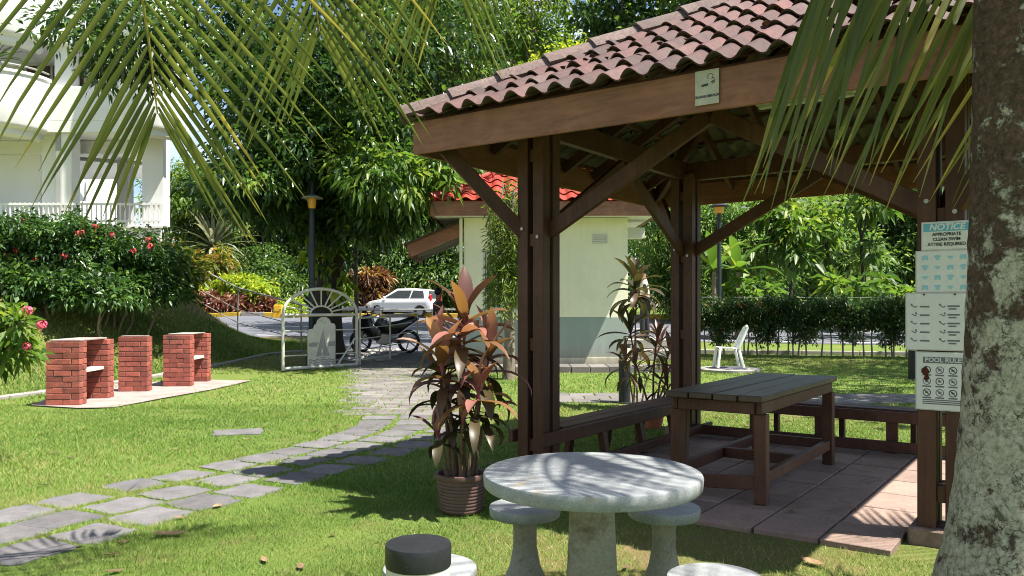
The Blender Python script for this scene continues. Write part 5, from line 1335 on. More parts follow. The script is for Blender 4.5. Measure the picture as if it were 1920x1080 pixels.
def spiky(name, base, n, L, W, mat, label, cat='plant', el0=-10, el1=80, droop=50, stem=0.0, group=None):
    t = thing(name, base, label, cat, 0, group)
    if stem: MB().tube([(0, 0, 0), (0.02, 0, stem)], [0.03 + stem * 0.03, 0.02 + stem * 0.02], 8).build('trunk', M_barkg, t, smooth=True)
    for k in range(n):
        blade((0, 0, stem), k * 2.4 + rnd.uniform(-.3, .3), R(el0 + (el1 - el0) * k / n), L * rnd.uniform(.8, 1.15), W, R(droop) * rnd.uniform(.6, 1.3), mat, t, n=4, tintb=rnd.random())
    return t
spiky('dracaena', (bx(18), BY - 0.7, zs0 + 0.352), 34, 1.0, 0.07, L_mid, 'spiky green dracaena growing out of the upper curved balcony', stem=bz(125) - zs0 - 0.35)

# ------------------------------------------------------------------ trees
def tree(name, base, label, mat, blobs, trunk_r, limbs=7, bark=M_bark, per=14, L=0.2, W=0.06, spread=0.25, group=None, lean=(0, 0), fork=0.45, cat='tree', seed=1, **kw):
    base = Vector(base); t = thing(name, base, label, cat, 0, group)
    r = random.Random(seed)
    cs = [Vector(b[0]) for b in blobs]
    topz = max(c.z for c in cs) - base.z
    fk = Vector((lean[0], lean[1], topz * fork))
    tp = limb_pts((0, 0, -0.1), fk, 6, 0.03, r=r)
    rb = [trunk_r * (1.35 if i == 0 else 1.0) * (1 - 0.35 * i / 6) for i in range(7)]
    MB().tube(tp, rb, 12).build('trunk', bark, t, smooth=True)
    k = 0
    for c, b in zip(cs, blobs):
        for j in range(max(1, limbs // len(cs))):
            e = c - base + Vector((r.uniform(-.5, .5) * b[1][0], r.uniform(-.5, .5) * b[1][1], r.uniform(-.2, .6) * b[1][2]))
            pts = limb_pts(fk, e, 6, 0.14, 0.05, r)
            MB().tube(pts, [trunk_r * 0.5 * (1 - i / 6.6) for i in range(7)], 7).build('limb', bark, t, smooth=True); k += 1
            for q in range(3):
                s0 = pts[r.randint(3, 5)]
                e2 = s0 + Vector((r.uniform(-1, 1) * b[1][0] * 0.6, r.uniform(-1, 1) * b[1][1] * 0.6, r.uniform(-.3, .8) * b[1][2] * 0.6))
                MB().tube(limb_pts(s0, e2, 4, 0.12, 0, r), [trunk_r * 0.16 * (1 - i / 4.6) for i in range(5)], 5).build('branch', bark, t, smooth=True)
    crown('crown', t, mat, blobs, per, L, W, spread, origin=base, **kw)
    return t
tb_ = G(614, 694)
t1 = tree('mango_tree', (-4.55, 19.8, gzf(-4.55, 19.8)), 'huge dark-leaved tree with a thick trunk behind the white gate', L_mango,
     [blob(240, 70, 18.5, 115, 85, 2.0, 200), blob(440, 60, 19, 110, 90, 2.2, 230), blob(560, 230, 19, 150, 130, 2.8, 620), blob(520, 350, 18.4, 110, 65, 2.0, 300), blob(690, 120, 20, 180, 150, 3.0, 620),
      blob(700, 330, 18.6, 150, 110, 2.2, 480), blob(640, 385, 19.4, 130, 70, 1.2, 240), blob(850, 60, 21, 100, 110, 2.2, 170), blob(620, -140, 20, 250, 120, 3.0, 240)],
     0.40, 12, M_bark, per=20, L=0.2, W=0.08, spread=0.4, droop=0.28, rough=0.3, hollow=0.25, outward=0.6, down=0.3, fork=0.32, lean=(0.15, 0), seed=3,
     keep=lambda c: ~((np.abs(960 + c[:, 0] / c[:, 1] * F - 585) < 42) & (c[:, 2] < 4.3) & (c[:, 1] < 18.6)))
tree('shade_tree', (11.5, 11.0, 0), 'broad shade tree beyond the end of the back lawn', L_mid, [((10.5, 10.5, 8.0), (3.2, 2.6, 1.4), 260), ((8.4, 11.0, 7.4), (1.8, 2.0, 1.0), 120), ((12.5, 13.5, 8.0), (2.4, 2.2, 1.4), 160), ((10.6, 15.6, 8.2), (2.4, 1.6, 1.2), 150), ((13.0, 17.0, 8.6), (2.4, 1.8, 1.2), 130), ((9.4, 18.4, 8.0), (1.8, 1.4, 1.0), 90)], 0.3, 9, M_bark, per=14, L=0.24, W=0.1, spread=0.4, hollow=0.1, seed=14)
# hanging roots and creeper patches on its trunk
for k in range(12):
    px_ = 418 + k * 7 + rnd.uniform(-3, 3); p = P(px_, 330 + rnd.uniform(-30, 30), 21 + rnd.uniform(-1, 1)) - Vector(t1.location); l_ = rnd.uniform(1.2, 2.6)
    MB().tube([p, p + Vector((0.05, 0, -l_ / 2)), p + Vector((rnd.uniform(-.1, .1), 0, -l_))], [0.012, 0.012, 0.006], 4).build('hanging_root', M_barkg, t1)
crown('creeper', t1, L_lime, [((-4.2, 19.4, 2.2), (0.25, 0.1, 0.9), 16), ((-4.75, 19.4, 2.8), (0.3, 0.1, 0.7), 16)], 3, 0.28, 0.16, 0.1, origin=tuple(t1.location))
tree('rambutan_tree', (-4.0, 20.7, gzf(-4.0, 20.7)), 'young bright green tree with long-tipped leaves beside the gazebo roof corner', L_light,
     [blob(760, 335, 16.8, 95, 55, 0.9, 60), blob(690, 310, 17.2, 70, 50, 0.9, 60), blob(830, 300, 17.5, 60, 40, 0.8, 40), blob(700, 215, 17.8, 110, 60, 1.0, 70)], 0.07, 8, M_barkg, per=16, L=0.24, W=0.085, spread=0.32, down=0.6, hollow=0.2, fork=0.5, seed=5)
tree('acacia_tree', (0.6, 25.5, gzf(.6, 25.5)), 'tall slender twin-trunked tree with airy yellow-green leaves behind the gazebo roof', L_light,
     [blob(890, 50, 25.5, 120, 70, 1.8, 150), blob(1000, 70, 26, 80, 80, 1.5, 110), blob(880, 180, 25, 100, 75, 1.5, 150), blob(780, 150, 25, 70, 60, 1.2, 80), blob(960, -60, 26, 170, 80, 2, 150)], 0.13, 10, M_barkg, per=20, L=0.2, W=0.075, spread=0.4, hollow=0.1, fork=0.7, seed=7)
tree('dark_broadleaf_tree', (-1.5, 33, gzf(-1.5, 33)), 'dense dark green tree filling the gap behind the mango tree', L_mid,
     [blob(900, 150, 32, 150, 130, 3, 420), blob(800, 60, 33, 120, 110, 3, 240), blob(1000, 120, 33, 70, 70, 2.0, 110), blob(760, 320, 31, 130, 100, 2.4, 320)], 0.3, 8, M_bark, per=18, L=0.36, W=0.15, spread=0.6, hollow=0.2, seed=8, group=None)
tree('slender_tree', (3.1, 30, gzf(3.1, 30)), 'pale leaning trunk with bare branches and sparse leaves above the gazebo roof', L_mid,
     [blob(1180, 95, 30, 85, 55, 1.4, 70), blob(1130, 20, 30, 70, 40, 1.4, 60), blob(1240, 40, 30, 60, 50, 1.2, 40), blob(1090, 100, 30, 40, 40, 1, 40), blob(1170, -80, 30, 160, 60, 2, 90)], 0.16, 10, M_barkg, per=14, L=0.32, W=0.15, spread=0.6, hollow=0.1, fork=0.6, lean=(0.4, 0), seed=9)
tree('broadleaf_tree', (6.2, 29, gzf(6.2, 29)), 'dark trunked tree with big loose leaves behind the gazebo ridge', L_mid,
     [blob(1300, 40, 29, 80, 60, 1.6, 110), blob(1220, 60, 29, 50, 45, 1.2, 50), blob(1380, 10, 29, 80, 50, 1.6, 90), blob(1300, -90, 29, 190, 80, 2.4, 160)], 0.22, 8, M_bark, per=14, L=0.36, W=0.18, spread=0.6, hollow=0.1, fork=0.7, seed=10)
tree('golden_shrub_tree', (2.2, 24, gzf(2.2, 24)), 'small golden-leaved tree whose top shows over the gazebo hip', L_lime,
     [blob(1060, 112, 24, 55, 22, 0.8, 80), blob(1020, 140, 24, 50, 22, 0.8, 70), blob(1100, 130, 24, 50, 40, 0.8, 70), blob(1060, 220, 24, 60, 70, 0.9, 90)], 0.08, 6, M_barkg, per=16, L=0.17, W=0.07, spread=0.25, fork=0.75, seed=11)
def shrub(name, base, label, mat, blobs, per=14, L=0.1, W=0.04, spread=0.14, stems=6, cat='shrub', group=None, bark=M_barkg, seed=1, root=0.75, **kw):
    base = Vector(base); t = thing(name, base, label, cat, 0, group); r = random.Random(seed)
    for k in range(stems):
        b = blobs[k % len(blobs)]
        e = Vector(b[0]) - base + Vector((r.uniform(-.6, .6) * b[1][0], r.uniform(-.6, .6) * b[1][1], r.uniform(-.2, .4) * b[1][2]))
        s0 = Vector((e.x * root + r.uniform(-.1, .1), e.y * root + r.uniform(-.1, .1), 0)); s0.z = gzf(base.x + s0.x, base.y + s0.y) - base.z - 0.05
        MB().tube(limb_pts(s0, e, 4, 0.1, 0, r), [0.03, 0.025, 0.02, 0.014, 0.008], 6).build('stem', bark, t, smooth=True)
    o, c = crown('foliage', t, mat, blobs, per, L, W, spread, origin=base, **kw)
    return t, c
def sh(name, px_, Y_, bl__, mat, label, L_, W_, per=14, sp=0.3, **kw):
    g0 = P(px_, HZ, Y_); return shrub(name, (g0.x, g0.y, gzf(g0.x, g0.y)), label, mat, [blob(a, b, Y_ + rnd.uniform(-.4, .4), c, d, 1.0, n) for a, b, c, d, n in bl__], per, L_, W_, sp, 6, seed=int(px_), **kw)
# trees behind the hedge
fb = [('feathery_tree', 1400, 36.5, [(1395, 470, 100, 75, 420), (1360, 410, 70, 50, 200), (1440, 530, 60, 45, 200)], L_feather, 0.16, 'light feathery tree behind the hedge beside the dark lamp pole', 21),
      ('feathery_tree', 1530, 37.5, [(1520, 455, 110, 80, 480), (1480, 390, 70, 45, 200), (1590, 520, 80, 55, 280)], L_feather, 0.18, 'feathery blue-green tree behind the middle of the hedge', 22),
      ('leafy_tree', 1650, 37, [(1650, 430, 110, 75, 420), (1700, 510, 90, 60, 320), (1620, 360, 80, 50, 200)], L_mid, 0.2, 'darker leafy tree behind the hedge next to the notice signs', 23),
      ('leafy_tree', 1270, 38, [(1250, 470, 60, 80, 280), (1280, 540, 50, 50, 200), (1220, 380, 60, 60, 180)], L_feather, 0.15, 'pale leafy tree between the guardhouse and the hedge', 24),
      ('leafy_tree', 1800, 36, [(1800, 440, 110, 120, 420), (1900, 380, 120, 120, 350)], L_mid, 0.2, 'leafy tree behind the palm trunk at the end of the hedge', 25),
      ('tall_tree', 1470, 44, [(1470, 330, 150, 80, 420), (1350, 350, 110, 70, 300), (1600, 320, 150, 80, 420), (1720, 360, 110, 90, 300)], L_mid, 0.3, 'tall spreading tree standing at the back behind the feathery trees', 26)]
for nm, px_, Y_, bl__, mt, tr, lb, sd in fb:
    g0 = P(px_, HZ, Y_); 
    tree(nm, (g0.x, g0.y, gzf(g0.x, g0.y)), lb, mt, [blob(a, b, Y_ + rnd.uniform(-1.5, 1.5), c, d, 1.8, n) for a, b, c, d, n in bl__], tr, 8, M_bark, per=24 if mt is L_feather else 18, L=0.24 if mt is L_feather else 0.3, W=0.075 if mt is L_feather else 0.13, spread=0.6, hollow=0.1, fork=0.45, seed=sd, group=None, down=0.2)
for px_, Y_, lx_, lb, sd in ((1432, 31, 0.15, 'thin leaning sapling behind the hedge, next to the lamp pole', 41), (1487, 30, -0.1, 'thin dark sapling with a forked top behind the middle of the hedge', 42), (1548, 31.5, 0.1, 'tall bare-stemmed sapling behind the hedge where it meets the feathery tree', 43), (1625, 30, -0.2, 'slim sapling behind the hedge beside the notice signs', 44)):
    g0 = P(px_, HZ, Y_)
    tree('sapling', (g0.x, g0.y, gzf(g0.x, g0.y)), lb, L_light, [blob(px_ + rnd.uniform(-20, 20), 400 + rnd.uniform(-30, 30), Y_, 45, 35, 0.9, 34), blob(px_ + rnd.uniform(-30, 30), 470, Y_, 40, 30, 0.9, 18)], 0.09, 8, M_bark, per=9, L=0.42, W=0.2, spread=0.4, hollow=0.1, fork=0.7, lean=(lx_, 0), seed=sd)
g0 = P(1338, HZ, 26)
for k, dx in enumerate((0.0, 0.9)):
    spiky('banana_plant', (g0.x + dx, g0.y + 0.5 * k, gzf(g0.x, g0.y)), 8, 1.5, 0.36, L_light, ('banana plant with broad yellowing leaves beside the gazebo rear post', 'second banana plant with broad leaves just behind the first')[k], 'plant', 15, 85, 90, stem=2.2)
sh('broadleaf_bush', 1600, 27, [(1600, 545, 60, 26, 50), (1690, 550, 50, 26, 40), (1400, 550, 50, 22, 40)], L_light, 'loose large-leaved bush rising just above the clipped hedge', 0.42, 0.2, 9, 0.3)
# shrubs and trees behind the road on the building side
bbk = [('broadleaf_shrub', 505, 51, [(500, 515, 75, 50, 420), (555, 540, 45, 30, 150)], L_mid, 'big rounded glossy shrub beyond the road between the lamp post and the lime shrub', 0.3, 0.13),
       ('broadleaf_shrub', 690, 52, [(660, 470, 100, 70, 420), (740, 520, 100, 55, 380)], L_mid, 'dark tall shrub mass behind the bronze croton', 0.34, 0.14),
       ('broadleaf_shrub', 830, 50, [(830, 530, 90, 45, 300), (800, 450, 90, 50, 260)], L_mid, 'green shrub behind the white hatchback', 0.32, 0.13),
       ('broadleaf_shrub', 600, 56, [(560, 400, 120, 90, 360), (470, 420, 90, 60, 260)], L_mango, 'deep green tree far behind the lamp post', 0.4, 0.16),
       ('broadleaf_shrub', 1080, 50, [(1080, 500, 130, 70, 300), (960, 490, 90, 60, 200)], L_mid, 'green shrub hidden mostly by the guardhouse', 0.34, 0.14),
       ('broadleaf_tree', 350, 50, [(330, 370, 60, 55, 260), (400, 350, 60, 50, 220), (370, 440, 80, 50, 260)], L_light, 'pale green tree beside the corner of the white building', 0.3, 0.12)]
for nm, px_, Y_, bl__, mt, lb, L_, W_ in bbk:
    g0 = P(px_, HZ, Y_)
    tree(nm, (g0.x, g0.y, gzf(g0.x, g0.y)), lb, mt, [blob(a, b, Y_ + rnd.uniform(-1, 1), c, d, 2.2, n) for a, b, c, d, n in bl__], 0.16, 6, M_bark, per=18, L=L_, W=W_, spread=0.7, hollow=0.2, fork=0.4, seed=int(px_), cat='shrub' if 'shrub' in nm else 'tree')
# far tree belt
n = 5200
c_ = np.stack([nr.uniform(-70, 80, n), nr.uniform(62, 76, n), np.zeros(n)], 1)
hgt = 9 + 3 * np.sin(c_[:, 0] * 0.21) + 2.2 * np.sin(c_[:, 0] * 0.57 + 1)
hgt = np.where(c_[:, 0] < -18, hgt * 0.45, hgt)
c_[:, 2] = 1.2 + nr.random(n) ** 0.8 * hgt
per = 13
cc = np.repeat(c_, per, 0); d_ = unit(nr.normal(size=(n * per, 3)) + np.array([0, -0.3, -0.2]))
ti = np.clip(np.repeat(nr.normal(0.4, 0.25, n), per) + nr.normal(0, 0.1, n * per), 0, 1)
o = inst('treeline', leaves_mesh('treeline', cc + d_ * nr.random((n * per, 1)) * 1.1, d_, 0.75, 0.34, L_mid, ti, 0.3), None); setp(o, 'dark belt of far trees closing the view behind the road', 'treeline', kind='stuff')

# ------------------------------------------------------------------ shrubs
def flower_head(parent, p, r, mat, n=26):
    """ball of small four-petalled blossoms"""
    mb = MB()
    for k in range(n):
        u = Vector((rnd.gauss(0, 1), rnd.gauss(0, 1), rnd.gauss(0.4, 0.8))).normalized(); q = Vector(p) + u * r * rnd.uniform(0.75, 1.05)
        a = u.orthogonal().normalized(); b = u.cross(a)
        for j in range(4):
            th = j * math.pi / 2 + k; e = a * math.cos(th) + b * math.sin(th); f = u.cross(e)
            w = r * 0.16; l = r * 0.34
            mb.add([q, q + e * l * 0.5 + f * w + u * 0.1 * l, q + e * l, q + e * l * 0.5 - f * w + u * 0.1 * l], [(0, 1, 2, 3)])
    mb.tube([Vector(p) - Vector((0, 0, r * 2)), Vector(p)], [r * 0.05, r * 0.05], 4)
    return mb.build('flower_head', mat, parent)
def on_bank(px, py, Y): 
    p = P(px, py, Y); return p
ib = [blob(40, 460, 16.0, 70, 62, 0.9, 330), blob(130, 455, 16.2, 70, 60, 0.9, 330), blob(200, 480, 16.6, 60, 60, 0.9, 300), blob(270, 505, 17.2, 50, 48, 0.8, 230), blob(-40, 460, 16.0, 70, 60, 0.9, 200), blob(100, 520, 15.6, 130, 28, 0.5, 220), blob(240, 545, 16.6, 60, 28, 0.5, 140), blob(300, 530, 17.4, 30, 40, 0.6, 120), blob(50, 535, 15.2, 80, 26, 0.5, 150), blob(170, 550, 15.4, 80, 24, 0.5, 150)]
ix, cix = shrub('ixora_bush', (-9.0, 16.3, gzf(-9, 16.3)), 'wide dark ixora bush dotted with red flower heads on top of the bank', L_ixora, ib, 16, 0.13, 0.058, 0.16, 18, hollow=0.3, down=0.1)
for (px_, py_) in ((43, 415), (146, 437), (154, 436), (179, 425), (120, 480), (66, 487), (282, 462), (278, 450), (14, 480), (95, 500), (210, 440), (30, 470), (250, 470)):
    flower_head(ix, P(px_, py_, 15.2 + rnd.uniform(-.1, .3)) - Vector(ix.location), 0.055, M_petal, 20)
ip, _ = shrub('ixora_bush', (-4.95, 7.0, gzf(-4.95, 7.0)), 'nearer ixora with bright pink flower heads and fresh green leaves', L_lime if False else L_light,
      [blob(-10, 610, 7.0, 50, 40, 0.25, 40), blob(15, 660, 7.0, 30, 35, 0.2, 22), blob(-60, 640, 7.0, 60, 80, 0.3, 60), blob(20, 610, 6.9, 30, 25, 0.15, 16)], 8, 0.12, 0.05, 0.1, 8, hollow=0.1, down=-0.1, seed=4, root=0.0)
for (px_, py_, r_) in ((52, 583, 0.045), (78, 610, 0.045), (50, 650, 0.035), (-20, 590, 0.045)): flower_head(ip, P(px_, py_, 6.85) - Vector(ip.location), r_, M_petalp, 40)
# row of shrubs between the bank and the road
sh('croton_shrub', 345, 23.5, [(328, 480, 18, 20, 60), (352, 505, 22, 24, 70)], L_yell, 'yellow and orange leaved croton at the end of the ixora bush', 0.24, 0.07)
sh('croton_shrub', 395, 47, [(385, 515, 35, 36, 150), (412, 490, 20, 28, 80), (350, 510, 26, 36, 90)], L_yell, 'olive and gold croton beside the grey fan palm', 0.34, 0.09)
sh('green_shrub', 330, 22.5, [(305, 540, 30, 40, 170), (325, 545, 22, 34, 110), (325, 495, 20, 26, 80)], L_mid, 'fresh green low shrub behind the handrail', 0.22, 0.08)
sh('lime_shrub', 455, 45.9, [(452, 536, 36, 22, 240), (492, 548, 24, 18, 120), (380, 545, 30, 12, 80)], L_lime, 'rounded lime green shrub above the red hedge', 0.26, 0.12)
g0 = P(425, HZ, 45.2)
rh = thing('cordyline_hedge', (g0.x, g0.y, gzf(g0.x, g0.y)), 'long low hedge of dark red strap-leaved cordylines along the yellow kerb', 'hedge')
c_, u_ = clump_points([blob(350, 570, 44.8, 40, 20, 0.8, 130), blob(400, 572, 45, 40, 20, 0.8, 150), blob(450, 574, 45.2, 40, 20, 0.8, 150), blob(495, 574, 45.2, 30, 18, 0.8, 110)], 0.1, 0.3)
n = len(c_); per = 14; d_ = unit(nr.normal(size=(n * per, 3)) + np.array([0, -0.2, 0.5]))
o = inst('foliage', leaves_mesh('foliage', np.repeat(c_, per, 0) - np.array(rh.location), d_, 0.55, 0.1, L_red, np.clip(nr.normal(0.5, 0.28, n * per), 0, 1), 0.35), rh)
sh('croton_shrub', 697, 44, [(690, 540, 30, 32, 150), (705, 525, 22, 22, 90), (700, 565, 34, 18, 100)], L_croton, 'tall bronze and maroon croton with a golden top near the white hatchback', 0.42, 0.1, 16, 0.2)
sh('yellow_shrub', 540, 43.5, [(545, 580, 25, 16, 110)], L_lime, 'low yellow shrub behind the gate arch', 0.22, 0.1)
sh('green_shrub', 648, 43, [(640, 555, 25, 22, 90)], L_light, 'small fern-like shrub beside the bronze croton', 0.4, 0.08)
fp = spiky('fan_palm', tuple(P(400, 452, 49)[:2]) + (gzf(*P(400, 452, 49)[:2]),), 60, 3.0, 0.2, L_fan, 'silvery grey spiky palm rising behind the croton shrubs', 'palm', -25, 85, 60, stem=4.0)
# weeping tree in front of the guardhouse wall
wt = thing('weeping_tree', (-0.07, 15.4, gzf(-.07, 15.4)), 'slim weeping tree with hanging feathery foliage in front of the guardhouse window', 'tree')
MB().tube([(0, 0, -0.1), (0.03, 0, 0.8), (-0.02, 0, 1.7), (0.06, 0, 2.6), (0.1, 0, 3.6)], [0.13, 0.1, 0.09, 0.07, 0.03], 10).build('trunk', M_barkg, wt, smooth=True)
nst = 130
for k in range(9):
    a = k * 2.4; MB().tube([(0.05, 0, 2.6 + 0.1 * k), (0.05 + 0.3 * math.cos(a), 0.3 * math.sin(a), 3.0 + 0.1 * k), (0.05 + 0.5 * math.cos(a), 0.5 * math.sin(a), 2.7 + 0.05 * k)], [0.025, 0.016, 0.008], 6).build('branch', M_barkg, wt, smooth=True)
pp, dd2 = [], []
for k in range(nst):
    a = rnd.uniform(0, 2 * math.pi); r_ = rnd.uniform(0.05, 0.52); z = rnd.uniform(2.2, 3.95) - r_ * 0.6; l_ = rnd.uniform(0.5, 1.5)
    for j in range(int(l_ * 42)):
        zz = z - j / 42
        if zz < 1.15: break
        pp.append((0.08 + r_ * math.cos(a) + rnd.uniform(-.03, .03), r_ * math.sin(a) + rnd.uniform(-.03, .03), zz)); dd2.append((rnd.uniform(-1, 1), rnd.uniform(-1, 1), rnd.uniform(-1.1, 0.2)))
pp, dd2 = np.array(pp), np.array(dd2)
inst('crown', leaves_mesh('crown', pp, dd2, 0.14, 0.024, L_weep, np.clip(nr.normal(0.5, 0.25, len(pp)), 0, 1), 0.25), wt)
# clipped hedge with bare stems
hx0, hx1 = P(1312, HZ, 20.4).x, P(1790, HZ, 19.4).x
hd = thing('hedge', ((hx0 + hx1) / 2, 20.0, gzf(7, 20)), 'dark clipped hedge on bare stems along the far edge of the back lawn', 'hedge')
OH = np.array(hd.location)
n = 2600
t_ = nr.random(n); hx = hx0 - 0.3 + (hx1 - hx0 + 0.6) * t_; hy = 20.35 - 1.0 * t_ + nr.uniform(-0.3, 0.3, n)
top = 1.42 + 0.06 * np.sin(hx * 5) + 0.05 * np.sin(hx * 11 + 1)
hz_ = np.where(nr.random(n) < 0.72, 0.78 + (top - 0.78) * nr.random(n), 0.28 + 0.5 * nr.random(n) ** 0.6)
keep = (hz_ > 0.72) | (np.sin(hx * 6.3) + 0.4 * np.sin(hx * 2.1) > -0.15)
c_ = np.stack([hx, hy, hz_ + 0.15], 1)[keep]; n = len(c_); per = 20
d_ = unit(nr.normal(size=(n * per, 3)) + np.array([0, -0.3, 0.15]))
inst('foliage', leaves_mesh('foliage', np.repeat(c_, per, 0) + d_ * nr.random((n * per, 1)) * 0.1 - OH, d_, 0.085, 0.034, L_hedge, np.clip(np.repeat(nr.normal(0.4, 0.22, n), per) + nr.normal(0, 0.12, n * per), 0, 1), 0.2), hd)
for k in range(24):
    t__ = (k + 0.5) / 24; x = hx0 + (hx1 - hx0) * t__ + rnd.uniform(-.06, .06); y = 20.35 - 1.0 * t__
    MB().tube([Vector((x, y, gzf(x, y) - 0.05)) - Vector(hd.location), Vector((x + rnd.uniform(-.06, .06), y, 0.6)) - Vector(hd.location), Vector((x + rnd.uniform(-.1, .1), y, 1.3)) - Vector(hd.location)], [0.022, 0.018, 0.01], 6).build('stem', M_barkg, hd, smooth=True)
railing('wire_fence', [(hx0 + (hx1 - hx0) * k / 5, 20.8 - k * 0.2) for k in range(6)], [1.5] * 6, [0.98, 0.45, 0.25], 'thin grey post and wire fence behind the hedge', 0.022, M_railm, 'fence', 0.009)
kerb_run('kerb', [(hx0 - 1.5, 21.3), (hx1 + 1, 20.2)], 0.14, 0.1, [M_conc], 1.5, 'low concrete kerb of the road behind the hedge', 'kerb')

# ------------------------------------------------------------------ lamp posts
lp = thing('lamp_post', (-4.36, 17.6, gzf(-4.36, 17.6)), 'dark garden lamp post with a flat shade and amber glass under the mango tree', 'lamp post')
MB().tube([(0, 0, -0.05), (0, 0, 4.05)], [0.075, 0.065], 14).build('pole', M_darkmetal, lp, smooth=True)
MB().lathe([(0.12, 0), (0.12, 0.25), (0.09, 0.3)], 16).build('base_collar', M_darkmetal, lp, smooth=True)
MB().lathe([(0.07, 3.46), (0.085, 3.5), (0.095, 3.66), (0.09, 3.68)], 18).build('lamp_glass', M_amber, lp, smooth=True)
MB().lathe([(0.235, 3.68), (0.24, 3.695), (0.12, 3.75), (0.02, 3.77)], 24).build('shade', M_railm, lp, smooth=True)
lq = thing('lamp_post', (5.62, 21.9, gzf(5.6, 21.9)), 'plain dark lamp pole rising out of the hedge behind the white chair', 'lamp post')
MB().tube([(0, 0, -0.05), (0, 0, 4.2)], [0.06, 0.055], 12).build('pole', M_darkmetal, lq, smooth=True)
MB().lathe([(0.26, 3.9), (0.27, 3.92), (0.12, 4.0), (0.02, 4.03)], 24).build('shade', M_darkmetal, lq, smooth=True); MB().lathe([(0.12, 3.72), (0.14, 3.89)], 16).build('lamp_glass', M_amber, lq, smooth=True)

# ------------------------------------------------------------------ plastic chair on a manhole slab
mc = G(1366, 694)
ms = thing('manhole_slab', (mc.x, mc.y, mc.z), 'round grey concrete manhole slab under the white chair', 'manhole')
MB().lathe([(0.66, -0.05), (0.66, 0.03), (0.64, 0.04), (0.001, 0.04)], 40).build('slab', M_conc, ms, smooth=True); MB().lathe([(0.4, 0.041), (0.4, 0.048), (0.001, 0.048)], 32).build('cover', M_asph, ms, smooth=True)
ch = thing('plastic_chair', (mc.x, mc.y, mc.z + 0.05), 'white moulded plastic chair facing the guardhouse on the back lawn', 'chair', R(178))
cs = 1.0
seatm = MB(); 
seatm.add([(0.24, -0.2, 0.44), (0.24, 0.2, 0.44), (-0.2, 0.19, 0.42), (-0.2, -0.19, 0.42), (0.24, -0.2, 0.415), (0.24, 0.2, 0.415), (-0.2, 0.19, 0.395), (-0.2, -0.19, 0.395)], [(0, 1, 2, 3), (7, 6, 5, 4), (0, 4, 5, 1), (1, 5, 6, 2), (2, 6, 7, 3), (3, 7, 4, 0)])
seatm.build('seat', M_plastic, ch, bevel=0.012, seg=2)
for sy in (-1, 1):
    MB().beam((0.215, sy * 0.185, 0.42), (0.27, sy * 0.21, 0), 0.055, 0.05, (0, 1, 0)).build('leg', M_plastic, ch, bevel=0.01)
    MB().beam((-0.17, sy * 0.175, 0.41), (-0.27, sy * 0.21, 0), 0.055, 0.05, (0, 1, 0)).build('leg', M_plastic, ch, bevel=0.01)
    MB().tube([(-0.17, sy * 0.185, 0.41), (-0.25, sy * 0.19, 0.6), (-0.36, sy * 0.17, 0.84)], [0.03, 0.028, 0.022], 8).build('back_post', M_plastic, ch, smooth=True)
MB().tube([(-0.36, -0.17, 0.84), (-0.375, 0, 0.88), (-0.36, 0.17, 0.84)], [0.024, 0.028, 0.024], 8).build('back_top', M_plastic, ch, smooth=True)
for k in range(-2, 3): MB().beam((-0.19, k * 0.065, 0.42), (-0.365, k * 0.06, 0.86), 0.04, 0.012, (1, 0, 0)).build('back_slat', M_plastic, ch)

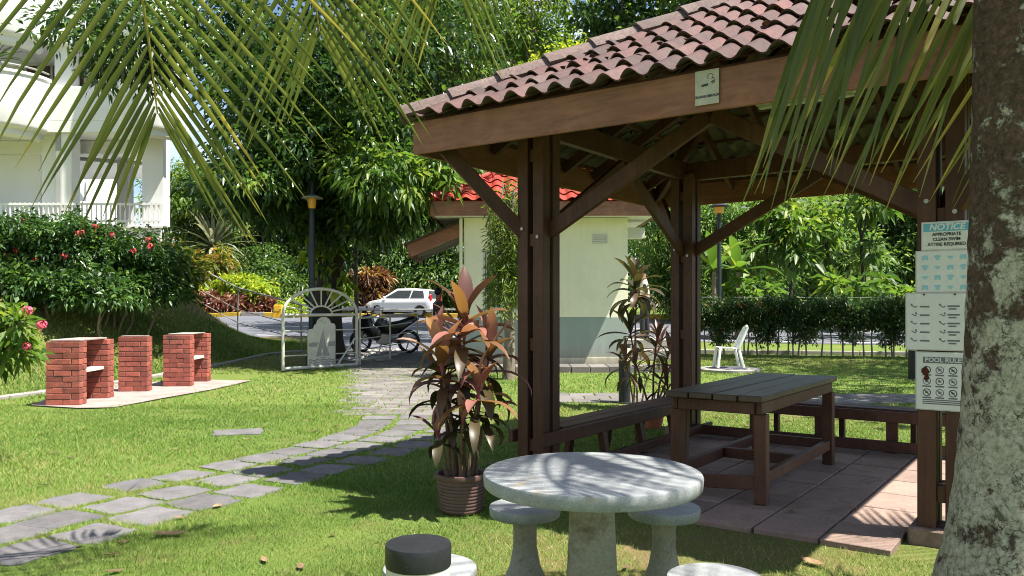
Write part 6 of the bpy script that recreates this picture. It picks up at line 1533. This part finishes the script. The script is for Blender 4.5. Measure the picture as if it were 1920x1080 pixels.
# ------------------------------------------------------------------ vehicles
def wheel(parent, x, y, r, w):
    wh = sub('wheel', parent, (x, y, r))
    MB().lathe([(r * 0.66, -w / 2), (r * 0.95, -w / 2), (r, -w * 0.3), (r, w * 0.3), (r * 0.95, w / 2), (r * 0.66, w / 2)], 24, capb=False, capt=False).build('tyre', M_rubber, wh, smooth=True).rotation_euler = (R(90), 0, 0)
    rim = MB(); rim.lathe([(0.001, -w * 0.32), (r * 0.2, -w * 0.36), (r * 0.66, -w * 0.3), (r * 0.66, w * 0.3), (r * 0.2, w * 0.36), (0.001, w * 0.32)], 20, capb=False, capt=False)
    rim.build('rim', M_steel, wh, smooth=True).rotation_euler = (R(90), 0, 0)
def car(loc, rz, paint, label):
    t = thing('parked_car', loc, label, 'car', rz, 'cars on the estate road')
    L, Wd = 1.85, 0.8
    low = [(-L, 0.35), (-L - 0.02, 0.7), (-L + 0.05, 0.92), (0.95, 0.95), (1.55, 0.84), (L, 0.68), (L + 0.02, 0.4), (L - 0.1, 0.25), (1.6, 0.25)]
    for cx_ in (1.2, -1.25):
        low += [(cx_ + 0.34 * math.cos(R(a)), 0.29 + 0.34 * math.sin(R(a))) for a in range(0, 181, 20)]
    low += [(-1.7, 0.25)]
    RXm = Matrix.Rotation(R(90), 4, 'X')
    MB().prism(low, -Wd, Wd, RXm).build('body', paint, t, bevel=0.045, seg=2, smooth=True)
    cab0 = [(-L + 0.06, 0.92), (-L + 0.22, 1.42), (-0.9, 1.5), (0.1, 1.49), (1.0, 0.94)]
    mb = MB(); nn = len(cab0)
    mb.add([(x, s * (0.77 - 0.13 * max(0, (z - 0.93) / 0.56)), z) for s in (-1, 1) for x, z in cab0], [tuple(range(nn)), tuple(range(2 * nn - 1, nn - 1, -1))] + [(i, nn + i, nn + (i + 1) % nn, (i + 1) % nn) for i in range(nn)])
    mb.build('cabin', paint, t, bevel=0.03, seg=2, smooth=True)
    for s in (-1, 1):
        def q(x, z): return (x, s * (0.782 - 0.13 * max(0, (z - 0.93) / 0.56)), z)
        for poly in ([(-1.5, 1.0), (-1.42, 1.38), (-0.85, 1.4), (-0.72, 1.0)], [(-0.65, 1.0), (-0.78, 1.4), (0.02, 1.4), (0.75, 1.0)]):
            mb = MB(); mb.add([q(*p) for p in poly], [(0, 1, 2, 3) if s < 0 else (3, 2, 1, 0)]); mb.build('side_window', M_glass, t)
        MB().box((-L + 0.03, s * 0.66, 1.02), (0.1, 0.2, 0.34)).build('tail_light', plain('tail_red' + str(s) + label[:4], (0.5, 0.02, 0.03), 0.2), t, bevel=0.02)
        MB().box((L - 0.06, s * 0.58, 0.66), (0.14, 0.34, 0.14)).build('headlight', M_white_metal, t, bevel=0.03)
        MB().box((0.72, s * 0.88, 1.02), (0.1, 0.16, 0.11)).build('mirror', paint, t, bevel=0.02)
    mb = MB(); mb.add([(0.16, -0.6, 1.44), (0.16, 0.6, 1.44), (0.93, 0.68, 1.0), (0.93, -0.68, 1.0)], [(0, 1, 2, 3)]); o = mb.build('windscreen', M_glass, t); o.location = (0.035, 0, 0.03)
    mb = MB(); mb.add([(-L + 0.2, -0.58, 1.36), (-L + 0.2, 0.58, 1.36), (-L + 0.07, 0.66, 1.0), (-L + 0.07, -0.66, 1.0)], [(3, 2, 1, 0)]); o = mb.build('rear_window', M_glass, t); o.location = (-0.03, 0, 0.01)
    for x in (1.2, -1.25):
        for s in (-1, 1): wheel(t, x, s * 0.7, 0.29, 0.18)
    MB().box((-L - 0.03, 0, 0.45), (0.06, 1.4, 0.2)).build('bumper', paint, t, bevel=0.02)
    return t
cw = P(757, 575, 43)
car((cw.x, cw.y, gzf(cw.x, cw.y) + 0.02), R(163), simple('white_car_paint', (0.78, 0.78, 0.78), 0.25, 0.03, 2, 0, spec=0.6), 'white hatchback parked beyond the road behind the pink cordyline')
cd = P(548, 575, 52)
car((cd.x, cd.y, gzf(cd.x, cd.y) + 0.02), R(60), simple('blue_car_paint', (0.05, 0.08, 0.14), 0.2, 0.05, 2, 0, spec=0.7), 'dark blue car seen through the arch of the white gate')
# motorbike
mk = thing('motorbike', (-3.3, 22.3 - 1.2, gzf(-3.05, 21.1) + 0.012), 'black motorbike with a fairing parked behind the cream railing', 'motorbike', R(172))
def mwheel(x):
    w = sub('wheel', mk, (x, 0, 0.3))
    MB().tube([(0.26 * math.cos(R(a)), 0, 0.26 * math.sin(R(a))) for a in range(0, 361, 15)], 0.045, 8, cap=False).build('tyre', M_rubber, w, smooth=True)
    mb = MB()
    for a in range(0, 360, 72): mb.beam((0, 0, 0), (0.24 * math.cos(R(a)), 0, 0.24 * math.sin(R(a))), 0.03, 0.035, (0, 1, 0))
    mb.build('rim', M_steel, w)
M_bike = simple('black_gloss', (0.014, 0.014, 0.017), 0.2, 0.2, 4, 0, spec=0.6)
mwheel(0.68); mwheel(-0.62)
RX2 = Matrix.Rotation(R(90), 4, 'X')
MB().prism([(0.42, 0.42), (0.78, 0.7), (0.62, 0.98), (0.4, 1.02), (0.3, 0.75), (0.1, 0.62), (0.05, 0.4), (0.2, 0.28)], -0.14, 0.14, RX2).build('fairing', M_bike, mk, bevel=0.06, seg=3, smooth=True)
MB().prism([(0.32, 0.72), (0.18, 0.92), (-0.02, 0.9), (-0.1, 0.76), (-0.35, 0.8), (-0.85, 0.95), (-0.9, 0.88), (-0.5, 0.6), (-0.3, 0.45), (0.1, 0.5)], -0.12, 0.12, RX2).build('tank_and_tail', M_bike, mk, bevel=0.05, seg=3, smooth=True)
MB().prism([(-0.1, 0.8), (-0.4, 0.85), (-0.75, 0.97), (-0.78, 0.93), (-0.4, 0.78), (-0.1, 0.75)], -0.13, 0.13, RX2).build('seat', M_rubber, mk, bevel=0.03, seg=2, smooth=True)
MB().prism([(0.25, 0.25), (0.2, 0.5), (-0.15, 0.5), (-0.2, 0.25), (0.0, 0.2)], -0.12, 0.12, RX2).build('engine', M_steel, mk, bevel=0.03)
MB().tube([(0.68, 0.07, 0.3), (0.5, 0.07, 0.9)], 0.025, 8).tube([(0.68, -0.07, 0.3), (0.5, -0.07, 0.9)], 0.025, 8).build('fork', M_steel, mk, smooth=True)
MB().tube([(-0.62, 0.09, 0.3), (-0.1, 0.09, 0.38)], 0.03, 8).tube([(-0.62, -0.09, 0.3), (-0.1, -0.09, 0.38)], 0.03, 8).build('swing_arm', M_steel, mk, smooth=True)
MB().tube([(0.38, -0.34, 1.03), (0.46, -0.1, 1.0), (0.46, 0.1, 1.0), (0.38, 0.34, 1.03)], 0.018, 8).build('handlebar', M_rubber, mk, smooth=True)
for s in (-1, 1):
    MB().tube([(0.44, s * 0.2, 1.0), (0.4, s * 0.32, 1.18)], 0.008, 6).build('mirror_stalk', M_rubber, mk); MB().box((0.4, s * 0.34, 1.2), (0.03, 0.13, 0.07)).build('mirror', M_bike, mk, bevel=0.015)
MB().tube([(0.0, -0.16, 0.3), (-0.4, -0.18, 0.28), (-0.8, -0.18, 0.42)], [0.035, 0.05, 0.05], 10).build('exhaust', M_steel, mk, smooth=True)
MB().box((0.7, 0, 0.62), (0.4, 0.09, 0.03)).build('mudguard', M_bike, mk, bevel=0.012); MB().tube([(0.05, 0.1, 0.3), (0.1, 0.3, 0.0)], 0.014, 6).build('kickstand', M_steel, mk)
MB().box((0.76, 0, 0.84), (0.05, 0.16, 0.1)).build('headlight', M_white_metal, mk, bevel=0.02)
# yellow barrier, guard rail
yb = thing('road_barrier', (P(522, 575, 42.5).x, 42.5, gzf(-12, 42.5)), 'yellow plastic road barrier at the end of the red hedge', 'barrier')
MB().prism([(-0.28, 0), (0.28, 0), (0.24, 0.2), (0.2, 0.7), (-0.2, 0.7), (-0.24, 0.2)], -0.18, 0.18, RX2).build('body', simple('yellow_plastic', (0.75, 0.4, 0.02), 0.5, 0.15, 3, 0.05), yb, bevel=0.03); MB().box((0, -0.16, 0.45), (0.3, 0.08, 0.14)).build('panel', M_yellow_paint, yb)
gr = thing('guard_rail', (P(675, 575, 40).x, 40, gzf(-7, 40)), 'grey steel guard rail beyond the road behind the motorbike', 'guard rail')
MB().beam((-1.2, 0, 0.5), (1.2, 0, 0.5), 0.06, 0.2).build('rail', M_asph, gr, bevel=0.03)
for x in (-1.0, 0, 1.0): MB().box((x, 0.08, 0.25), (0.08, 0.1, 0.6)).build('post', M_railm, gr)

# ------------------------------------------------------------------ people
def skin_mesh(name, pts, edges, radii, mat, parent, sub_lv=2, root=0):
    me = bpy.data.meshes.new(name); me.from_pydata(pts, edges, [])
    o = bpy.data.objects.new(name, me); COL.objects.link(o); o.parent = parent
    md = o.modifiers.new('skin', 'SKIN'); md.use_smooth_shade = True
    for v, r_ in zip(me.skin_vertices[0].data, radii): v.radius = r_ if hasattr(r_, '__len__') else (r_, r_)
    me.skin_vertices[0].data[root].use_root = True
    sb = o.modifiers.new('sub', 'SUBSURF'); sb.levels = sub_lv; sb.render_levels = sub_lv
    me.materials.append(mat)
    return o
M_skin = simple('skin', (0.36, 0.19, 0.125), 0.55, 0.12, 8, 0.02)
M_hair = simple('hair', (0.012, 0.01, 0.009), 0.5, 0.3, 20, 0.1)
def person(loc, rz, h, label, top, bottom, shorts=False, stride=0.14, armbend=0.15):
    t = thing('person', loc, label, 'person', rz); k = h / 1.7
    def v(*a): return tuple(x * k for x in a)
    J = {'pel': v(0, 0, .92), 'sp': v(0, 0, 1.12), 'ch': v(0.01, 0, 1.32), 'nk': v(0.02, 0, 1.47), 'hd0': v(0.04, 0, 1.55), 'hd1': v(0.045, 0, 1.66),
         'hl': v(0, .09, .88), 'kl': v(stride, .1, .48), 'al': v(stride * 0.9, .1, .08), 'tl': v(stride * 0.9 + .15, .11, .03), 'hr': v(0, -.09, .88), 'kr': v(-stride * .5, -.1, .48), 'ar': v(-stride * 1.3, -.1, .08), 'tr': v(-stride * 1.3 + .15, -.11, .03),
         'sl': v(0.01, .19, 1.38), 'el': v(-.02, .24, 1.1), 'wl': v(armbend, .22, .9), 'fl': v(armbend + .05, .21, .83), 'sr': v(0.01, -.19, 1.38), 'er': v(-.02, -.24, 1.1), 'wr': v(armbend, -.22, .9), 'fr': v(armbend + .05, -.21, .83)}
    RAD = dict(pel=.12, sp=.11, ch=.125, nk=.055, hd0=.075, hd1=.08, hl=.085, kl=.058, al=.042, tl=.032, hr=.085, kr=.058, ar=.042, tr=.032, sl=.06, el=.043, wl=.03, fl=.026, sr=.06, er=.043, wr=.03, fr=.026)
    E = [('pel', 'sp'), ('sp', 'ch'), ('ch', 'nk'), ('nk', 'hd0'), ('hd0', 'hd1'), ('pel', 'hl'), ('hl', 'kl'), ('kl', 'al'), ('al', 'tl'), ('pel', 'hr'), ('hr', 'kr'), ('kr', 'ar'), ('ar', 'tr'), ('ch', 'sl'), ('sl', 'el'), ('el', 'wl'), ('wl', 'fl'), ('ch', 'sr'), ('sr', 'er'), ('er', 'wr'), ('wr', 'fr')]
    def grow(name, keys, edges, mat, add=0.0, over={}):
        ix_ = {kk: i for i, kk in enumerate(keys)}
        return skin_mesh(name, [over.get(kk, J[kk]) for kk in keys], [(ix_[a], ix_[b]) for a, b in edges], [(RAD[kk] + add) * k for kk in keys], mat, t)
    body = grow('body', list(J), E, M_skin)
    # fingers and thumb
    for s, e_, w0 in (('l', 'el', 'wl'), ('r', 'er', 'wr')):
        b = Vector(J['f' + s]); d = (b - Vector(J[w0])).normalized()
        for j in range(4):
            p = b + Vector((0.012 * (j - 1.5), 0, 0)) * k
            skin_mesh('finger', [tuple(p), tuple(p + d * 0.045 * k), tuple(p + d * 0.075 * k + Vector((0.012, 0, 0)) * k)], [(0, 1), (1, 2)], [0.009 * k, 0.008 * k, 0.006 * k], M_skin, t, 1)
    sh_ = ['pel', 'sp', 'ch', 'nk', 'sl', 'el', 'sr', 'er']
    def lerp(a, b, f): return tuple(Vector(J[a]).lerp(Vector(J[b]), f))
    grow('shirt', sh_, [('pel', 'sp'), ('sp', 'ch'), ('ch', 'nk'), ('ch', 'sl'), ('sl', 'el'), ('ch', 'sr'), ('sr', 'er')], top, 0.022, {'nk': lerp('ch', 'nk', .6), 'el': lerp('sl', 'el', .75), 'er': lerp('sr', 'er', .75)})
    f = 0.9 if shorts else 0.97
    lg = ['pel', 'hl', 'kl', 'hr', 'kr'] if shorts else ['pel', 'hl', 'kl', 'al', 'hr', 'kr', 'ar']
    grow('trousers', lg, [('pel', 'hl'), ('hl', 'kl'), ('pel', 'hr'), ('hr', 'kr')] + ([] if shorts else [('kl', 'al'), ('kr', 'ar')]), bottom, 0.02, {'kl': lerp('hl', 'kl', .85), 'kr': lerp('hr', 'kr', .85)} if shorts else {})
    for s in ('l', 'r'):
        skin_mesh('shoe', [tuple(Vector(J['a' + s]) + Vector((-.04, 0, -.035)) * k), tuple(Vector(J['a' + s]) + Vector((.05, 0, -.04)) * k), tuple(Vector(J['t' + s]) + Vector((.02, 0, 0)) * k)], [(0, 1), (1, 2)], [.042 * k, .044 * k, .036 * k], M_hair, t, 1)
    hd_ = Vector(J['hd1'])
    MB().lathe([(0.001, -0.1), (0.05, -0.085), (0.088, -0.03), (0.1, 0.03), (0.085, 0.08), (0.045, 0.108), (0.001, 0.115)], 16, (0, 0, 0), False, False).build('hair', M_hair, t, smooth=True, loc=tuple(hd_ + Vector((-.022, 0, .022)) * k))
    return t
pz = gzf(-1.86, 20.1)
person((-1.86, 20.1, pz + 0.01), R(20), 1.62, 'person in dark top and shorts walking in sandals behind the pink cordyline', simple('dark_top', (0.075, 0.05, 0.06), 0.8, 0.2, 6, 0.1), simple('dark_shorts', (0.025, 0.025, 0.03), 0.8, 0.2, 6, 0.1), True)
plt = thing('platform_step', (3.3, 20.3, gzf(3.3, 20.3)), 'raised concrete landing at the side of the guardhouse', 'step')
MB().box((0, 0, 0.2), (1.3, 1.6, 0.5)).build('landing', M_conc, plt, bevel=0.015); MB().box((0, -0.95, 0.08), (1.3, 0.3, 0.26)).build('tread', M_conc, plt, bevel=0.012)
gd = person((3.32, 20.2, gzf(3.3, 20.3) + 0.455), R(170), 1.72, 'person in pale grey uniform shirt and dark trousers standing beside the guardhouse', simple('pale_shirt', (0.58, 0.57, 0.54), 0.8, 0.1, 6, 0.05), simple('dark_trousers', (0.02, 0.022, 0.03), 0.8, 0.2, 6, 0.1), False, 0.06, 0.25)
MB().lathe([(0.045, 0), (0.045, 0.006)], 16).build('sleeve_badge', M_ink, gd, loc=(-0.0, 0.30, 1.3)).rotation_euler = (R(-90), 0, 0)

# ------------------------------------------------------------------ grass and fallen leaves
def scatter(n, y0, y1):
    """points on the lawn inside a wedge a little wider than the view"""
    y = y0 + (y1 - y0) * nr.random(n) ** 0.75
    x = (nr.random(n) * 2 - 1) * (0.70 * y + 0.5)
    return x, y
ST = np.array(STONES)
ca, sa = math.cos(-GA), math.sin(-GA)
def allowed(x, y, margin=0.0):
    ok = np.ones(len(x), bool)
    for cx_, cy_, hl_, hw_, an in ST:
        near = (np.abs(x - cx_) < 0.6) & (np.abs(y - cy_) < 0.6)
        if not near.any(): continue
        idx = np.nonzero(near)[0]
        dx, dy = x[idx] - cx_, y[idx] - cy_
        u = dx * math.cos(an) + dy * math.sin(an); v = -dx * math.sin(an) + dy * math.cos(an)
        ok[idx] &= ~((np.abs(u) < hl_ - margin) & (np.abs(v) < hw_ - margin))
    dx, dy = x - GP.x, y - GP.y
    a = dx * math.cos(GA) + dy * math.sin(GA); b = -dx * math.sin(GA) + dy * math.cos(GA)
    ok &= ~((a > 0.07) & (a < 2.93) & (b > -0.51) & (b < 3.05))
    ok &= ~((np.hypot(x + 0.345, y - 5.5) < 0.13))
    ok &= ~((x > -6.7) & (x < -4.9) & (y > 11.0) & (y < 16.2) & (np.abs(x + 6.2 - (y - 11.5) * 0.15) < 0.62))
    ok &= ~((y > 16.4) & (x > -1.4) & (x < 3.4))
    ok &= ~((y > 20.9) | ((x > -4.9) & (x < -2.3) & (y > 18.2)))
    return ok
def bare_at(x, y):
    return np.clip(0.95 * np.exp(-(((x - 1.0) / 1.2) ** 2 + ((y - 4.6) / 0.75) ** 2)) + 0.55 * np.exp(-(((x - 3.4) / 3.0) ** 2 + ((y - 10.6) / 1.3) ** 2)) + 0.8 * np.exp(-(((x + 4.6) / 2.0) ** 2 + ((y - 20) / 2.6) ** 2)), 0, 1)
V_, F_, T_ = [], [], []
off = 0
for (n, y0, y1, h0, w0) in ((420000, 1.9, 6.5, 0.022, 0.0042), (320000, 6.0, 11.5, 0.027, 0.008), (170000, 11.0, 21, 0.036, 0.016)):
    x, y = scatter(n, y0, y1)
    pat = np.sin(x * 2.3 + 1.3 * np.sin(y * 1.7)) * np.sin(y * 2.9 + np.sin(x * 3.1)) + 0.5 * np.sin(x * 7.1 + y * 3) * np.sin(y * 8.3 - x * 2)
    ok = allowed(x, y, 0.012) & (nr.random(n) > 0.85 * bare_at(x, y)) & (nr.random(n) < 0.66 + 0.36 * pat)
    bl = -7.75 + (y - 12.1) * 0.2
    ok &= (nr.random(n) > 0.78 * sstep(1.6, 3.0, bl - x))
    x, y, pat = x[ok], y[ok], pat[ok]; n = len(x)
    z = gz(x, y)
    h = h0 * (0.45 + 0.9 * nr.random(n)) * (1 + 0.25 * pat); w = w0 * (0.7 + 0.6 * nr.random(n))
    th = nr.random(n) * 2 * np.pi; ln = nr.normal(0, 0.75, (n, 2)) * h[:, None]
    b0 = np.stack([x - np.cos(th) * w / 2, y - np.sin(th) * w / 2, z - 0.004], 1); b1 = np.stack([x + np.cos(th) * w / 2, y + np.sin(th) * w / 2, z - 0.004], 1)
    tp = np.stack([x + ln[:, 0], y + ln[:, 1], z + h], 1)
    V_.append(np.stack([b0, b1, tp], 1).reshape(-1, 3)); F_.append(np.arange(3 * n).reshape(-1, 3) + off); off += 3 * n
    T_.append(np.clip(0.45 + 0.2 * pat + 0.2 * np.sin(x * 0.9 + 2) * np.sin(y * 0.8) + nr.normal(0, 0.24, n) + 0.45 * (nr.random(n) < 0.1) + 0.25 * bare_at(x, y), 0, 1))
n = 90000
y = nr.uniform(8, 25, n); x = -7.75 + (y - 12.1) * 0.2 - nr.random(n) ** 1.3 * 5.5
z = gz(x, y); ok = (nr.random(n) > 0.85 * sstep(1.2, 2.8, -7.75 + (y - 12.1) * 0.2 - x)); x, y, z = x[ok], y[ok], z[ok]; n = len(x)
h = 0.07 * (0.4 + nr.random(n)); w = 0.018 * (0.6 + 0.8 * nr.random(n)); th = nr.random(n) * 2 * np.pi; ln = nr.normal(0, 0.7, (n, 2)) * h[:, None]
V_.append(np.stack([np.stack([x - np.cos(th) * w / 2, y - np.sin(th) * w / 2, z - 0.01], 1), np.stack([x + np.cos(th) * w / 2, y + np.sin(th) * w / 2, z - 0.01], 1), np.stack([x + ln[:, 0], y + ln[:, 1], z + h], 1)], 1).reshape(-1, 3))
F_.append(np.arange(3 * n).reshape(-1, 3) + off); off += 3 * n
T_.append(np.clip(0.4 + 0.25 * np.sin(x * 2.1) * np.sin(y * 1.7) + nr.normal(0, 0.25, n) + 0.5 * (nr.random(n) < 0.15), 0, 1))
o = inst('grass', np_mesh('grass', np.concatenate(V_), np.concatenate(F_), M_grass, np.concatenate(T_)), None); setp(o, 'short cropped lawn grass around the path, table and gazebo', 'grass', kind='stuff')
def dry_leaf(p, L, W, az, label, group=None, curl=0.25):
    n = 6; vs = []
    for i in range(n + 1):
        t = i / n; w = W * math.sin(math.pi * min(1, 0.04 + t * 0.96)) ** 0.75 / 2 + 0.0015
        zc = curl * L * (abs(t - 0.5) ** 2) * 1.2
        vs += [(t * L - L / 2, -w, zc + w * 0.35), (t * L - L / 2, 0, zc), (t * L - L / 2, w, zc + w * 0.25)]
    fs = []
    for i in range(n): o_ = i * 3; fs += [(o_, o_ + 1, o_ + 4, o_ + 3), (o_ + 1, o_ + 2, o_ + 5, o_ + 4)]
    me = bpy.data.meshes.new('fallen_leaf'); me.from_pydata(vs, [], fs); me.materials.append(M_deadleaf)
    for pl_ in me.polygons: pl_.use_smooth = True
    o = inst('fallen_leaf', me, None, p, (rnd.uniform(-.15, .15), rnd.uniform(-.15, .15), az))
    return setp(o, label, 'leaf', group)
def gp(px, py, dz=0.02): g = G(px, py); return (g.x, g.y, g.z + dz)
dry_leaf(gp(320, 1008, 0.018), 0.2, 0.07, 0.25, 'large tan dry leaf on the grass below the flagstone path', 'fallen leaves')
dry_leaf(gp(1524, 1063, 0.018), 0.15, 0.06, -0.9, 'curled tan dry leaf on the grass by the gazebo floor edge', 'fallen leaves')
for k in range(130):
    for _ in range(20):
        y = rnd.uniform(3.2, 15) if k < 95 else rnd.uniform(8, 12); x = rnd.uniform(-0.62, 0.35) * y if k < 95 else rnd.uniform(1.2, 6.5)
        if allowed(np.array([x]), np.array([y]))[0]: break
    dry_leaf((x, y, gzf(x, y) + 0.014), rnd.uniform(0.04, 0.12), rnd.uniform(0.02, 0.05), rnd.uniform(0, 6.28), 'small brown dry leaf lying on the lawn', 'fallen leaves')
for k in range(9):
    a_, b_ = rnd.uniform(0.4, 2.6), rnd.uniform(-0.4, 2.8); q = gl(a_, b_, 0.043)
    dry_leaf(tuple(q), rnd.uniform(0.05, 0.11), 0.03, rnd.uniform(0, 6.28), 'small dry leaf lying on the pink slab floor of the gazebo', 'fallen leaves')

for k in range(16):
    x, y = HC - 1.05 + rnd.gauss(0, 0.28), E0 + rnd.uniform(0.35, 0.95)
    if k > 10: x = HC + rnd.uniform(-0.6, 0.6)
    q = gl(x, y, rz_at(y - E0) + 0.062)
    dry_leaf(tuple(q), rnd.uniform(0.06, 0.13), rnd.uniform(0.02, 0.05), rnd.uniform(0, 6.28), 'dry leaf caught on the maroon roof tiles near the hip', 'fallen leaves')
